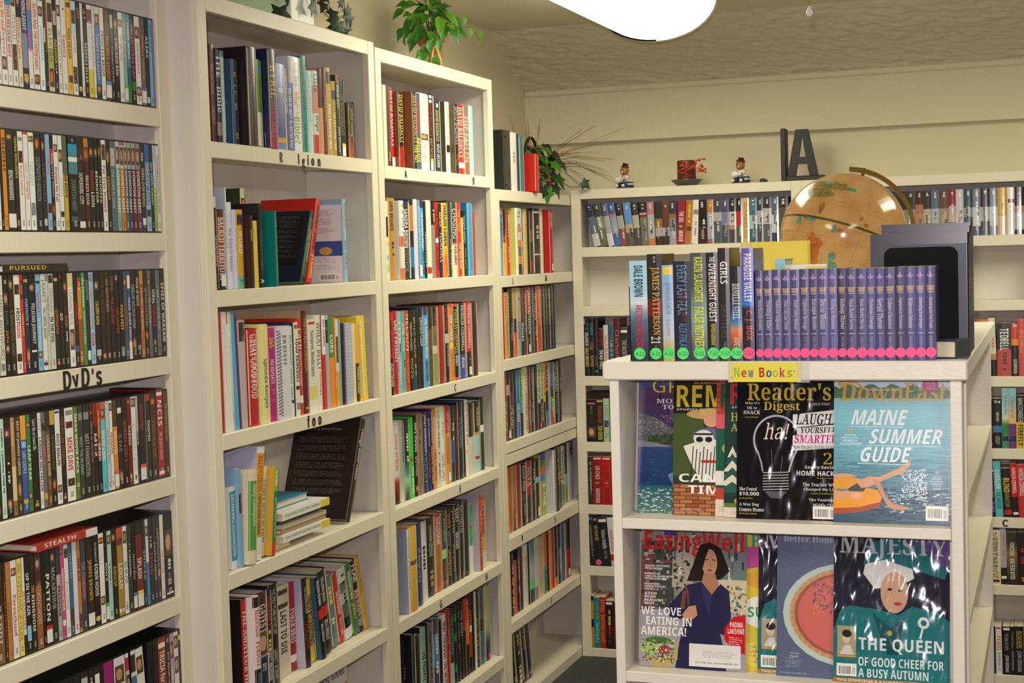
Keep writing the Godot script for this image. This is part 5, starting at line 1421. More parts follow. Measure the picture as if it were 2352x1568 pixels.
	# basket of ivy and twigs in the corner
	o = thing("ivy_basket", Vector3(-1.855, 1.8135, -5.36), "woven basket of ivy and dry twigs in the corner", "plant")
	for j in 9:
		for k in 18:
			var a := TAU * (k + 0.5 * (j % 2)) / 18.0
			var rr := 0.075 + 0.002 * j
			var st := st_new(); box(st, Vector3(-0.0115, -0.005, -0.003), Vector3(0.0115, 0.005, 0.003))
			var q := part("strand", st.commit() if not M.has("strand_mesh") else M.strand_mesh, M.wicker if (k + j) % 3 else M.wicker_dark, o, Vector3(cos(a) * rr, 0.006 + j * 0.0115, sin(a) * rr))
			if not M.has("strand_mesh"): M.strand_mesh = q.mesh
			q.rotation.y = PI / 2 - a
	part("liner", lathe([Vector2(0, 0.001), Vector2(0.07, 0.001), Vector2(0.088, 0.102), Vector2(0.08, 0.102), Vector2(0.075, 0.09), Vector2(0, 0.09)], 20), M.wicker_dark, o)
	var hd := PackedVector3Array()
	for k in 15:
		var a := PI * k / 14.0
		hd.append(Vector3(0.01, 0.1 + sin(a) * 0.115, cos(a) * 0.088))
	part("handle", tube(hd, 0.006, 0.006, 7), M.wicker_dark, o)
	var I2 := ivy_leaf(0.062)
	for i in 64:
		var th := rng.randf_range(-1.9, 1.3); var el := rng.randf_range(-0.7, 1.1)
		var dir := Vector3(cos(th) * cos(el), sin(el), sin(th) * cos(el))
		var p := Vector3(0, 0.10, -0.03) + dir * rng.randf_range(0.06, 0.115) * Vector3(0.9, 0.95, 1.25)
		p.y = maxf(p.y, 0.03)
		if p.z > 0.07: p.z = 0.07
		leaf_at(o, I2 if i % 3 else heart_leaf(0.05, 0.042, 0.3), M.ivy if rng.randf() < 0.45 else (M.leaf_dark if rng.randf() < 0.6 else M.leaf), p, dir * 0.6 + Vector3(0, -0.7, 0), (dir + Vector3(0.8, 0.2, 0.5)).normalized(), rng.randf_range(0.65, 1.1))
	leaf_at(o, I2, M.leaf, Vector3(0.105, 0.012, 0.10), Vector3(0.05, -1, -0.1), Vector3(0.9, 0.2, 0.4), 0.95)
	leaf_at(o, I2, M.leaf_dark, Vector3(0.10, 0.02, 0.125), Vector3(0.0, -0.8, 0.2), Vector3(0.9, 0.2, 0.4), 0.8)
	for i in 10:
		var x := rng.randf_range(-0.03, 0.05); var z := rng.randf_range(-0.04, 0.07)
		part("twig", tube(PackedVector3Array([Vector3(x * 0.5, 0.1, z * 0.4), Vector3(x, 0.2, z), Vector3(x * 1.3, rng.randf_range(0.25, 0.3), z * 1.5)]), 0.0018, 0.0006, 4), M.twig if i % 2 else M.twig_pale, o)
	for i in 26:
		var e := Vector3(rng.randf_range(0.12, 0.34), rng.randf_range(-0.0, 0.17), rng.randf_range(-0.22, -0.06))
		if i % 4 == 0: e.y = rng.randf_range(0.15, 0.26)
		part("twig", tube(PackedVector3Array([Vector3(0.02, 0.11, -0.04), Vector3(e.x * 0.55, lerpf(0.12, e.y, 0.4) + 0.02, e.z * 0.7), e]), 0.0014, 0.0005, 4), M.twig if i % 3 else M.twig_pale, o)
	part("vine", tube(PackedVector3Array([Vector3(0.08, 0.06, -0.08), Vector3(0.12, 0.03, -0.13), Vector3(0.17, 0.03, -0.17)]), 0.0015, 0.001, 5), M.leaf_dark, o)
	leaf_at(o, I1, M.ivy, Vector3(0.16, 0.05, -0.16), Vector3(0.6, -0.6, -0.3), Vector3(0.4, 0.3, 0.8), 0.9)

func bear(at: Vector3, turn: float, label: String) -> void:
	var o := thing("bear_figurine", at, label, "figurine", "reading bear figurines on the back bookcase")
	o.rotation.y = turn
	part("base", lathe([Vector2(0, 0), Vector2(0.034, 0), Vector2(0.034, 0.004), Vector2(0.03, 0.006), Vector2(0, 0.006)], 20), tint(C("5c3a20")), o)
	ell("body", Vector3(0, 0.036, -0.004), Vector3(0.017, 0.02, 0.015), M.shirt, o)
	for s in [-1, 1]:
		ell("leg", Vector3(s * 0.012, 0.015, 0.010), Vector3(0.009, 0.010, 0.019), M.jeans, o, Vector3(0.1, s * 0.35, 0))
		ell("shoe", Vector3(s * 0.017, 0.011, 0.028), Vector3(0.006, 0.006, 0.008), M.shirt, o)
		ell("arm", Vector3(s * 0.018, 0.042, 0.008), Vector3(0.007, 0.008, 0.014), M.shirt, o, Vector3(0.5, 0, 0))
		ell("paw", Vector3(s * 0.015, 0.036, 0.020), Vector3(0.005, 0.006, 0.005), M.bear, o)
		ell("ear", Vector3(s * 0.014, 0.082, -0.002), Vector3(0.0055, 0.006, 0.0035), M.bear, o)
		ell("eye", Vector3(s * 0.006, 0.072, 0.0165), Vector3(0.0016, 0.002, 0.0014), M.bear_dark, o)
	ell("head", Vector3(0, 0.068, 0.002), Vector3(0.0175, 0.0175, 0.0165), M.bear, o)
	ell("muzzle", Vector3(0, 0.063, 0.017), Vector3(0.0075, 0.006, 0.006), tint(C("c4a274")), o)
	ell("nose", Vector3(0, 0.0655, 0.0225), Vector3(0.0024, 0.0018, 0.0018), M.bear_dark, o)
	part("hat", lathe([Vector2(0.017, 0), Vector2(0.018, 0.002), Vector2(0.0115, 0.003), Vector2(0.0105, 0.014), Vector2(0, 0.0145)], 18), M.hat, o, Vector3(0.002, 0.083, 0.001)).rotation = Vector3(-0.1, 0, -0.2)
	for s in [-1, 1]:
		var b := board("book_leaf", Vector3(-0.011, -0.008, -0.001), Vector3(0.011, 0.008, 0.001), M.label, o, 0.0004)
		b.position = Vector3(s * 0.0105, 0.036, 0.027); b.rotation = Vector3(-0.5, s * -0.3, 0)
	var cols := ["2c3c6c", "d8d4cc", "3c5c40", "d8d4cc"]
	for k in 4: board("stacked_book", Vector3(0.016, 0.006 + k * 0.0065, -0.012), Vector3(0.036 - k * 0.002, 0.012 + k * 0.0065, 0.010), tint(C(cols[k])), o, 0.0005)

func back_top() -> void:
	var y := 1.8335
	bear(Vector3(-1.55, y, -5.61), -0.55, "reading bear figurine with a maroon hat beside the twigs")
	bear(Vector3(-1.10, y, -5.61), -0.35, "reading bear figurine with a maroon hat beside the letter bookend")
	var o := thing("candle_dish", Vector3(-1.31, y, -5.62), "pewter dish under the brown candle", "dish")
	part("dish", lathe([Vector2(0, 0), Vector2(0.034, 0), Vector2(0.04, 0.004), Vector2(0.058, 0.021), Vector2(0.061, 0.023), Vector2(0.058, 0.024), Vector2(0.036, 0.008), Vector2(0, 0.007)], 32), M.pewter, o)
	o = thing("candle", Vector3(-1.31, y + 0.0075, -5.62), "thick red-brown pillar candle on the pewter dish", "candle")
	part("wax", lathe([Vector2(0, 0), Vector2(0.034, 0), Vector2(0.0355, 0.002), Vector2(0.0355, 0.086), Vector2(0.034, 0.089), Vector2(0.028, 0.087), Vector2(0, 0.085)], 32), M.candle, o)
	part("wick", tube(PackedVector3Array([Vector3(0, 0.085, 0), Vector3(-0.002, 0.092, 0), Vector3(-0.006, 0.099, 0)]), 0.0008, 0.0006, 5), M.twig_pale, o)
	o = thing("berry_spray", Vector3(-1.30, y + 0.03, -5.578), "spray of orange berries wound around the candle", "berries")
	rng.seed = 5
	var bm := SphereMesh.new(); bm.radius = 0.0034; bm.height = 0.0068; bm.radial_segments = 8; bm.rings = 4
	for q in [[Vector3(-0.02, 0.025, 0.006), Vector3(-0.008, 0.06, 0.004)], [Vector3(-0.022, 0.05, 0.004), Vector3(0.0, 0.034, 0.008)], [Vector3(-0.024, 0.022, 0.004), Vector3(0.0, 0.012, 0.006)], [Vector3(0.005, 0.03, 0.008), Vector3(0.025, 0.042, 0.006)], [Vector3(0.03, 0.035, 0.004), Vector3(0.036, 0.058, 0.0)], [Vector3(0.04, 0.062, 0.0), Vector3(0.068, 0.07, -0.006)], [Vector3(0.045, 0.03, 0.0), Vector3(0.075, 0.018, -0.004)], [Vector3(0.055, 0.045, 0.0), Vector3(0.062, 0.036, 0.0)], [Vector3(0.05, 0.022, 0.004), Vector3(0.07, 0.026, 0.004)]]:
		part("sprig", tube(PackedVector3Array([Vector3(0.02, 0.02, 0), q[0], q[1]]), 0.0008, 0.0006, 4), M.twig, o)
		for k in 9:
			part("berry", bm, M.berry, o, q[0].lerp(q[1], k / 8.0) + Vector3(rng.randf_range(-0.005, 0.005), rng.randf_range(-0.005, 0.005), rng.randf_range(-0.003, 0.005)))
	# small green turtle
	o = thing("turtle_figurine", Vector3(-1.015, y, -5.60), "tiny green turtle figurine on the back bookcase", "figurine")
	ell("shell", Vector3(0, 0.007, 0), Vector3(0.013, 0.008, 0.011), M.green_paint, o); ell("head", Vector3(0.015, 0.005, 0.004), Vector3(0.005, 0.004, 0.004), M.green_paint, o)
	# black letter bookend: an upright, a foot and a big letter A
	o = thing("letter_bookend", Vector3(-0.945, y, -5.60), "black letter A bookend standing on the back bookcase", "bookend")
	board("upright", Vector3(0, 0, -0.05), Vector3(0.018, 0.195, 0.012), M.letterblock, o, 0.002)
	board("foot", Vector3(0.018, 0, -0.05), Vector3(0.158, 0.018, 0.012), M.letterblock, o, 0.002)
	var c := CSGCombiner3D.new(); c.name = "letter"
	var pg := CSGPolygon3D.new(); pg.polygon = PackedVector2Array([Vector2(0.02, 0), Vector2(0.05, 0), Vector2(0.058, 0.045), Vector2(0.094, 0.045), Vector2(0.102, 0), Vector2(0.134, 0), Vector2(0.098, 0.172), Vector2(0.053, 0.172)]); pg.depth = 0.022; pg.material = M.letterblock
	var hole := CSGPolygon3D.new(); hole.polygon = PackedVector2Array([Vector2(0.063, 0.07), Vector2(0.089, 0.07), Vector2(0.078, 0.14), Vector2(0.074, 0.14)]); hole.depth = 0.06; hole.position.z = 0.02; hole.operation = CSGShape3D.OPERATION_SUBTRACTION; hole.material = M.letterblock
	pg.name = "letter_body"; hole.name = "letter_hole"; c.add_child(pg); c.add_child(hole); c.position = Vector3(0, 0.018, -0.005); o.add_child(c)
	# the pull of a ceiling fan or lamp
	o = thing("pull_chain", Vector3(-0.535, 2.131, -3.6), "white ceramic pull hanging on a brass bead chain", "chain pull")
	part("pull", lathe([Vector2(0, 0), Vector2(0.0055, 0.001), Vector2(0.0075, 0.007), Vector2(0.006, 0.016), Vector2(0.003, 0.025), Vector2(0, 0.026)], 16), M.ceramic, o)
	var cm := SphereMesh.new(); cm.radius = 0.0016; cm.height = 0.0032; cm.radial_segments = 8; cm.rings = 4
	for k in 66: part("bead", cm, M.brass, o, Vector3(0, 0.0275 + k * 0.0043, 0))
	part("ceiling_cup", lathe([Vector2(0, 0), Vector2(0.012, 0.002), Vector2(0.02, 0.012), Vector2(0, 0.012)], 16), M.brass, o, Vector3(0, 0.2965, 0))

func _ready() -> void:
	rng.seed = 2024
	materials()
	setup()
	ceiling_light(-1.25, -4.97, 1.22, "fluorescent ceiling light with a curved white lens over the tall bookcases")
	ceiling_light(0.55, -4.97, 1.22, "fluorescent ceiling light over the far aisle")
	ceiling_light(-1.25, -1.9, 1.22, "fluorescent ceiling light near the DVD bookcase")
	ceiling_light(0.55, -1.9, 1.22, "added unseen ceiling light brightening the near aisle")  # unseen fixture, added for more even light and bounce near the viewer
	room()
	cases()
	magazine_rack()
	globe()
	fill_shelves()
	wall_extras()
	rack_top()
	rack_magazines()
	plants()
	back_top()
	finish_pages()

var globe_basis := Basis(Vector3(0.18120, 0.16482, 0.96954), Vector3(0.27992, 0.93643, -0.21151), Vector3(-0.94277, 0.30972, 0.12355))
var globe_lands := [
	[-31.4, 27.9, 16.1, 8.1, "c8742c"],
	[-22.1, 22.8, 5.6, 5.4, "c07030"],
	[-31.0, 5.2, 4.3, 4.5, "58a08c"],
	[-39.7, 2.7, 5.0, 5.4, "58a08c"],
	[36.5, 34.6, 5.6, 23.4, "8a7a44"],
	[25.1, 38.0, 6.2, 16.2, "8a8448"],
	[35.6, 8.8, 2.5, 9.0, "50a890"],
	[34.9, 19.1, 3.1, 10.8, "9a8448"],
	[40.3, 38.0, 2.5, 9.0, "7ab09a"],
	[9.3, 27.1, 5.6, 2.7, "a87038"],
	[-4.5, 46.6, 3.7, 2.7, "58a090"],
	[-1.4, 37.7, 1.9, 4.5, "58a090"],
	[-1.9, 32.5, 1.9, 3.6, "50a08c"],
	[-6.4, 9.9, 3.7, 2.2, "58a890"],
	[-6.9, 4.1, 1.9, 3.6, "b06a38"],
	[-20.3, 81.2, 4.3, 2.7, "4c7c78"],
	[32.0, 317.4, 5.0, 2.7, "a8743c"],
	[8.8, 349.3, 1.9, 1.8, "a87c40"],
	[4.2, 343.5, 1.9, 1.8, "a87c40"]]

func fill_shelves() -> void:
	shelf("L", -1.8440, 1.9320, 2.0, "the top DVD shelf", "DVD cases on the top DVD shelf", [
		"2318.7 12.3 194 0 0 dvd 118|#a86a64.6w|~r .1 .5",
		"2331.0 17.3 194 0 0 dvd 118|w|So .14 .45 You Me and|sr .45 .7 Dupree|@pic .72 .85 f",
		"2348.3 14.2 194 0 0 dvd 118|w.08#4a8ac8.2w|Sr .2 .72 OVER HER DEAD BODY",
		"2362.5 16.6 194 0 0 dvd 118|#dfe4d4|@pic .03 .2 f|re .28 .55 ETERNAL|@pic .58 .84 B",
		"2379.2 13.8 194 0 0 dvd 118|K.3c|@pic .05 .2 f|rr .3 .72 Without a Trace",
		"2392.9 17.7 194 0 0 dvd 118|#4a507c.45#8a8fae.8K|Sw .02 .42 MOONLIGHT|@pic .86 .94 u",
		"2410.7 14.1 194 0 0 dvd 118|#6a86c0.1f.2#6a86c0.6w|SP .4 .62 Good",
		"2424.8 19.1 194 0 0 dvd 118|w|S#d8502a .12 .8 ALVIN AND THE CHIPMUNKS|@pic .85 .95 o",
		"2443.9 16.2 194 0 0 dvd 118|#e4f0f0|@pic .02 .08 d|@pic .14 .24 f|s#6ab4d0 .34 .7 AQUAMARINE",
		"2460.1 5.3 194 0 0 dvd 118|#4a4a40.35c.5K",
		"2465.4 5.3 194 0 0 dvd 118|#8a4440.6K",
		"2470.7 18.7 194 0 0 dvd 118|#dcd8bc.55#a8b860.75#d8c8a8|@pic .08 .28 B|s#6a7030 .35 .7 ELEKTRA|@pic .76 .95 o",
		"2489.3 12.6 194 0 0 dvd 118|K|@pic .15 .3 a|Sy .45 .7 ENDEAVOUR|~w .72 .8",
		"2502.0 12.8 194 0 0 dvd 118|w|@pic .08 .2 f|~e .35 .8",
		"2514.7 18.1 194 0 0 dvd 118|w|~k .08 .12|R#c8402a .38 .62 Vanessa",
		"2532.8 15.2 194 0 0 dvd 118|#f0c030|@pic .03 .08 B|Rk .3 .62 NIMS ISLAND|@pic .8 .88 B",
		"2548.0 17.3 194 0 0 dvd 118|#bfdce0.35w|@pic .1 .24 B|s#c84a6a .36 .56 just wright|@pic .7 .88 B",
		"2565.4 13.6 194 0 0 dvd 118|k|So .06 .18 ZODIAC|@pic .9 .95 u",
		"2578.9 8.8 194 0 0 dvd 118|w|sr .4 .6 larry",
		"2587.8 13.2 194 0 0 dvd 118|k|s#d8d8d8 .06 .16 21|Sw .42 .85 RIZZOLI ISLES",
		"2600.9 17.3 194 0 0 dvd 118|w.05#8a4a48.2w.7#e0d040|S#c8ccd0 .18 .6 BRIGADOON",
		"2618.3 8.7 194 0 0 dvd 118|w|sP .3 .72 27 dresses",
		"2627.0 17.6 194 0 0 dvd 118|#d8dcd8.2#4a78b8.85n|@pic .08 .2 f|sw .3 .8 Failure to Launch|@pic .85 .95 f",
		"2644.6 14.8 194 0 0 dvd 118|w|S#4a5a58 .25 .75 PRINCESS BRIDE",
		"2659.5 19.5 194 0 0 dvd 118|#5a3a24|So .3 .78 HOLMES SPIRIT|@lab #3a8ac8",
		"2678.9 13.6 194 0 0 dvd 118|k|@pic .05 .2 a|sw .4 .8 Captain Corelli",
		"2692.6 16.8 194 0 0 dvd 118|k|@pic .08 .2 f|Sw .3 .72 CHICAGO RED",
		"2709.4 17.0 194 0 0 dvd 118|w|@pic .08 .16 f|rr .26 .55 the ugly truth",
		"2726.3 12.4 194 0 0 dvd 118|#5aa8b4.3#7cc0c4|So .1 .6 BABY OF LA|@lab #4ac040",
		"2738.8 14.1 194 0 0 dvd 118|#3a90b0.6#2a6478.8g|~w .1 .5",
		"2752.9 15.8 194 0 0 dvd 118|k|SP .1 .72 VALENTINES DAY|@pic .75 .85 g",
		"2768.7 20.8 194 0 0 dvd 118|w|@pic .12 .25 f|rr .3 .65 just married|@pic .8 .9 f",
		"2789.5 17.8 194 0 0 dvd 118|#6a6458|~o .2 .7|@lab #7a5ab0",
		"2807.3 14.7 194 0 0 dvd 118|k|Sw .2 .45 ALIAS|@pic .9 .97 a",
		"2822.0 13.2 194 0 0 dvd 118|#6ab8e0|Sb .06 .38 GUYS STYLE",
		"2835.2 7.6 194 0 0 dvd 118|#9a6aa0"])
	shelf("L", -1.8440, 1.6600, 2.0, "the second DVD shelf", "DVD cases on the second DVD shelf", [
		"2295.2 15.6 194 0 0 dvd 118|#dce8e0",
		"2310.8 7.3 194 0 0 dvd 118|k",
		"2318.0 12.2 194 0 0 dvd 118|#d88a2a|Sk .08 .42 BEERFEST|~d .85 .9",
		"2330.2 22.9 194 0 0 dvd 118|K|@pic .04 .1 s|Sw .4 .7 BENCHWARMERS|@lab w",
		"2353.1 11.7 194 0 0 dvd 118|#2a2820|S#e8d040 .06 .48 CENTRAL INTELLIGENCE|@pic .9 .95 o",
		"2364.9 16.1 194 0 0 dvd 118|w|@pic .06 .1 e|@pic .2 .32 m|s#b83a3a .35 .65 burn notice",
		"2381.0 15.0 194 0 0 dvd 118|#d8442a.03w|s#8a9a9a .32 .5 DIARY of a|S#d8402a .5 .68 Wimpy Kid",
		"2396.0 17.5 194 0 0 dvd 118|#e4ece0|@pic .04 .1 s|r#8a9a90 .3 .55 CAST AWAY|@pic .72 .85 e",
		"2413.4 20.8 194 0 0 dvd 118|#222a34|@pic .05 .18 o|s#9ab0b0 .25 .7 DEEPWATER HORIZON",
		"2434.2 13.4 194 0 0 dvd 118|#2e2420|@pic .08 .18 s|r#8a5a3a .3 .7 THE DEAD|@pic .88 .95 a",
		"2447.6 14.6 194 0 0 dvd 118|#8ab4dc|r#a83a6a .25 .42 Christy|sl .45 .6 reunion|@pic .72 .82 d",
		"2462.2 10.2 194 0 0 dvd 118|k.15#b03a30.3k|Sw .2 .65 Desperate Hours|@pic .72 .85 o",
		"2472.4 14.8 194 0 0 dvd 118|w|@pic .1 .18 f|S#9a3038 .34 .7 Divided We Fall",
		"2487.2 13.9 194 0 0 dvd 118|#e2eae8|@pic .15 .28 s|r#8a9a9a .45 .66 Deeply|@pic .8 .86 k|~#3aa0e0 .9 .97",
		"2501.1 15.1 194 0 0 dvd 118|#5a6a4a.4#c8a838|Sk .4 .65 BAD BOYS II",
		"2516.2 30.7 194 2 0 dvd 118|k.08#2f9ad0.17#4a8890.22#e8ece8.27#4a8890.4k|Sw .03 .06 DVD|s#8aa0a0 .46 .8 DOWNTON ABBEY|@pic .85 .9 S",
		"2546.8 24.1 194 0 0 dvd 118|#2a2220|@pic .1 .35 d|Sw .38 .72 SUPERGIRL CITY|@pic .9 .97 w",
		"2570.9 16.1 194 0 0 dvd 118|#c87a3a.25#4a1c20|@pic .1 .25 o|Rw .4 .72 BROKEN ROAD",
		"2587.0 18.3 194 0 0 dvd 118|k|@pic .1 .2 s|Sr .35 .56 DAMSON|Sw .58 .74 LION",
		"2605.2 13.2 194 0 0 dvd 118|k|@pic .1 .2 s|Sw .35 .7 BEHAVIOR",
		"2618.4 11.8 194 0 0 dvd 118|k|@pic .08 .2 s|S#d8d8b0 .4 .7 EXPOSED",
		"2630.2 16.4 194 0 0 dvd 118|w|@pic .05 .22 B|R#8a3038 .28 .8 For True Women",
		"2646.6 13.5 194 0 0 dvd 118|#2a2622|@pic .1 .28 s|Su .4 .66 ENDEAVOUR",
		"2660.1 19.7 194 0 0 dvd 118|#5a6a78|@pic .08 .28 a|s#b8c8d0 .32 .75 the child in time",
		"2679.8 15.3 194 0 0 dvd 118|#bcd0d0.3#7ab0a0|@pic .06 .25 f|Sw .32 .8 DOWNTON ABBEY",
		"2695.1 15.5 194 0 0 dvd 118|#b8602a.04#c8c0b8.3#d0762a|@pic .06 .26 f|Sw .32 .8 DOWNTON ABBEY",
		"2710.5 12.5 194 0 0 dvd 118|#a8b0a8.3#4a6a68|@pic .06 .25 f|Sw .32 .8 DOWNTON ABBEY",
		"2723.0 14.1 194 0 0 dvd 118|#9aa8b8.3#2f3f70|@pic .06 .25 f|Sw .32 .8 DOWNTON ABBEY",
		"2737.2 15.8 194 0 0 dvd 118|#a8a0a0.3#6a2430|@pic .06 .25 f|Sw .32 .8 DOWNTON ABBEY",
		"2753.0 17.6 194 0 0 dvd 118|#8a8a90.3#5a3458|@pic .06 .25 f|Sw .32 .8 DOWNTON ABBEY",
		"2770.6 16.2 194 0 0 dvd 118|#26241e|Sw .1 .2 the|Sy .28 .72 FORKS OVER KNIVES|@pic .85 .93 w",
		"2786.8 19.6 194 0 0 dvd 118|#2f5fa8.2#5a90c0.7#8ac0e0|s#d8c8a0 .22 .7 ARCTIC TALE|@pic .75 .83 d",
		"2806.4 11.5 194 0 0 dvd 118|k|Sw .2 .7 ANY GIVEN SUNDAY",
		"2817.9 11.6 194 0 0 dvd 118|#a8c8d8.5#9ab860|~w .2 .6",
		"2829.5 13.4 194 0 0 dvd 118|#dcdcd0|~r .1 .3|s#4a6a4a .3 .8 WEDDING DREAMS"])
	shelf("L", -1.8460, 1.3880, 2.0, "the third DVD shelf", "DVD cases on the third DVD shelf", [
		"2276.1 13.0 194 0 0 dvd 118|#c8d0c0",
		"2289.1 15.9 194 0 0 dvd 118|#d4d4c4|s#5a5a50 .2 .85 FAMILY ADVENTURES|@pic .88 .95 e",
		"2305.0 15.6 194 0 0 dvd 118|k|Sw .05 .09 DVD|@pic .18 .3 f|Sg .35 .5 Julie|So .55 .68 Julia|@pic .7 .78 f",
		"2320.6 15.7 194 0 0 dvd 118|#2c281c|@pic .05 .15 s|r#8a7a48 .35 .82 A BEAUTIFUL MIND",
		"2336.3 18.3 194 0 0 dvd 118|w|@pic .1 .2 d|Sk .34 .5 FROST|Sr .5 .64 NIXON|@pic .8 .88 d",
		"2354.5 10.0 194 0 0 dvd 118|#c8302a|@pic .05 .25 o|Sy .4 .62 SAVING GRACE",
		"2364.5 14.9 194 0 0 dvd 118|#1e2a4a|@pic .05 .08 u|S#a8c0e0 .25 .52 FANTASTIC 4|@pic .75 .92 f",
		"2379.4 21.2 194 0 0 dvd 118|#1a1a20|@pic .1 .18 s|Sw .3 .72 FELICIAS JOURNEY|@pic .78 .8 w",
		"2400.6 15.5 194 0 0 dvd 118|#7ab8e4|@pic .07 .1 d|R#c8404a .18 .4 Newhart|sw .45 .78 THE COMPLETE FIRST SEASON|@pic .8 .87 f",
		"2416.1 15.4 194 0 0 dvd 118|#dcdcd0|s#3a3a3a .05 .3 JAMES|S#3a3a3a .35 .68 FULL METAL JACKET|@pic .92 .95 m",
		"2431.5 7.7 194 0 0 dvd 118|#d4d4c8|@pic .02 .08 e|S#3a3a3a .25 .65 The Keys of the Kingdom",
		"2439.2 17.0 194 0 0 dvd 118|#c8cec4|@pic .02 .1 d|s#8a8a80 .15 .4 SPENCER|Sk .45 .72 IN THE FOG",
		"2456.2 14.6 194 0 0 dvd 118|#221e1a|@pic .05 .08 a|S#d8702a .38 .64 GUNFIGHTER|@pic .93 .96 r",
		"2470.8 14.5 194 0 0 dvd 118|#221c1c|Sr .02 .06 TOP|Sw .42 .5 GO",
		"2485.3 14.9 194 0 0 dvd 118|#2a2420|@pic .1 .2 o|So .45 .58 THE MUMMY|~w .6 .75",
		"2500.2 18.8 194 0 0 dvd 118|#d8d090.15w|s#8a8a7a .18 .55 LEADING MEN|@pic .6 .82 f",
		"2519.1 12.6 194 0 0 dvd 118|#2a2422|Sr .32 .56 LEGENDARY|@pic .78 .85 b",
		"2531.7 13.9 194 0 0 dvd 118|#1a3a44.05#a8401c.15#d88a2a.5#a8501c|~w .1 .18|~w .85 .95",
		"2545.5 12.5 194 0 0 dvd 118|#3a9a4a|S#e8f0e0 .06 .38 the Starmaker|sw .42 .78 HORROR OF THE BEAST",
		"2558.0 12.6 194 0 0 dvd 118|#30283a|S#a8a0b0 .08 .3 GANGSTER|@pic .85 .95 w",
		"2570.6 16.3 194 0 0 dvd 118|#9ac4e4|@pic .02 .1 e|S#b08a4a .18 .62 COWBOYS AND INDIAN|Sr .66 .8 GUN",
		"2587.0 19.9 194 0 0 dvd 118|k|@pic .1 .2 f|Sy .32 .58 CALIBRE GANG|@pic .85 .92 a",
		"2606.9 18.6 194 0 0 dvd 118|#2a2218|r#6a4a2a .1 .55 GRAN TORINO|@pic .9 .95 o",
		"2625.4 15.6 194 0 0 dvd 118|#2e2818|r#d0c8a0 .08 .45 THE GREEN BERETS|@pic .9 .95 s",
		"2641.1 17.4 194 0 0 dvd 118|k|@pic .05 .22 B|Sr .28 .58 THE GRUDGE",
		"2658.4 15.9 194 0 0 dvd 118|#1e1c22|Sw .05 .1 DVD|Sr .4 .7 THE KEEPER",
		"2674.4 16.1 194 0 0 dvd 118|k|Sy .38 .66 FOUR FEET|@pic .85 .95 e",
		"2690.5 14.6 194 0 0 dvd 118|#44586a|@pic .08 .18 s|Sr .35 .65 THE INTERPRETER",
		"2705.1 11.5 194 0 0 dvd 118|#4a5a98.05w.2#3f5890.8w|Sw .3 .8 HEAD OVER HEELS",
		"2716.6 18.2 194 0 0 dvd 118|#262220|sw .15 .65 TWELVE OCLOCK HIGH|@pic .75 .92 s",
		"2734.7 15.0 194 0 0 dvd 118|k|Sw .08 .4 HOUSE OF MIRTH|@pic .85 .9 e",
		"2749.7 15.1 194 0 0 dvd 118|#c0884a.15#a8563a.7#b06a3a|~y .2 .7",
		"2764.9 15.3 194 0 0 dvd 118|#222024|rw .2 .65 QUEEN COUNTRY|@pic .7 .8 o",
		"2780.2 13.7 194 0 0 dvd 118|#6a6a6a|@pic .1 .18 s|s#c8c8c8 .32 .62 The Human Heat",
		"2793.9 17.3 194 0 0 dvd 118|k|Sw .22 .4 VIRAL|Sr .42 .66 HUNTED|@pic .8 .88 s",
		"2811.1 17.4 194 0 0 dvd 118|#6a6c70|~a .2 .7",
		"2828.6 18.4 194 0 0 dvd 118|#1c1a1c|Sw .15 .85 SPIES OF WARSAW"])
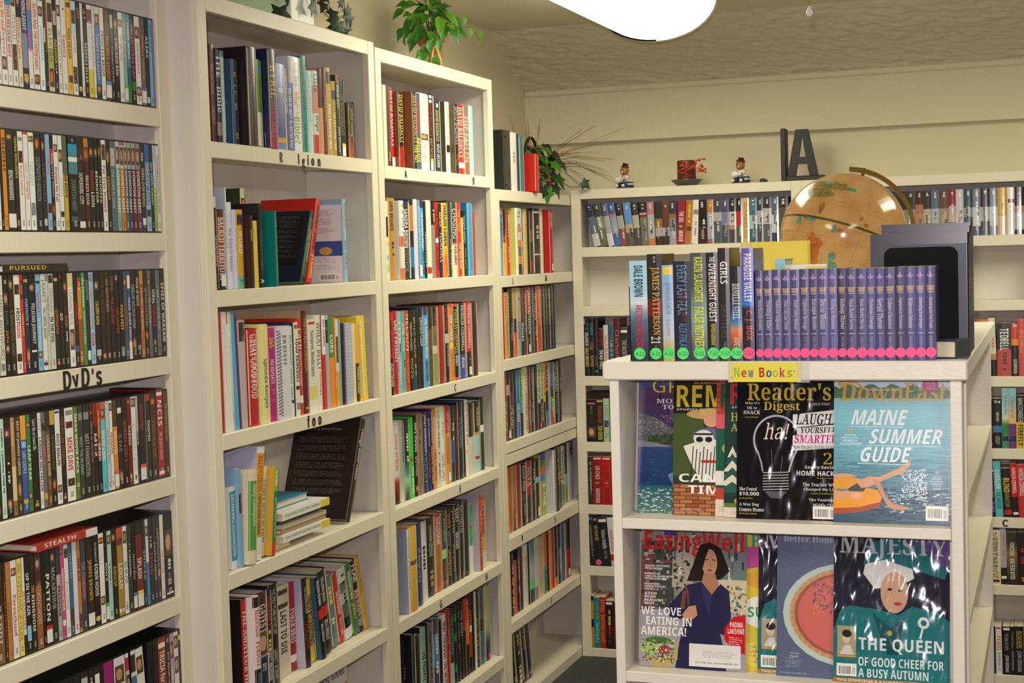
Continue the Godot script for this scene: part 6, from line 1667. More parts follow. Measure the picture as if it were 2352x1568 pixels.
	shelf("L", -1.8500, 1.1200, 2.0, "the fourth DVD shelf", "DVD cases on the fourth DVD shelf", [
		"2257.3 22.8 194 0 0 dvd 118|#26241e|@pic .88 .94 o",
		"2280.1 14.0 194 0 0 dvd 118|#bcd8c8|~k .1 .75",
		"2294.1 17.9 194 0 0 dvd 118|k.1m.2k|@pic .12 .2 f|~w .45 .65|@pic .82 .92 f",
		"2312.0 13.1 194 0 0 dvd 118|#b08050.5#d8c090.85#8a6a3a|r#e0d8b8 .05 .3 the lake house",
		"2325.1 15.6 194 0 0 dvd 118|#42361f|S#d8d0b0 .05 .6 BEST OF JOHNNY CARSON|@pic .65 .85 s",
		"2340.7 17.2 194 0 0 dvd 118|#e0a030.25#3a5aa0|@pic .27 .33 l|S#b8c0c8 .37 .6 LAST CASTLE|@pic .86 .9 u",
		"2357.9 13.2 194 0 0 dvd 118|#3f7a3a|@pic .08 .14 f|Sw .32 .68 LEAP YEAR|@pic .8 .88 s",
		"2371.1 21.6 194 0 0 dvd 118|k|Rw .06 .38 Love Me or Leave Me|@pic .93 .97 o",
		"2392.7 11.0 194 0 0 dvd 118|#dcdcd4|S#b0b0a8 .05 .2 THE|Sk .26 .82 LONDON HAS FALLEN",
		"2403.7 12.4 194 0 0 dvd 118|#6a6a68|@pic .12 .2 k|sP .35 .55 ANGELES|@pic .85 .92 u",
		"2416.1 13.7 194 0 0 dvd 118|#3a3020.2#6a4a2a|S#d8c8a8 .25 .68 LONESOME DOVE|~s .72 .82",
		"2429.8 15.4 194 0 0 dvd 118|u.15k|~s .02 .12|r#9a8040 .25 .62 THE MAGNIFICENT SEVEN|@pic .72 .85 o",
		"2445.2 17.2 194 0 0 dvd 118|#e0e4e0|@pic .02 .04 k|Sk .26 .6 DEUCE BIGALOW|@pic .8 .88 s",
		"2462.4 14.1 194 0 0 dvd 118|#241e1a|r#b8862a .08 .6 THE POLAR EXPRESS|@pic .93 .97 o",
		"2476.5 29.0 194 0 0 dvd 118|w|@pic .03 .08 e|@pic .15 .22 m|S#c02a3a .32 .68 MIKE DAVE|@pic .76 .84 d",
		"2505.5 14.5 194 0 0 dvd 118|#5a7a34|Sw .08 .72 MEGA MOVIE PACK|Sw .82 .87 15",
		"2520.0 16.3 194 0 0 dvd 118|#3a3c38|@pic .08 .16 e|s#c0c0b8 .34 .76 MEET THE MUMMY",
		"2536.3 22.6 194 0 0 dvd 118|#25272a|@pic .08 .16 e|s#d0d0c8 .32 .78 MEET FRANKENSTEIN",
		"2558.9 10.6 194 0 0 dvd 118|#33302a|@pic .08 .12 o|s#b0b0a0 .2 .65 MEN of HONOR",
		"2569.5 13.7 194 0 0 dvd 118|#8a2018.25#2a1a18|Sw .28 .72 MI-2",
		"2583.2 12.1 194 0 0 dvd 118|#b8402a.6k|~y .1 .4|Sw .45 .65 SEND",
		"2595.3 17.4 194 0 0 dvd 118|#c86a4a.2#5ac0d0|@pic .08 .18 f|Sw .32 .65 NACHO LIBRE",
		"2612.8 14.1 194 0 0 dvd 118|#b8c8cc|~e .3 .7",
		"2626.8 10.6 194 0 0 dvd 118|w|@pic .03 .12 s|Sr .35 .6 TRUMAN|~r .85 .95",
		"2637.5 16.1 194 0 0 dvd 118|#4a3a2a.3#d88a2a|@pic .08 .25 B|Rw .35 .62 MAN ON FIRE|@lab #e05090",
		"2653.6 18.1 194 0 0 dvd 118|#2a2224|@pic .1 .16 w|r#a09a98 .4 .6 K-PAX|@pic .8 .95 s",
		"2671.7 18.3 194 0 0 dvd 118|#321c1c|r#b0843a .25 .72 MONKEY KING 2",
		"2689.9 14.8 194 0 0 dvd 118|#7a1c20|@pic .03 .08 s|Rw .32 .55 NARNIA|@pic .85 .95 f",
		"2704.7 18.6 194 0 0 dvd 118|w|@pic .02 .12 s|r#b0b0a8 .28 .85 GREAT CINEMA CLASSICS|~k .9 .95",
		"2723.3 7.5 194 0 0 dvd 118|#a8c0d8.4#1c3a44|Sw .4 .56 RISEN",
		"2730.8 24.6 194 0 0 dvd 118|#201c1c|Sr .1 .4 BURNING POINT|@lab #e0602a",
		"2755.5 5.7 194 0 0 dvd 118|#6a6a58|~o .3 .5",
		"2761.2 15.4 194 0 0 dvd 118|#b83030.08k|Sw .3 .55 TWISTED|~r .85 .95",
		"2776.6 23.3 194 0 0 dvd 118|#3a2c20|@pic .05 .15 o|r#a87a3a .3 .75 GUARDIANS OF TIME",
		"2799.9 27.6 200 0 0 dvd 118|#a02824|@pic .03 .07 w|Sw .12 .42 NCIS|sw .48 .8 THE SEVENTH SEASON|@pic .93 .97 w",
		"2827.5 19.5 195 0 0 dvd 118|#5a4228.5#4a3424|r#c8b080 .15 .6 The Complete Collection"])
	shelf("L", -1.8520, 0.8500, 2.0, "the fifth DVD shelf", "DVD cases on the fifth DVD shelf", [
		"2238.3 34.1 194 0 0 dvd 118|#3a2c1c.5#7a5a3a|Ra .4 .8 CAPRI",
		"2272.4 8.2 194 0 0 dvd 118|#3a2418|~o .2 .9",
		"2280.6 13.6 194 0 0 dvd 118|#b87a3a|r#7a4a1a .4 .7 Treasure",
		"2294.3 18.9 194 0 0 dvd 118|#dedad4|@pic .08 .16 f|R#c03a4a .35 .78 Parenthood",
		"2313.1 14.3 194 0 0 dvd 118|#e0cc5a|@pic .05 .15 u|r#7a5a1a .18 .85 PARTISANS of VILNA",
		"2327.5 7.8 194 0 0 dvd 118|#dcdcd8.8K|R#b03030 .35 .75 PET SEMATARY",
		"2335.2 16.0 194 0 0 dvd 118|k|Sw .18 .62 UP IN THE AIR|@pic .72 .88 l",
		"2351.2 14.7 194 0 0 dvd 118|#2a241e|Su .32 .4 THE|S#e8e4c8 .42 .8 KINGDOM",
		"2365.9 19.8 194 0 0 dvd 118|#4a2c20.35#9a5a34|@pic .05 .18 f|s#c8b8a0 .3 .75 THE CONSTANT GARDENER",
		"2385.7 8.5 194 0 0 dvd 118|#1c1c1e|s#8a8a88 .45 .75 PRIMEVAL",
		"2394.2 18.6 194 0 0 dvd 118|#222224|Sw .25 .75 PATTON|@lab r",
		"2412.8 18.4 194 0 0 dvd 118|#2c2a26|@pic .05 .15 s|r#c8c4b0 .2 .65 MACARTHUR",
		"2431.2 13.9 194 0 0 dvd 118|#3a3a48.3#a8a8a8|Sk .42 .75 PREDATOR",
		"2445.1 12.0 194 0 0 dvd 118|#c84a80|@pic .04 .1 f|Sw .25 .7 PRINCESS COLLECTION|@pic .8 .86 w",
		"2457.0 14.1 194 0 0 dvd 118|#e0e0dc|@pic .05 .15 B|r#b8748a .4 .7 KATE ADAMS",
		"2471.1 12.2 194 0 0 dvd 118|#34688a|r#b8ccd8 .12 .4 QUIGLEY|@pic .7 .95 B",
		"2483.3 16.0 194 0 0 dvd 118|#d4d4e0",
		"2499.3 10.7 194 0 0 dvd 118|#c07a34|Sk .2 .45 DEEP BLUE|@pic .8 .95 B",
		"2510.0 17.9 194 0 0 dvd 118|#3a4254|Sr .4 .7 BRAVO|r#a8b0b8 .25 .65 THE GUARDIANS",
		"2528.0 24.1 194 0 0 dvd 118|#33261c|Su .25 .7 JAMES BROWN|@lab w",
		"2552.0 20.1 194 0 0 dvd 118|#1e1a18|Rw .08 .3 The Adventures of|Sw .32 .68 ROBIN HOOD|@pic .9 .95 u",
		"2572.1 18.2 194 0 0 dvd 118|#e4e4dc|@pic .05 .12 o|r#b8a8a0 .15 .35 Rumor Has It|@pic .7 .8 s",
		"2590.3 10.9 194 0 0 dvd 118|#1c1a1e|Sw .35 .55 ROCKY II|@lab #4ac04a",
		"2601.2 15.4 194 0 0 dvd 118|#a8ccc8|@pic .05 .15 s|~g .35 .6",
		"2616.6 17.8 194 0 0 dvd 118|#221f1a|@pic .05 .14 s|Su .42 .65 ROBOCOP",
		"2634.4 22.5 194 0 0 dvd 118|#b8562a.2#a8862a|@pic .12 .2 B|Rw .4 .7 LOGAN|@pic .92 .96 w",
		"2656.9 15.9 194 0 0 dvd 118|#dcdcdc|@pic .06 .2 s|Sb .4 .66 SEA OF CUT|~e .85 .95",
		"2672.8 16.1 194 0 0 dvd 118|#34402e|~a .2 .6",
		"2688.9 13.9 194 0 0 dvd 118|k|sw .35 .65 Second Best|@lab #3a7ac8",
		"2702.8 25.8 194 0 0 dvd 118|#2a2422.15#7a2a28|Sw .42 .66 SPLASH|@lab y",
		"2728.6 11.9 194 0 0 dvd 118|#35352f|S#a8a8a8 .35 .7 SNIPER",
		"2740.5 11.9 194 0 0 dvd 118|#cfd8e0.5#4a88c8|@pic .08 .2 s|Sb .5 .66 SALT",
		"2752.4 16.8 194 0 0 dvd 118|#262424|Sr .4 .66 SEVEN|~w .2 .35",
		"2769.3 12.1 194 0 0 dvd 118|#2a3444|S#a8b0b8 .3 .75 SOURCE SHADE",
		"2781.4 14.7 194 0 0 dvd 118|#3f3026|s#c8b898 .15 .6 UNFORGIVEN|@pic .6 .75 f",
		"2796.1 14.8 194 0 0 dvd 118|#dcdad4|sr .42 .7 THE OTHER",
		"2810.9 36.1 193 0 0 dvd 118|k|@pic .2 .5 f|~w .55 .68|Sw .72 .77 FOYLES|Sw .78 .86 WAR|@pic .95 .97 w"])
	shelf("L", -1.8440, 0.5830, 2.0, "the sixth DVD shelf", "DVD cases on the sixth DVD shelf", [
		"2343.0 19.8 194 0 0 dvd 118|k",
		"2362.7 17.5 194 0 0 dvd 118|#1e1c1c|@pic .05 .1 w",
		"2380.2 20.2 194 0 0 dvd 118|k",
		"2400.5 20.5 194 0 0 dvd 118|#23201e",
		"2421.0 23.4 194 0 0 dvd 118|k",
		"2444.4 13.1 194 0 0 dvd 118|#1c1a1a.1r.3k",
		"2457.5 23.9 194 0 0 dvd 118|k",
		"2481.5 27.0 194 0 0 dvd 118|#232020|@pic .06 .2 a",
		"2508.5 19.2 194 0 0 dvd 118|#26221e|~w .1 .5",
		"2527.7 20.8 194 0 0 dvd 118|#2a241e|@pic .08 .2 w",
		"2548.5 10.4 194 0 0 dvd 118|k",
		"2558.9 35.0 194 0 0 dvd 118|#9a1a6a",
		"2593.9 42.2 194 0 0 dvd 118|#d8d4e0|@pic .1 .3 s",
		"2636.1 20.8 194 0 0 dvd 118|w.05#b02838.2#c8b8a8|@pic .25 .5 s",
		"2656.8 27.1 194 0 -3 dvd 118|#d8d4d0.3#4a6a9a.7w|@pic .05 .25 d",
		"2683.9 30.6 194 0 -4 dvd 118|#e0e0d4|@pic .1 .3 s",
		"2714.4 24.9 194 0 0 dvd 118|#16181c|@pic .5 .9 S",
		"2739.3 17.3 194 0 0 dvd 118|k",
		"2756.6 33.5 194 0 0 dvd 118|#8a2420|@pic .06 .12 w|Sw .15 .85 TRICIA for ARTHUR",
		"2790.1 14.6 194 0 0 dvd 118|#2a241e|@pic .03 .1 s|~a .2 .8",
		"2804.7 14.7 194 0 0 dvd 118|#b890b8|@pic .1 .3 f|~w .4 .9",
		"2819.4 19.8 194 0 0 dvd 118|#dcd8cc|@pic .05 .2 s|@pic .3 .5 f",
		"2839.1 7.9 194 0 0 dvd 118|k|@pic .06 .12 y"])
	shelf("L", -1.8050, 1.8620, 2.0, "the Religion shelf", "books on the Religion shelf", [
		"3006.2 26.0 228 0 0 hb 160|#56201f|r#c89a5a .2 .5 Ruth and Naomi|r#c8b090 .62 .8 SORENSON",
		"3032.3 28.0 219 0 0 hb 160|#23283a|Sw .05 .3 THE|R#dfe4ea .38 .66 Bible|@pic .76 .9 e",
		"3060.2 13.6 219 0 0 hb 160|#2a8a90.07#ccd6c0|s#9aa890 .12 .5 THE STORY|~k .9 .97",
		"3073.8 31.3 201 17 0 hb 160|#1d3f60|~u .15 .2|~#8a9aa8 .3 .6|~u .85 .93|@side #1f4a70",
		"3105.1 46.9 232 43 0 hb 160|#3a2c26|Ru .25 .28 New|Ru .29 .32 Scofield|Ru .33 .36 Study|Ru .37 .4 Bible|@side #231819",
		"3151.9 44.1 209 31 0 hb 160|#4f9a2a.6#dfe4d4.98#7ab040|@pic .08 .13 t|@tab w",
		"3196.0 41.1 237 48 0 hb 160|~n.35#2a2a58.5#5a2a60.75#a82a50|R#c8a838 .16 .5 RYRIE|R#c83a3a .52 .9 STUDY BIBLE",
		"3237.1 69.5 209 36 0 hb 160|~#9aa8e0.2#8a90b0.35#6a6ab0.7#5a5a90.8#7a9ad0|S#e8e8d0 .28 .34 IF|@pic .86 .92 u|@side #9aa4e8",
		"3306.6 31.5 204 24 0 hb 160|#5c3c5c|sw .1 .55 GOING HOME",
		"3338.1 53.8 175 12 0 hb 160|#2f55a8|Sw .08 .95 YOU CAN BE HAPPY NO MATTER WHAT",
		"3392.0 62.5 245 0 0 hb 160|#d8dae4|s#6a8a6a .06 .3 Rob Bell|S#e0803a .36 .5 What|S#b8b03a .5 .62 is the|S#8aa84a .62 .9 Bible?|@side #c4cbe0",
		"3454.5 31.9 253 0 0 hb 160|#17857f|r#0d4a4a .1 .55 Go to Dark|r#0d4a4a .68 .92 R.L. Clark",
		"3486.4 29.9 219 0 0 hb 160|#b8d4d6|r#7a9aa0 .06 .65 DAILY GUIDEPOSTS 2017",
		"3516.2 32.8 222 0 0 hb 160|#c4dcd6.18#c8806a.5#c4d6cc.75#b8382c|Rk .04 .25 Clara|Rk .52 .72 Hope",
		"3549.1 27.2 231 0 0 hb 160|#4a2022.45#c8906a",
		"3576.2 16.6 233 0 0 hb 160|#6a3f38|s#d8c0a0 .3 .6 Simply Jesus",
		"3592.8 31.4 238 0 0 hb 160|#b89a48|@pic .05 .18 d|Rw .4 .9 What I Know For Sure",
		"3624.2 26.5 205 0 0 hb 160|#a8903c|@pic .12 .24 d|sw .4 .9 The Path Made Clear",
		"3650.8 16.1 224 0 0 hb 160|#a8482c.1#33363c|Sw .12 .4 BREAK OUT!|Sw .62 .92 JOEL OSTEEN",
		"3666.9 38.0 215 0 0 hb 160|#1d3a32|r#a8963a .18 .7 THE SEVEN MIRACLES|@lab y",
		"3704.9 33.2 154 9 0 hb 160|~#4a4038.5#8a4a2a.7#c0602c|r#d8c890 .1 .6 Jesus Calling|@side #5a3828",
		"3738.1 21.9 158 0 0 hb 160|#2b2224|~s .2 .3|@pic .6 .68 o"])
	shelf("L", -1.7900, 1.5290, 2.0, "the shelf under Religion", "books on the shelf under Religion", [
		"2975.0 10.5 212 0 0 pb 135|c.12k|sw .4 .8 DREAMS",
		"2985.5 40.2 184 0 0 hb 160|#5a1f1c.1#9a4a22.75#2a1a18|Rw .1 .9 SACRED TERRITORY|@lab w",
		"3025.7 6.8 234 0 0 hb 160|#d4d8e0|Se .1 .8 GREATEST MIRACLE|@side #b9c2d4",
		"3032.5 20.3 201 0 0 pb 135|#dde4ea|sr .3 .8 the Solace Within",
		"3052.9 31.4 184 14 0 hb 160|#d8a01e.83#6ab488|@pic .06 .2 d|Rw .26 .56 WORD|Rk .88 .94 17|@side #c4cce0",
		"3084.3 22.6 171 27 0 hb 160|#2e1a18|Su .2 .35 EASWARAN|@side #35201c",
		"3106.9 36.5 159 15 0 pb 135|#e0c848|s#8a7a20 .12 .3 DEEP PEACE",
		"3143.5 25.2 200 18 0 hb 160|#1b1717|s#7a7a70 .3 .8 THE SPIRITUALITY OF THE CROSS|Sw .9 .95 A|@side #1d1618",
		"3168.7 22.0 239 -40 0 hb 135|#d6dea0.3#8a8a60|@pic .1 .2 o|@side #35402c",
		"3190.7 12.0 185 -12 0 pb 135|#b8c0a8|@side #a9b39c",
		"3202.7 14.0 183 29 0 hb 160|#117a72|r#b8a050 .1 .9 The Life of Saint Teresa"])
	shelf("L", -1.7760, 1.2040, 2.0, "the cookbook shelf", "books on the cookbook shelf", [
		"2952.2 12.0 275 0 0 mag 189|#b82024",
		"2964.3 5.2 275 0 0 mag 189|#e0d0d8|~P .02 .1",
		"2969.5 4.9 274 0 0 mag 189|#e6e6e2|~n .1 .2",
		"2974.4 5.3 274 0 0 mag 189|w|~k .1 .6",
		"2979.6 6.5 274 0 0 mag 189|#d8d8d4.1#e6e2d0",
		"2986.1 6.5 273 0 0 mag 189|#d8742a.1#e2ded0",
		"2992.7 6.6 273 0 0 mag 189|w|~l .2 .5",
		"2999.2 9.1 272 0 0 mag 189|#c8ccc8|~r .85 .95",
		"3008.3 22.8 270 0 -2 mag 189|#4aa8d8",
		"3031.1 9.6 257 0 -2 mag 189|#5a2a50",
		"3040.7 33.9 252 0 0 hb 160|#b8aab4|@pic .02 .2 d|@side #b0a6b0",
		"3074.6 54.2 230 2 0 hb 160|#b51218|Rw .06 .72 GREAT GOOD FOOD|sw .12 .6 JULEE ROSSO|@side #a01018",
		"3128.9 46.8 237 4 0 hb 160|#e0da86|S#3a5a4a .35 .85 Splenda Recipes",
		"3175.7 34.9 227 0 0 pb 135|#b81a78|Sy .1 .22 365|Sw .34 .6 NO REPEATS|~o .62 .8",
		"3210.6 58.4 228 9 0 pb 135|#d4d4dc|~e .1 .4|@coil k",
		"3269.0 30.8 225 0 0 pb 135|#dbe0cc|~e .1 .8|@lab n",
		"3299.8 24.2 234 6 0 hb 160|#e0ddc8|@pic .03 .07 o|Sk .18 .64 FOOD REMEDIES|@pic .68 .72 k|@pic .86 .93 e|@side #2a3a58",
		"3324.1 29.3 242 0 0 hb 160|#c8301e|Rw .1 .32 Carb|sw .34 .7 SENSITIVITY PROGRAM|@pic .8 .88 w",
		"3353.4 28.3 261 0 0 hb 185|#611a26|Ru .08 .6 FOOD FOR HEALTH AND HEALING|@pic .93 .97 s|@side #c8a880",
		"3381.7 43.5 237 -0 0 pb 135|#d8d8c8.72#dccd74.87#e2e0d4|@pic .03 .06 r|R#3a3a3a .12 .62 Natures Medicines",
		"3425.2 33.0 246 0 0 hb 160|#dedcd0|S#7a7a70 .08 .58 WHEAT BELLY|~s .6 .85",
		"3458.2 19.8 244 0 0 pb 135|#e4e4e0.42#c02a2a|~k .05 .35",
		"3478.0 18.4 243 0 0 pb 135|#a8acc0|@pic .05 .3 k",
		"3496.5 29.3 238 0 0 pb 135|#3f8a3a.45#e08a28|Sw .2 .4 CURE",
		"3525.8 10.8 236 0 0 pb 135|#d87a2a|~w .3 .8",
		"3536.5 16.2 230 0 0 pb 135|#dcd8c8.6#d8a040|@pic .2 .5 B",
		"3552.8 13.6 228 0 0 mag 189|#7aa8a8",
		"3566.4 27.5 217 0 0 hb 160|#2a1a18",
		"3594.0 42.0 216 0 0 pb 135|#a8a8c0|@grid w",
		"3635.9 17.0 213 0 0 pb 135|#dcd49a",
		"3653.0 22.9 209 0 0 pb 135|#e8a840.5#4a2018|Sw .55 .9 FAVORITE COOKIES",
		"3675.9 49.5 230 0 -3 pb 135|#e4c428|@comb w"])
	shelf("L", -1.7900, 0.8850, 2.0, "the shelf under cookbooks", "books on the shelf under the cookbooks", [
		"2976.0 25.7 191 11 0 pb 135|#dfe4e6.06#4a98a0.9#dfe4e6|Sw .1 .85 EASTERN BIBLE ILLUMINATIONS|@side #dbe2e8",
		"3001.6 14.6 229 19 0 pb 135|#7aa6d0|@pic .25 .45 d|@side #82acd4",
		"3016.2 39.9 220 33 5 hb 160|#dcd2b4.12#4f9a3f.85#dcd2b4|Rw .15 .6 Daily Guideposts|@side #d8ceb0",
		"3056.2 36.5 268 21 8 pb 135|#e4e4e4.06#d8a02c.8#e0e0d8|R#b02a1a .08 .4 HELEN CHENS|Rk .42 .78 CHINESE HOME COOKING|@side #b9b9d0",
		"3092.6 35.8 216 9 9 pb 135|#dcd4b8|S#3a8ac0 .15 .85 EDIBLE WILD PLANTS",
		"3128.5 17.2 213 29 9 pb 135|#7fb03a.28#1f7a4a.85#c8322a|Sw .04 .22 1000|Sw .35 .8 poker strategies and secrets|@side #d0a030"])
	shelf("L", -1.8100, 0.5570, 2.0, "the biography shelf", "books on the biography shelf", [
		"3003.7 24.5 251 35 0 hb 160|#b3241c|Rw .1 .85 THE AMATEUR HIT|@side #1a1618",
		"3028.2 31.1 251 53 0 hb 160|#1a1818.1#e0d8d4.68#1a1818|R#b02a2a .12 .38 RELENTLESS|R#b02a2a .42 .66 PURSUIT|s#b0b0b0 .72 .95 DANIEL FREEMAN",
		"3059.3 57.9 252 41 0 hb 160|#4a1c1e.36#a89888.62#1c2a4c|Rw .12 .34 GATES|@pic .38 .6 f|Rw .68 .76 DUTY",
		"3117.1 43.6 244 29 0 hb 160|#1c1818|Sr .06 .36 VENGEANCE|~y .4 .6|Sw .62 .9 MATT BRONSON",
		"3160.7 53.1 248 17 0 hb 160|#1a1818|sw .05 .5 THE ONLY PLANE IN THE SKY|sw .65 .95 GARRETT M GRAFF",
		"3213.9 77.3 230 5 0 hb 160|#cbc6b6|@pic .05 .1 d|S#2a2a28 .28 .75 LAST TO DIE|@pic .2 .25 d",
		"3291.1 42.4 227 0 0 hb 155|#9a1f22|Rw .3 .7 POKER BRAT|@pic .82 .9 w",
		"3333.5 29.0 232 24 -3 hb 160|#1b1918.9#2a2a2a|sw .1 .4 THE COMING STORM|sr .5 .8 WILLIAM|@side #b9b4cc",
		"3362.5 52.8 219 12 -4 hb 160|#dcbc28|Sk .2 .8 UNDERSTANDING",
		"3415.2 27.7 222 27 -8 hb 160|#1c1a1c|Sw .05 .35 KILLING REAGAN|@pic .4 .52 r|Sw .58 .8 BILL OREILLY|@side #2f5878",
		"3442.9 64.9 224 15 -9 hb 160|#1c1a1c|Sw .08 .38 KILLING JESUS|@pic .42 .55 r|Sw .6 .85 BILL OREILLY",
		"3507.9 58.3 196 3 -10 hb 158|#5f7e7e|~y .15 .4|~w .6 .7",
		"3566.2 38.7 196 0 -11 hb 155|#c02e22|Sw .25 .6 THE PRESIDENT|sw .65 .9 NANCY GIBBS",
		"3604.9 52.0 205 0 -12 hb 155|#d0d0cc.2#6a6a6a.35#b0b0b0.5#5a5a5a.7#1a1a1a.85#dcdce4|~k .1 .6",
		"3657.0 30.7 206 0 -12 hb 155|#2f7a34|Sw .1 .5 GREENLIGHTS NOW|Sy .55 .8 JUDY",
		"3687.7 36.9 210 0 -13 hb 155|#241a1a.4#6a1a1c.7#1c1616|Sw .05 .3 FEAR|Rw .4 .92 BOB WOODWARD",
		"3724.5 31.7 214 0 -14 hb 155|#c89c28|s#7a5a10 .1 .5 THE LIBERAL"])
	shelf("L", -1.8100, 1.8510, 1.6, "the A-B shelf", "novels on the A-B shelf", [
		"3959.9 22.6 239 0 0 mag 155|#e8e2bc",
		"3982.6 26.1 240 0 0 hb 155|#3f4842|~y .8 .92",
		"4008.7 24.8 236 0 0 hb 155|#b8202a|Rw .04 .72 DAVID BALDACCI|@lab w",
		"4033.5 39.3 226 15 0 hb 160|#1c1e22.72#a8201c|Ry .04 .66 DAVID BALDACCI|Sr .7 .9 FIRST|@side #7e4218",
		"4072.8 35.8 228 43 0 hb 160|#262c3a|R#d8a030 .05 .66 DAVID BALDACCI|Sy .68 .92 THE HIT|@side #7e4218",
		"4108.6 60.2 229 31 0 hb 160|#505a68|Rr .12 .54 DAVID BALDACCI|Sy .58 .9 ABSOLUTE|@side #424a58",
		"4168.8 88.5 235 19 0 hb 160|#e0e0d8|r#c8c49a .05 .5 DAVID BALDACCI|@pic .52 .6 s|s#b06a70 .64 .88 THE CORNER",
		"4257.3 71.9 242 7 0 hb 160|#1c1c20|~w .02 .1|Rr .12 .54 DAVID BALDACCI|So .56 .86 WALK THE WIRE|@lab y",
		"4329.2 68.3 230 0 0 hb 155|#30384a|~w .05 .12|Ry .14 .56 DAVID BALDACCI|Sw .6 .92 SPLIT SECOND",
		"4397.5 35.9 227 16 0 hb 160|#e4e2da|r#c87a6a .05 .6 DAVID BALDACCI|@pic .6 .7 k|s#a8b0a8 .72 .95 DELIVER|@side #474a3c",
		"4433.4 34.6 223 31 0 hb 160|#232427|s#b8b8b8 .05 .58 DAVID BALDACCI|s#b07a3a .72 .88 FACE|@side #5e5636",
		"4468.0 84.5 227 19 0 hb 160|#cc261c|Rw .04 .75 DAVID BALDACCI|@pic .82 .9 w",
		"4552.5 75.8 233 7 0 hb 160|#8a7668.6#a0563a|s#d8d0b8 .15 .8 THE FALLEN",
		"4628.3 43.9 236 0 0 pb 135|#a8d4dc"])
	shelf("L", -1.7850, 1.5260, 1.6, "the shelf below A-B", "novels on the shelf below A-B", [
		"3896.4 19.1 227 0 0 hb 160|#e4e4d0|@pic .2 .45 k|@pic .52 .56 y|@pic .68 .74 l|@pic .8 .9 L",
		"3915.5 50.9 237 0 0 hb 160|#b8842e|Sk .05 .4 DAN BROWN|~d .5 .8",
		"3966.4 33.3 230 14 0 hb 160|#e2e0d6.45#d4664a.58#e2dccc.85#d8744a|~e .05 .4|@side #d8dcd8",
		"3999.6 67.8 230 2 0 hb 160|#22282a|Sw .1 .6 SANDRA BROWN|s#8a9a98 .62 .9 OUTFOX",
		"4067.4 35.2 238 0 0 hb 160|#1e2232.08#b87a30.4#1e2028.6#2a78b0.85n|@side #2a48a0",
		"4102.6 26.1 238 0 0 hb 160|#d4d4e4",
		"4128.7 21.1 236 0 0 hb 160|#7a98b0|s#c8d8e0 .08 .6 KAREN WHITE|@lab c",
		"4149.8 24.0 236 0 0 hb 160|#34386a.1#48a4dc|Sw .14 .62 THE RUNNING MILES|Sn .66 .95 MAX COBB",
		"4173.8 18.8 233 0 0 hb 160|#202224|sw .4 .85 HARLAN COBEN",
		"4192.6 43.5 237 0 0 hb 160|#e2e0cc.86#c82a24.94#e2e0cc",
		"4236.1 27.6 232 0 0 hb 160|#26241f.3#8a887c|~w .1 .25|@side #6a6860",
		"4263.7 27.9 233 0 0 hb 160|#c8241c|Sk .1 .45 LEE CHILD|@pic .48 .54 w|~k .6 .9",
		"4291.6 28.2 229 0 0 hb 160|#262b44|Sy .12 .32 SISTER|sw .4 .8 FLORENCE",
		"4319.9 45.9 232 0 0 hb 160|#e4bc1c.72#dc7a1c|Sk .04 .58 HARLAN COBEN|S#d8541c .62 .92 DONT LET GO",
		"4365.7 32.0 240 0 0 hb 160|#34363c|~#8a8aa8 .5 .9",
		"4397.7 47.3 240 0 0 hb 160|#35443c.55#d0602a.58#e0d8b0|sw .1 .5 CHASING|Sk .6 .85 RUN AWAY",
		"4445.0 36.1 237 0 0 hb 160|#c8341c|sy .1 .4 THE CHILD|Sw .55 .9 ONE FALSE MOVE",
		"4481.1 12.1 188 0 0 pb 135|#dccc68",
		"4493.3 24.4 210 0 0 hb 160|#24221f|sw .08 .5 HIDDEN GAMES|~o .55 .9",
		"4517.7 45.4 236 8 0 hb 160|#3f9cc8|@side #2372b0",
		"4563.1 34.4 206 0 0 pb 135|#b8342a"])
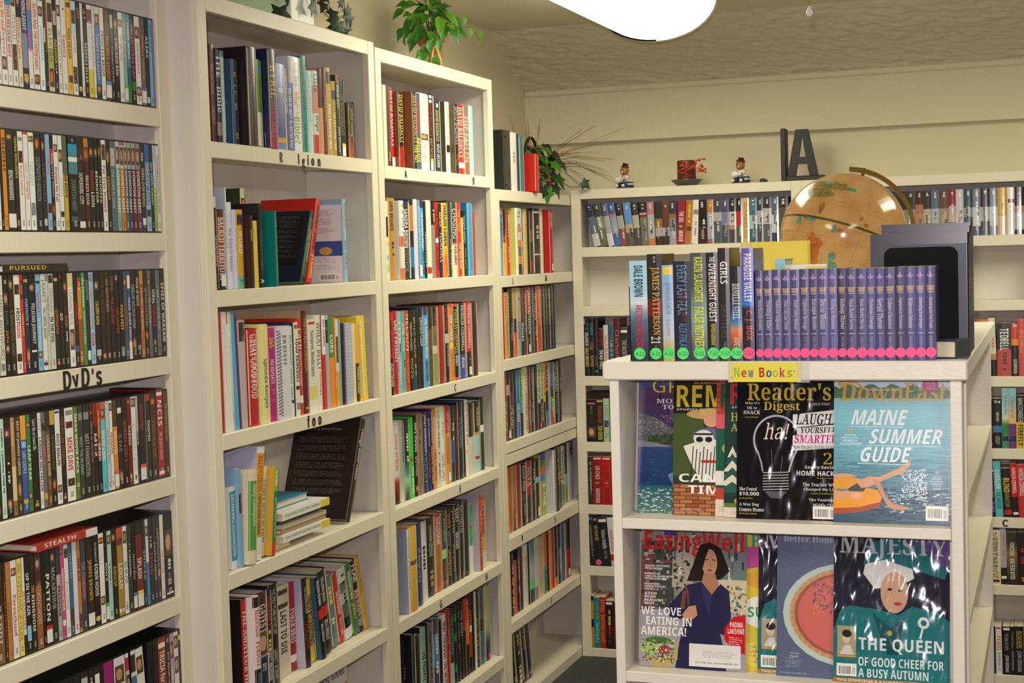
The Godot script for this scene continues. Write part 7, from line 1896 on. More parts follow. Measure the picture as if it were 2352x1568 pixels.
	shelf("L", -1.7700, 1.2000, 1.6, "the C shelf", "novels on the C shelf", [
		"3862.3 31.1 237 0 0 hb 160|#a8241c.55#1c1a1a|Sk .1 .5 TRAP SECRETS|Sw .62 .9 SCOTTOLINE",
		"3893.4 29.1 240 0 0 hb 160|#bc1f22|Sw .12 .62 LAST PATRIOT",
		"3922.6 27.0 237 0 0 hb 160|#98aeb6|sw .1 .4 THE|~k .4 .5|sw .55 .9 CONNELLY",
		"3949.6 27.4 236 0 0 hb 160|#5cb0a6|sw .15 .5 ONE TRUE|~k .6 .7",
		"3977.0 28.7 237 0 0 hb 160|#d04426|sw .05 .5 NELSON|So .6 .9 CHILD",
		"4005.7 24.4 236 0 0 hb 160|#232422|sw .15 .5 HARLAN COBEN|sy .6 .85 ROSS",
		"4030.1 25.7 238 0 0 hb 160|#1e2a2c.6#2c4a58|sy .1 .6 MITCH ALBOM|~y .62 .8|@pic .6 .68 m",
		"4055.8 23.4 241 0 0 hb 160|#23262c",
		"4079.2 28.9 241 0 0 hb 160|#1f1f20|Rw .12 .48 Edward Cline|~B .55 .9",
		"4108.1 42.7 241 0 0 hb 160|#343868.1#389ce0|Sw .14 .64 THE RUNNING MILES|Sn .68 .92 MAX COBB",
		"4150.8 29.8 243 0 0 hb 160|#34281e.3#5a4a30|S#a8442a .28 .55 STRIKE BACK",
		"4180.6 41.2 241 0 0 hb 160|#1c201c.25#6a6a4c.5#c8c09a.6#7f9a58|s#b8842a .1 .35 RUNNING WILD",
		"4221.9 53.3 241 0 0 hb 160|#a0161e",
		"4275.1 40.0 244 0 0 hb 160|#1e1e22|Sr .06 .35 GARY BARD|@pic .38 .5 a|sw .52 .8 THE WOMAN BEHIND",
		"4315.1 34.8 243 0 0 hb 160|#cc4a1c.05#d8802a|Sw .15 .48 LEE CHILD|@pic .5 .58 y",
		"4349.9 41.2 242 0 0 hb 160|#d0441c.04#1e1d18.96#d0441c|Ry .08 .66 PATRICIA CORNWELL|Sw .68 .82 BODY",
		"4391.1 63.1 243 0 0 hb 160|#1c1e20.68#2a50a8|S#c8d0cc .04 .64 PATRICIA CORNWELL|Sw .72 .86 dust",
		"4454.2 52.2 242 0 0 hb 160|#cc1c20.66#241c1c|Sw .04 .62 PATRICIA CORNWELL|~r .75 .85|@lab w",
		"4506.5 55.2 241 0 0 hb 160|#47161e"])
	shelf("L", -1.7900, 0.8780, 1.6, "the E shelf", "novels on the E shelf", [
		"3909.5 46.8 241 0 0 hb 160|~#d8d4d8.6#d8c8c8.66#b02420.74#241818|R#c0504a .15 .6 Nelson DeMille",
		"3956.3 29.1 240 0 0 hb 160|~#a8a8a4.4#a0b89a.7#d0d8c8|~g .1 .5",
		"3985.4 44.3 237 0 0 hb 160|~#1c2c2e.45#5a9a84.68#a8d0b0.75#1c2a2c|~w .1 .5",
		"4029.7 28.9 240 0 0 hb 160|#37c634|Sw .6 .95 THE BANK|@pic .5 .54 o",
		"4058.6 26.3 240 0 0 hb 160|#1c1a1a|Sw .08 .45 SAFE HOUSE|sw .5 .75 GRIPPANDO|@pic .86 .95 s",
		"4084.9 37.3 246 0 0 hb 160|#8a6a44|~d .2 .4",
		"4122.2 37.3 246 0 0 hb 160|#23265c|Sw .04 .5 JANET EVANOVICH|S#3a8a78 .5 .9 TRICKY",
		"4159.4 24.4 246 0 0 hb 160|#222a58|Sw .1 .44 JANET EVANOVICH|S#a84a30 .5 .84 TAKEDOWN",
		"4183.8 18.4 248 0 0 hb 160|#352458|Sw .04 .42 JANET EVANOVICH|Sy .45 .92 SIZZLING SIXTEEN",
		"4202.2 31.0 247 0 0 hb 160|#d8802a|sw .1 .5 JANET EVANOVICH|~B .55 .9",
		"4233.2 28.3 248 0 0 hb 160|#c8c8b8|~k .1 .6|~p .7 .9",
		"4261.5 41.4 247 0 0 hb 160|#e0ded2|s#8a6a3a .2 .4 BOB KELLY|s#8a5a4a .6 .95 GONE LAST",
		"4302.9 45.4 245 0 0 hb 160|#b42420.35#c8762a.75#d89a3a|sw .08 .4 FIRST STARTER|@lab w",
		"4348.3 36.2 242 0 0 hb 160|#26262a.45#2a5888.75#2a3a3c|~w .2 .5",
		"4384.5 16.6 239 0 0 hb 160|#4a2424|~r .1 .9",
		"4401.1 47.2 249 3 0 hb 160|#22242c|s#8a9ab0 .2 .6 THE HUSBAND|@side #23305c",
		"4448.4 23.9 248 0 0 hb 160|#242426",
		"4472.2 27.6 248 0 0 hb 160|#e0deda|s#a83a3a .05 .6 THE KILLERS WIFE|@pic .66 .7 y",
		"4499.8 52.6 235 0 0 hb 160|#22221f.48#ccccc4|~B .1 .4",
		"4552.4 53.6 235 0 0 hb 160|#24231f.44#c8862a.48#a4cad2|~s .1 .4|@pic .78 .82 r",
		"4606.0 41.5 241 0 0 hb 160|#12362c|@pic .38 .48 w"])
	shelf("L", -1.7950, 0.5540, 1.6, "the G-H shelf", "novels on the G-H shelf", [
		"3930.6 13.3 248 29 0 hb 160|#dcdcd4|s#6a6a60 .1 .7 SNOW FALLING|@side #969eb6",
		"3943.9 58.6 251 30 0 hb 160|~#dcb440.5#dcb03a.75#e0922c|@pic .4 .45 B|@side #c89030",
		"4002.5 67.3 249 18 0 hb 160|#1f3466|s#c8ccd8 .3 .72 all things cease",
		"4069.7 62.0 238 6 0 hb 160|#dcd8dc|~k .3 .6",
		"4131.8 75.8 242 0 0 hb 160|#1f231c|sw .1 .5 GRAHAM GREENE|~s .6 .9",
		"4207.6 49.6 244 0 0 hb 160|~#c04a24.3#b07a28.6#c0502a|Sw .05 .4 GRISHAM",
		"4257.2 47.6 244 0 0 hb 160|#3c4a38|sw .1 .4 W.E.B. GRIFFIN|@pic .5 .62 L|S#c02a28 .68 .86 HAZARD|@pic .9 .94 r",
		"4304.8 34.6 246 0 0 hb 160|#23221e|So .08 .26 GUNN|S#5a88a0 .3 .5 DAVID|Su .54 .88 LAURENCE",
		"4339.4 27.2 246 0 0 hb 160|#272622|sw .05 .35 JOHN|sw .5 .85 JOHN GRISHAM",
		"4366.6 41.8 247 0 0 hb 160|#201f1e|Sw .06 .24 KURT|Sw .36 .58 WATSON",
		"4408.4 35.2 248 0 0 hb 160|#22211f|sw .05 .4 KATHRYN|~r .9 .96",
		"4443.6 51.3 243 0 0 hb 160|#1f2430",
		"4494.8 37.2 225 0 0 hb 160|#5aa07a.3#b03a34.35#4a9a60.6#dcdcd4|~G .2 .6",
		"4532.1 22.8 252 22 0 hb 160|#c04626|s#d8b090 .2 .8 GRAFTON|@side #b6b2c2",
		"4554.9 68.4 229 10 0 hb 160|#cc7a2c.55#d8a838.75#d8d4cc|~r .1 .5"])
	shelf("L", -1.7950, 0.2305, 1.6, "the shelf below G-H", "novels on the shelf below G-H", [
		"3940.1 13.5 244 0 0 hb 160|#232322|sw .2 .8 THE",
		"3953.6 2.5 256 21 0 hb 160|#8ab4c8|@side #1b1a1c",
		"3956.1 60.8 247 9 0 hb 160|#1c1a1a",
		"4016.9 56.3 233 0 0 hb 160|#222220",
		"4073.3 39.8 246 0 0 hb 160|#8ab8b0|Sk .3 .95 THE PRIVATE PATIENT|@side #2a2626",
		"4113.1 13.4 249 0 0 hb 160|#1e1e1e",
		"4126.5 38.0 244 0 0 hb 160|#6a6662|~k .1 .9",
		"4164.5 52.5 249 0 0 hb 160|#5a3a5c.2#4a88b8.6#4a3a6c|~w .2 .7",
		"4217.0 22.5 233 0 0 hb 160|#1f1e22",
		"4239.5 35.2 245 0 0 hb 160|#dcd8d8|Sk .1 .95 NOT THROUGH THE NEVER|@side #d0ccd4",
		"4274.7 30.5 250 0 0 hb 160|#b01f1c|~o .2 .7",
		"4305.2 32.0 249 0 0 hb 160|#1c2426.7#8ab0b0|S#5a9a98 .1 .6 THE COSTELLO",
		"4337.2 22.4 250 0 0 hb 160|#1e241e|@pic .1 .2 g|@pic .35 .45 g|@pic .75 .85 g",
		"4359.6 29.1 248 0 0 hb 160|#1c1c1c|~e .1 .6",
		"4388.7 28.9 250 0 0 hb 160|#1d1d1e|sw .1 .45 THE LOST",
		"4417.6 22.5 254 0 0 hb 160|#b8283a.4#2a2422|~s .6 .9",
		"4440.1 29.5 250 0 0 hb 160|#b83a1c.3#c8702c.6#1c1a1a|sy .05 .5 FAMILY",
		"4469.6 23.6 258 0 0 hb 160|#2c2224.2#a83a1c.8#1c1818|@pic .4 .48 w",
		"4493.1 21.3 258 0 0 hb 160|#1f2020",
		"4514.4 15.7 257 0 0 pb 135|#dcd8d0",
		"4530.1 30.5 252 0 0 hb 160|#282618|su .35 .9 GREAT FORTUNE HOUSE",
		"4560.6 49.7 253 0 0 hb 160|#3a5864.4#1f2a30.55#3a6878|~m .1 .3",
		"4610.3 54.6 253 0 0 hb 160|~#a8a878.45#9aa06a.6#1f2a4c.8#1f2a4c|@dot P"])
	shelf("L", -1.7900, 1.5190, 1.3, "the L-M corner shelf", "novels on the L-M corner shelf", [
		"4847.8 32.5 235 0 0 hb 160|#c8809a.1#4a7eb4.6#5a9ac0|~m .1 .4",
		"4880.4 41.7 228 0 0 hb 160|#221c1c.4#8a3a24.5#d8a43a|~o .3 .5",
		"4922.1 23.9 220 0 0 hb 160|#a8302a.5#bc2420|~w .05 .4|sw .55 .8 LAHAYE",
		"4946.0 27.0 235 24 0 hb 160|#dcdccc|~e .1 .6|@side #c2c46a",
		"4973.0 76.4 236 12 0 hb 160|#d4d0bc.3#d8862a.36#d8d0bc.48#d88a2a.58#6a5a4a.72#d88a2a.84#28241c|~e .05 .25",
		"5049.3 47.3 236 0 0 hb 160|#35506c.3k|~y .5 .9",
		"5096.7 42.3 236 0 0 hb 160|#d4b462|~s .2 .6",
		"5139.0 25.1 238 0 0 hb 160|#242624|~d .2 .5",
		"5164.1 41.2 231 0 0 hb 160|#4a2a22.3#6a5a40.5#2c2c28.8#8a2226.95#3a3a30",
		"5205.4 84.3 240 0 0 hb 160|#282a2c|@pic .05 .08 w|~a .2 .5|@pic .7 .72 w",
		"5289.7 30.8 241 0 0 hb 160|#c8ccb8",
		"5320.5 45.5 235 24 0 hb 160|#b31a20|sw .05 .3 MACOMBER|@lab #4aa04a|@side #a81218"])
	shelf("L", -1.7720, 1.2320, 1.3, "the second corner shelf", "novels on the second corner shelf", [
		"4802.0 19.6 243 0 0 hb 160|#b82a1e|~B .4 .9",
		"4821.6 42.1 230 0 0 hb 160|#c8984a|s#a03a20 .05 .35 WITCH|sB .42 .8 JAMES PATTERSON",
		"4863.6 53.5 242 0 0 hb 160|#26241f|sw .5 .75 TY PATTERSON",
		"4917.1 33.2 243 0 0 hb 160|#b88830.45#26221e.65#d84e24|~r .5 .65",
		"4950.3 40.8 242 0 0 hb 160|#98a49c|~k .15 .2|Sb .5 .75 LONG",
		"4991.1 32.8 241 0 0 hb 160|#8a1c20.5#221e1e|Sw .52 .8 MULLER",
		"5023.9 26.5 241 0 0 hb 160|#3f4644|~a .1 .7",
		"5050.5 47.0 241 0 0 hb 160|#a8282a.4#282420.76#6a4a20.88#6a1c1c|Sw .05 .7 JAMES PATTERSON|@lab w",
		"5097.5 35.4 240 0 0 hb 160|#353430|sw .05 .45 JAMES PATTERSON|~v .5 .9",
		"5132.9 31.0 239 0 0 hb 160|#252c28|s#c8d8c8 .1 .5 PATTERSON|~y .6 .8",
		"5163.9 54.5 242 0 0 hb 160|#d0461c|sw .05 .6 JAMES PATTERSON",
		"5218.4 35.5 241 0 0 hb 160|#262220|s#b06a2a .05 .6 JAMES PATTERSON",
		"5253.9 35.9 241 0 0 hb 160|#20241f|s#a8c8a8 .05 .6 JAMES PATTERSON",
		"5289.9 29.1 240 0 0 hb 160|#23221f|sw .05 .6 JAMES PATTERSON|~r .7 .9",
		"5318.9 44.1 240 0 0 hb 160|#222c40",
		"5363.0 14.9 241 0 0 hb 160|#24242c|~w .1 .9|@side #24242c"])
	shelf("L", -1.7760, 0.9470, 1.3, "the third corner shelf", "novels on the third corner shelf", [
		"4806.0 29.0 242 0 0 hb 160|#b01f1c|sw .42 .85 THE SIMPLE TRUTH",
		"4835.1 32.6 241 0 0 hb 160|#26221e.2#b0988a.35#241f22|@lab #4aa840",
		"4867.7 36.3 240 0 0 hb 160|#1f1d1c.3#4a3a34|sw .5 .85 THE LAST",
		"4904.1 30.1 239 0 0 hb 160|#22201f|~m .5 .9",
		"4934.2 33.8 238 0 0 hb 160|#2872b8|Sw .5 .78 THE FIXER",
		"4968.0 37.7 238 0 0 hb 160|#2f8234.45#1f7a78.65#1f2c2c|Sw .02 .66 JAMES PATTERSON",
		"5005.7 52.2 241 0 0 hb 160|#d0c6ac|~e .1 .9",
		"5057.9 21.1 238 0 0 hb 160|#7a2a20|sc .5 .9 THE MEMORY",
		"5079.0 39.2 239 0 0 hb 160|#2f1a1a|sw .05 .5 JAMES PATTERSON|sw .55 .85 SAINT BURNING",
		"5118.2 50.6 237 0 0 hb 160|#1e252c",
		"5168.8 29.3 242 0 0 hb 160|#a8b896.6#28201e|S#8a5a3a .1 .55 ROSS|@dot P",
		"5198.2 33.4 240 0 0 hb 160|#a8b0a0.55#2a2624|s#4a5a50 .1 .5 NORA ROSS|sw .6 .9 THE OTHER",
		"5231.5 18.7 240 0 0 hb 160|#d8b020.6#26221c|Sk .1 .5 ROBERTS",
		"5250.2 41.5 239 0 0 hb 160|#cc5a1c.45#28221c.75#6a6aa0|Sk .05 .4 ROSS",
		"5291.7 15.3 238 0 0 hb 160|#8aa4c4",
		"5307.0 50.1 237 0 0 hb 160|#3a5a88.4#4a3a24.55#6a8a30.75#b0482c|~w .5 .9",
		"5357.1 54.9 236 0 0 hb 160|#1c2224|s#a8c0a0 .05 .5 BARBARA|s#4aa0b0 .3 .85 MARY HIGGINS",
		"5412.0 31.8 240 0 0 hb 160|#1f1a1a|~s .3 .5|~r .6 .8"])
	shelf("L", -1.7950, 0.6160, 1.3, "the fourth corner shelf", "novels on the fourth corner shelf", [
		"4870.5 46.3 232 0 0 hb 160|#c4562a.9#c4562a",
		"4916.9 42.1 231 0 0 hb 160|~#a87a3a.4#9a7030.65#2c2820|~y .75 .95",
		"4959.0 46.4 231 0 0 hb 160|#9a181c",
		"5005.4 61.8 226 0 0 hb 160|#1d1c1a.5#4a4420.6#1c1c1c|Sw .05 .45 Daniel Silva|sw .65 .85 THE HEIST",
		"5067.2 55.6 226 0 0 hb 160|#b01418.55#34231e|Rw .1 .42 SILVA",
		"5122.8 41.5 219 0 0 hb 160|#1f1e1e|~a .1 .5",
		"5164.3 49.8 217 0 0 hb 160|#201f22|@pic .3 .4 l|@lab y",
		"5214.1 82.3 231 0 0 hb 160|#2a58a0.1#5a8a34.2#c87a34.35#3a98b8.45#b0a84a.7#a8b040|~w .5 .8",
		"5296.4 24.2 237 26 0 hb 160|#d4d4d0|~e .1 .8|@side #b4b8bc",
		"5320.6 48.4 245 28 0 hb 160|#252422|~e .2 .6",
		"5369.0 66.2 237 16 0 hb 160|#24221f|~o .4 .6",
		"5435.2 71.1 229 4 0 hb 160|#d0c49a.65#5a8a80|~e .1 .6",
		"5506.3 51.2 228 0 0 hb 160|#2a4a54.5#8ab0a0.7#7a9a3a",
		"5557.5 74.4 232 0 0 hb 160|#b6b2c6|~m .1 .3"])
	shelf("L", -1.7900, 0.3240, 1.3, "the fifth corner shelf", "novels on the fifth corner shelf", [
		"4855.3 39.8 221 0 0 hb 160|#1e1d1d|~w .1 .9",
		"4895.0 30.7 188 0 0 hb 160|#cc5020|s#d8a060 .1 .4 STEEL",
		"4925.8 24.4 215 0 0 hb 160|#232448|~w .1 .7",
		"4950.2 41.1 219 0 0 hb 160|#461a1e",
		"4991.3 53.2 227 0 0 hb 160|#d8d4d0|~s .2 .6",
		"5044.5 11.5 224 0 0 hb 160|#242220",
		"5056.0 70.2 224 0 0 hb 160|~#4a8898.1#a8c0c8.45#9ab0b0.65#3a5248.8#24382e|@pic .66 .78 G",
		"5126.2 29.3 229 0 0 hb 160|#bcb4c0.8#8a7a98",
		"5155.6 62.8 225 0 0 hb 160|~#b8a27a.4#c4ac80.8#e0b47c",
		"5218.4 41.0 228 0 0 hb 160|#c86a30.55#2a8a84|~o .1 .4|~k .6 .95",
		"5259.4 24.9 228 0 0 hb 160|#2c1c1c|~r .1 .9",
		"5284.3 29.3 227 0 0 hb 160|#d88a34",
		"5313.5 33.8 226 0 0 hb 160|#b01628",
		"5347.3 42.8 224 0 0 hb 160|#1f1c20.6#3a2450.85#d87a2c",
		"5390.1 39.0 223 0 0 hb 160|#1e1c1d|~w .4 .8",
		"5429.2 52.8 225 0 0 hb 160|#2c4a94",
		"5482.0 76.4 222 0 0 hb 160|#3f1a1a.5#a81c20|@lab w"])
	shelf("L", -1.8100, 0.0400, 1.3, "the lowest corner shelf", "novels on the lowest corner shelf", [
		"4911.2 36.6 237 0 -6 hb 155|#1c1c1d|~t .5 .6|~w .8 .95",
		"4947.7 78.6 237 0 -8 hb 155|#1d1c1c|~u .2 .5|~w .7 .95",
		"5026.3 43.5 231 0 -9 hb 155|#201c1c|~u .1 .5|~r .9 .97",
		"5069.7 55.8 223 0 -10 hb 155|#232c5c|~y .9 .94"])
	shelf("B", -5.5640, 1.6110, 1.4, "the top back shelf", "audiobooks on the top back shelf", [
		"-1668.2 28.2 166 0 -12 aud 108|#2c3248.3#5a6a80.7#c0c4cc",
		"-1640.0 30.1 166 0 -11 aud 108|#46463c.3#8a8a78.6#6a6a50",
		"-1609.8 24.0 166 0 -10 aud 108|#55587c.3#a0a4b0.7#d0d0dc",
		"-1585.8 26.0 166 0 -9 aud 108|#3458a0.25#b0705a.32#8a9ac0.7#4a68a8",
		"-1559.9 25.9 166 0 -8 aud 108|#2a2624.3#a8a49c.6#8a4a4a",
		"-1534.0 29.8 166 0 -6 aud 108|#5a90c8.5#b0a080.7#5a5a50",
		"-1504.2 25.7 166 0 -5 aud 108|#30302e.3#a8a8a0.6#4a4a48",
		"-1478.5 28.4 166 0 -3 aud 108|#2c2a2c.25#b8989a.3#8a2024.35#6a7068",
		"-1450.2 26.7 166 0 -2 aud 108|#b87888.3#a8a8a8.85#c87a3a",
		"-1423.4 27.4 166 0 0 aud 108|#2c2c2c.4#8a6a20.6#a0a0a0.8#3a2a22",
		"-1396.0 27.3 166 0 0 aud 108|#63392a.6#a8a8b4.8#3a2a24",
		"-1368.7 27.2 166 0 0 aud 108|#33343a.3#9a5a3a.4#7a8290.7#9a9aa0",
		"-1341.5 29.1 166 0 3 aud 108|#92202a|Sw .25 .5 THE BIG|@pic .55 .64 s|Sw .68 .95 WAVE",
		"-1312.4 27.0 166 0 4 aud 108|#b06a2c|~y .1 .5|@pic .6 .7 B",
		"-1285.4 25.8 166 0 4 aud 108|#dcdcd2|@pic .22 .34 e|~e .5 .8",
		"-1259.5 37.6 166 0 0 aud 108|#241a1c.6#3a2826",
		"-1221.9 24.8 166 0 0 aud 108|#b87838.3#a4a4b0.9#8a6a50",
		"-1197.1 30.5 166 0 0 aud 108|#3c4450.3#a8a8a8.5#4a5a60",
		"-1166.6 28.5 166 0 0 aud 108|#4c4870.3#7a78a0.6#4a5058",
		"-1138.1 26.5 166 0 0 aud 108|#2c2c30.3#c0c0bc.6#b08a60.7#4a4a44",
		"-1111.6 24.5 166 0 0 aud 108|#24262a.3#c02a28.6#5a5a50",
		"-1087.1 24.4 166 0 0 aud 108|#d4ac68|s#7a5a2a .1 .9 OUTLANDER ISLE",
		"-1062.7 30.0 166 0 0 aud 108|#4e7284.4#a8b8bc.7#3a6478",
		"-1032.7 22.4 166 0 0 aud 108|#3a3c40.3#a8a8ac.6#4c5058",
		"-1010.3 31.7 166 0 0 aud 108|#34363c.25#b0b0ac.6#5a6068",
		"-978.6 26.0 166 0 0 aud 108|#55657c.4#c4c8d0.8#3a4454",
		"-952.6 35.1 166 0 0 aud 108|#35302a.25#5a5448"])
	shelf("B", -5.5640, 1.6110, 1.4, "the top shelf behind the globe", "audiobooks on the top shelf behind the globe", [
		"-584.1 39.3 166 0 0 aud 108|#24222a",
		"-544.8 22.4 166 0 0 aud 108|#3a4454.5#c0c4d0.8#2c3440",
		"-522.4 27.9 166 0 0 aud 108|#35322f.4#8a8478.7#b06a4a",
		"-494.6 33.3 166 0 0 aud 108|#33352c.4#7a8a78.7#c8ccd0",
		"-461.3 27.6 166 0 0 aud 108|#4a2c28.3#a8705a.5#b08058",
		"-433.7 27.5 166 0 0 aud 108|#3a3634.4#a8a494.7#8a6a50",
		"-406.1 27.4 166 0 0 aud 108|#57687e.4#a0b0c0.8#c8ccd4",
		"-378.7 32.8 166 0 0 aud 108|#5c4634.4#9a8468.8#b08c68",
		"-345.9 23.6 166 0 0 aud 108|#8a2830.35#b8a8a8.7#5c3a3a",
		"-322.3 27.2 166 0 0 aud 108|#c0bcc4.5#d0c4c0.8#a89a98",
		"-295.1 30.7 166 0 0 aud 108|#25444c.4#7a9a98.6#345a60",
		"-264.5 27.0 166 0 0 aud 108|#707e8c.4#c0c8cc.8#4a5664",
		"-237.5 30.4 166 0 0 aud 108|#2c2e34.4#a8b0b4.7#4c5458",
		"-207.1 26.8 166 0 0 aud 108|#7c84a0.4#c4ccd8.8#8a90a0",
		"-180.3 32.0 166 0 0 aud 108|#c49c2c.6#c8a878|~B .3 .6",
		"-148.3 24.8 166 0 0 aud 108|#d8d4d0|@pic .25 .33 m|~e .4 .9",
		"-123.5 30.7 166 0 0 aud 108|#2c2c2e.4#b07a58.55#a8a8a4.9#2c2c2c",
		"-92.8 30.9 166 0 0 aud 108|#2c3038.4#8a98a4"])
	shelf("B", -5.5640, 1.1100, 1.4, "the third back shelf", "paperbacks on the third back shelf", [
		"-1719.2 20.4 202 0 0 pb 108|#1d2438|se .06 .12 THE|Sw .16 .42 SILENCE|Sy .46 .82 DALE BROWN",
		"-1698.8 18.6 223 0 0 pb 108|#1c1e20|St .08 .28 COBEN|@pic .4 .55 B|Su .64 .84 GONE",
		"-1680.2 17.3 224 0 0 pb 108|#1d1a1c|~m .2 .5|s#8a8a88 .65 .85 ROSENFELT|@pic .9 .93 g",
		"-1662.8 22.2 185 0 0 pb 108|#221f20|S#b82438 .02 .36 FULL CITY|Sw .46 .86 DEAD FALL",
		"-1640.6 18.5 198 0 0 pb 108|#ccccc8|S#d07a5a .2 .95 WARNING",
		"-1622.1 23.4 214 0 0 pb 108|#37566e|su .03 .06 x|~a .35 .8",
		"-1598.7 24.5 223 0 0 pb 108|#5c1b22|r#b09a98 .2 .7 Clarissa",
		"-1574.2 31.8 185 0 0 pb 108|#272a28|@pic .04 .1 w|sw .25 .7 THE RACKETEER",
		"-1542.4 23.2 196 0 0 pb 108|#2a2628|~w .2 .6"])
	shelf("B", -5.5640, 0.8520, 1.4, "the fourth back shelf", "paperbacks on the fourth back shelf", [
		"-1716.4 37.9 166 0 0 pb 108|#1a1a1c|@pic .08 .12 P|s#8a8a88 .15 .35 KAREN ROBARDS|sm .38 .6 HUNT|@pic .65 .9 f",
		"-1678.5 29.7 166 0 0 pb 108|#25281f|@pic .03 .06 y|S#b8402a .14 .56 IN HARMS WAY|Sy .62 .95 TIM GREEN",
		"-1648.8 22.7 170 0 0 pb 108|#a9c59c|s#7a6a70 .15 .45 EVANOVICH|@pic .5 .66 p|s#7a6a70 .7 .9 TURN",
		"-1626.1 26.1 168 0 0 pb 108|#2a8a80",
		"-1600.0 27.7 167 0 0 pb 108|#4a3a3a|~w .2 .6"])
	shelf("B", -5.5640, 0.6050, 1.4, "the fifth back shelf", "paperbacks on the fifth back shelf", [
		"-1716.7 18.7 188 0 0 pb 108|#2c3230|~a .1 .8",
		"-1698.1 37.6 189 0 0 pb 108|#961c22|@pic .03 .06 w|Sc .2 .48 LEE CHILD|@pic .52 .58 o|Sc .66 .96 WANTED MAN",
		"-1660.5 36.7 189 0 0 pb 108|#c01a1e|@pic .03 .06 w|S#6a2a10 .2 .48 LEE CHILD|@pic .52 .58 o|S#6a1a10 .64 .96 THE AFFAIR",
		"-1623.8 24.4 188 0 0 pb 108|#20222a|~w .2 .7",
		"-1599.4 31.2 189 0 0 pb 108|#3c2c2c"])
	shelf("B", -5.5640, 0.3620, 1.4, "the sixth back shelf", "paperbacks on the sixth back shelf", [
		"-1717.5 23.8 198 0 -3 pb 108|#1d2328|@pic .03 .1 b|~e .2 .8",
		"-1693.7 24.6 199 0 -4 pb 108|#201e1a|@pic .05 .12 s|Su .2 .5 ONLY DAUGHTER|@dot P",
		"-1669.1 38.7 192 0 -5 pb 108|#1c1f24|@pic .04 .1 w|Rw .25 .65 Nelson DeMille|sw .7 .85 NIGHT FALL",
		"-1630.4 30.0 193 0 -5 pb 108|#d8d8d8.75#b82828.88#c8c8c8|R#b8505a .25 .7 Nelson DeMille",
		"-1600.4 38.4 189 0 0 pb 108|#3a3030"])
	shelf("B", -5.5640, 0.0350, 1.4, "the lowest back shelf", "paperbacks on the lowest back shelf", [
		"-1724.5 15.6 207 0 0 pb 108|#2a241e.1#c07a34.45#1f1a1a.6#c07a34|",
		"-1708.9 24.7 202 0 0 pb 108|#14847e|s#a8b030 .12 .45 Emily Giffin|s#a8d8d0 .5 .9 Something Blue",
		"-1684.2 22.9 204 0 0 pb 108|#b42020|s#d8b0a0 .05 .3 STEEL|s#d8a040 .35 .9 DATING GAME",
		"-1661.3 31.0 190 0 0 pb 108|#221c1c|@pic .03 .08 w|~y .2 .5|~r .5 .7|~B .75 .9",
		"-1630.3 25.8 188 0 0 pb 108|#5a1a28|~w .2 .6",
		"-1604.5 34.2 194 0 0 pb 108|#2c3a44"])
	shelf("B", -5.5640, 1.1100, 1.5, "the third aisle shelf", "paperbacks on the third aisle shelf", [
		"-254.5 44.2 202 0 0 pb 108|#c8642c.3#201e1e|Sw .42 .5 OVER|Sy .52 .85 DAVID BELL",
		"-210.2 23.7 207 0 -2 pb 108|#d8d2bc.62#a88a58.72#22201e|~P .1 .5",
		"-186.5 47.6 189 0 0 pb 108|#26282c.5#b8463c|Sw .1 .3 TED|Sw .3 .52 BELL|~m .55 .9",
		"-138.9 25.4 187 0 0 pb 108|#c84424.3#d8882c.42#1d1c1c|Sw .02 .08 A|Sw .68 .95 ALEX BERENSON",
		"-113.6 26.0 204 0 -1 pb 108|#c44c44|s#d89a90 .2 .6 BALDACCI"])
	shelf("B", -5.5640, 0.8520, 1.5, "the fourth aisle shelf", "paperbacks on the fourth aisle shelf", [
		"-230.6 27.6 178 0 0 pb 108|#1b1b1c.55#8a2a22.72#1b1b1c|Sw .04 .1 Z|Sw .28 .46 NANCY BUSH|sw .78 .92 THE KILLING|@dot P",
		"-203.0 30.1 178 0 0 pb 108|#1b1d20.55#3a78a8.68#1b1d20|Sw .04 .1 Z|Sw .28 .46 NANCY BUSH|sw .76 .92 GOSSIP",
		"-172.8 23.3 216 0 0 pb 108|~#8ab4c4.15#b4d0d4.45#d8d8a8.5#4a8a5a.6|s#3a5a68 .12 .45 The Family Valley|@pic .6 .78 g|@pic .8 .88 n",
		"-149.5 25.1 216 0 0 pb 108|~#8ab8bc.2#d8b890.45#dcb480.58#6a3a78.6|s#8a5a3a .15 .5 A Midsummer Tale|@pic .8 .88 n",
		"-124.4 27.2 189 0 0 pb 108|#1d1c1e.5#d0b030|sw .05 .5 MACOMBER|Sk .55 .95 FIREFLY"])
	shelf("B", -5.5640, 0.6050, 1.5, "the aisle shelf marked C", "paperbacks on the aisle shelf marked C", [
		"-235.1 15.1 176 0 0 pb 108|#3a8a84|sw .1 .4 HEARTS",
		"-220.0 23.7 174 0 -2 pb 108|#352668|@pic .03 .07 w|Sy .12 .6 THE SUM OF ALL FEARS|sw .7 .9 CLANCY",
		"-196.4 25.7 200 0 -3 pb 108|#58b8c2|Sw .15 .5 CUSSLER|sn .55 .85 THE EMPEROR",
		"-170.6 32.1 175 0 -3 pb 108|#201e1c|Sy .2 .5 BLIND|sy .5 .8 SHIRLEY CORT|@pic .85 .95 r",
		"-138.6 21.3 193 0 -3 pb 108|#c42026.62#221c1c|Sw .08 .56 PATRICIA CORNWELL|@pic .9 .95 w",
		"-117.3 29.2 190 0 -3 pb 108|#c03034|Sw .08 .6 PATRICIA CORNWELL"])
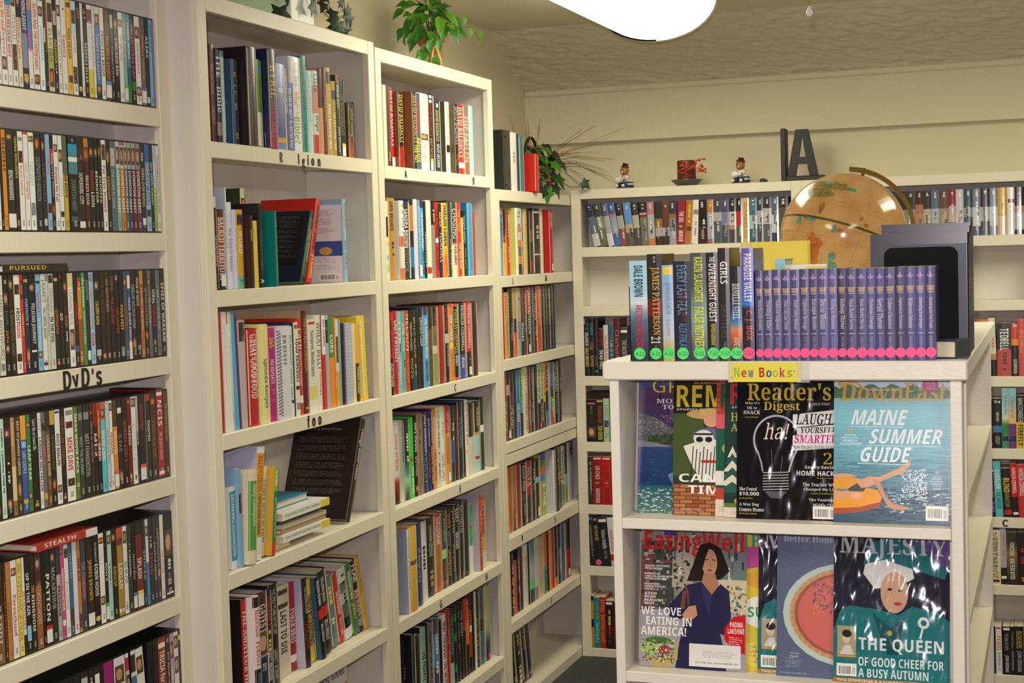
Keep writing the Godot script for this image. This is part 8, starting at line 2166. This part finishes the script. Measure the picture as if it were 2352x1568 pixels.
	shelf("B", -5.5640, 0.3620, 1.5, "the shelf below aisle C", "paperbacks below the aisle shelf marked C", [
		"-234.9 53.9 196 0 0 pb 108|#d8cca8.8#dcc88a|r#5a5040 .05 .75 FOLLETT GIANTS|r#5a5040 .15 .9 KEN FALL OF|@pic .92 .96 k",
		"-181.0 21.5 202 0 -1 pb 108|#a6a2b2.7#242224|s#b84a5a .1 .5 Silent Sky|@pic .85 .9 w",
		"-159.5 35.8 189 0 -1 pb 108|~#3a3228.2#8a7040.4#241f1c|Sw .2 .45 FORSTCHEN|Sw .5 .9 ONE YEAR AFTER",
		"-123.7 33.5 190 0 -1 pb 108|#2a1c1c|~r .3 .6|~o .85 .95"])
	shelf("B", -5.5640, 0.0350, 1.5, "the lowest aisle shelf", "paperbacks on the lowest aisle shelf", [
		"-230.1 29.8 173 0 0 pb 108|#1c1f28.5#2a3a50|s#a8b0b8 .1 .45 THE FIRST LAWYER",
		"-200.3 21.6 174 0 -1 pb 108|#dcd8d4|@pic .03 .06 r|s#b84040 .2 .5 PERRI|~e .55 .9",
		"-178.7 26.9 174 0 0 pb 108|#1d1f22|@pic .03 .08 w|sw .15 .5 THE KING OF TORTS|Sw .6 .95 JOHN GRISHAM",
		"-151.8 13.4 175 0 0 pb 108|#232228|su .1 .45 THE BRETHREN|sw .5 .9 JOHN GRISHAM",
		"-138.4 32.1 177 0 0 pb 108|#20211f|Su .1 .45 BLEACHERS|sw .5 .92 JOHN GRISHAM",
		"-106.3 24.0 177 0 0 pb 108|#a8c4c4"])
	shelf("B", -2.8120, 1.3760, 3.0, "the rack top", "new releases on the rack top", [
		"-773.6 35.3 195 0 0 pb 106|~#a4d2e6.3#d4e0e8.42#8aa4bc.5#4a6a8c.6#1c2434|Sn .05 .36 DALE BROWN|S#d02028 .44 .9 ARCTIC STORM RISING|@dot G 4-22",
		"-738.3 29.2 207 0 0 pb 106|#22201f.42#6a1c1c.58#201d1d|Rw .02 .08 THE BESTSELLING AUTHOR|R#d8a838 .12 .76 JAMES PATTERSON|Rw .77 .84 21|sw .85 .87 BIRTHDAY|@dot G 4-22|@side #241c16",
		"-709.1 22.4 185 0 0 pb 106|~#8fb4da.2#a8c0dc.5#bcc4cc.75#c8a058.9|@pic .02 .1 y|s#6a6a98 .18 .52 JENNIFER SNOW|r#8a88a0 .56 .74 Alaska Dreams|@dot G 4-22",
		"-686.7 33.7 192 0 0 pb 106|#1d2233|s#7ab4dc .04 .54 EVERY LAST FEAR|s#6ab0d8 .62 .88 ALEX FINLAY|~m .3 .6|@dot G 6-22",
		"-653.0 31.2 207 0 0 pb 106|~#46545a.3#6c8a84.45#84a498.6#7a948c.72#3c4450|S#dcdc3a .04 .46 KARIN SLAUGHTER|S#dcdc3a .5 .9 FALSE WITNESS|@dot G 6-22",
		"-621.7 22.4 207 0 0 pb 106|#1f2127|Sw .04 .09 THE|Sw .1 .64 OVERNIGHT GUEST|Sy .66 .86 HEATHER GUDENKAUF|@dot G 7-22",
		"-599.3 22.3 215 0 0 pb 106|#212024|Sw .12 .32 GIRLS|S#4a4048 .5 .8 SHATTERS|sw .83 .88 LAURIE ELIZABETH FLYNN|@dot G 7-22|@side #2a2018",
		"-577.0 23.0 179 0 0 pb 106|~#1c1e28.25#1f3a68.45#3a78b8.58#c8886a.66#d8663a.72#1f2230|Rw .18 .56 DANIELLE STEEL|sw .75 .92 ANNE LEE|@dot G 7-22",
		"-554.0 22.9 213 0 0 pb 106|~#5c58b8.2#4a68c8.4#3a78d0.5#1c2238.54#22242c|Sw .05 .48 PARADISE VALLEY|S#e0482a .55 .82 C. J. BOX|@dot P 7-22|@side #3a3478"])
	shelf("B", -2.8120, 1.3760, 3.0, "the purple rack-top series", "purple series novels on the rack top", [
		"-528.8 14.8 170 0 0 pb 106|#454068|@crest|rw .33 .66 Rocky Mountain Vendetta|s#9a96c0 .74 .86 JANE M. CHOATE|@dot P",
		"-514.0 17.3 170 0 0 pb 106|#46426e|@crest|rw .33 .66 Tracking a Killer|s#9a96c0 .74 .86 ELIZABETH GODDARD|@dot P",
		"-496.7 17.0 171 0 0 pb 106|#4a4678|@crest|rw .33 .66 Undercover Assignment|s#9a96c0 .74 .86 DANA MENTINK|@dot P",
		"-479.7 17.1 170 0 0 pb 106|#46436f|@crest|rw .33 .66 Texas Cold Case Threat|s#9a96c0 .74 .86 JESSICA R. PATCH|@dot P",
		"-462.6 17.4 170 0 0 pb 106|#4b487c|@crest|rw .33 .66 Death Valley Hideout|s#9a96c0 .74 .86 DANA MENTINK|@dot P",
		"-445.2 17.4 171 0 0 pb 106|#46426e|@crest|rw .33 .66 Explosive Revenge|s#9a96c0 .74 .86 MAGGIE K. BLACK|@dot P",
		"-427.8 15.9 171 0 0 pb 106|#454068|@crest|rw .33 .66 Escape Route|s#9a96c0 .74 .86 DANA R. LYNN|@dot P",
		"-411.9 18.6 171 0 0 pb 106|#504e84|@crest|rw .33 .66 Rescue Mission|s#9a96c0 .74 .86 LENORA WORTH|@dot P",
		"-393.3 17.5 171 0 0 pb 106|#565490|@crest|rw .33 .66 Hiding in Montana|s#9a96c0 .74 .86 LAURA SCOTT|@dot P",
		"-375.8 16.3 171 0 0 pb 106|#38304f|@crest|rw .33 .66 Kidnap Threat|s#9a96c0 .74 .86 JODIE BAILEY|@dot P",
		"-359.5 18.3 170 0 0 pb 106|#47446f|@crest|rw .33 .66 Texas Buried Secrets|s#9a96c0 .74 .86 VIRGINIA VAUGHAN|@dot P",
		"-341.2 18.4 170 0 0 pb 106|#494676|@crest|rw .33 .66 Texas Murder Mix-Up|s#9a96c0 .74 .86 LAURA SCOTT|@dot P",
		"-322.8 15.9 170 0 0 pb 106|#56548c|@crest|rw .33 .66 Christmas Hostage|s#9a96c0 .74 .86 SHARON DUNN|@dot P",
		"-306.9 16.8 170 0 0 pb 106|#4d4a80|@crest|rw .33 .66 Serial Threat|s#9a96c0 .74 .86 VALERIE HANSEN|@dot P",
		"-290.1 18.9 170 0 0 pb 106|#47446f|@crest|rw .33 .66 Evidence of Innocence|s#9a96c0 .74 .86 SHARON DUNN|@dot P",
		"-271.1 17.6 171 0 0 pb 106|#403c60|@crest|rw .33 .66 Captured at Christmas|s#9a96c0 .74 .86 JODIE BAILEY|@dot P",
		"-253.6 18.4 171 0 0 pb 106|#4f4c80|@crest|rw .33 .66 Wilderness Defender|s#9a96c0 .74 .86 MAGGIE K. BLACK|@dot P",
		"-235.2 17.4 171 0 0 pb 106|#555290|@crest|rw .33 .66 Defending from Danger|s#9a96c0 .74 .86 JODIE BAILEY|@dot P",
		"-217.8 17.9 171 0 0 pb 106|#474470|@crest|rw .33 .66 Shielding the Tiny Target|s#9a96c0 .74 .86 HOPE WHITE|@dot P"])
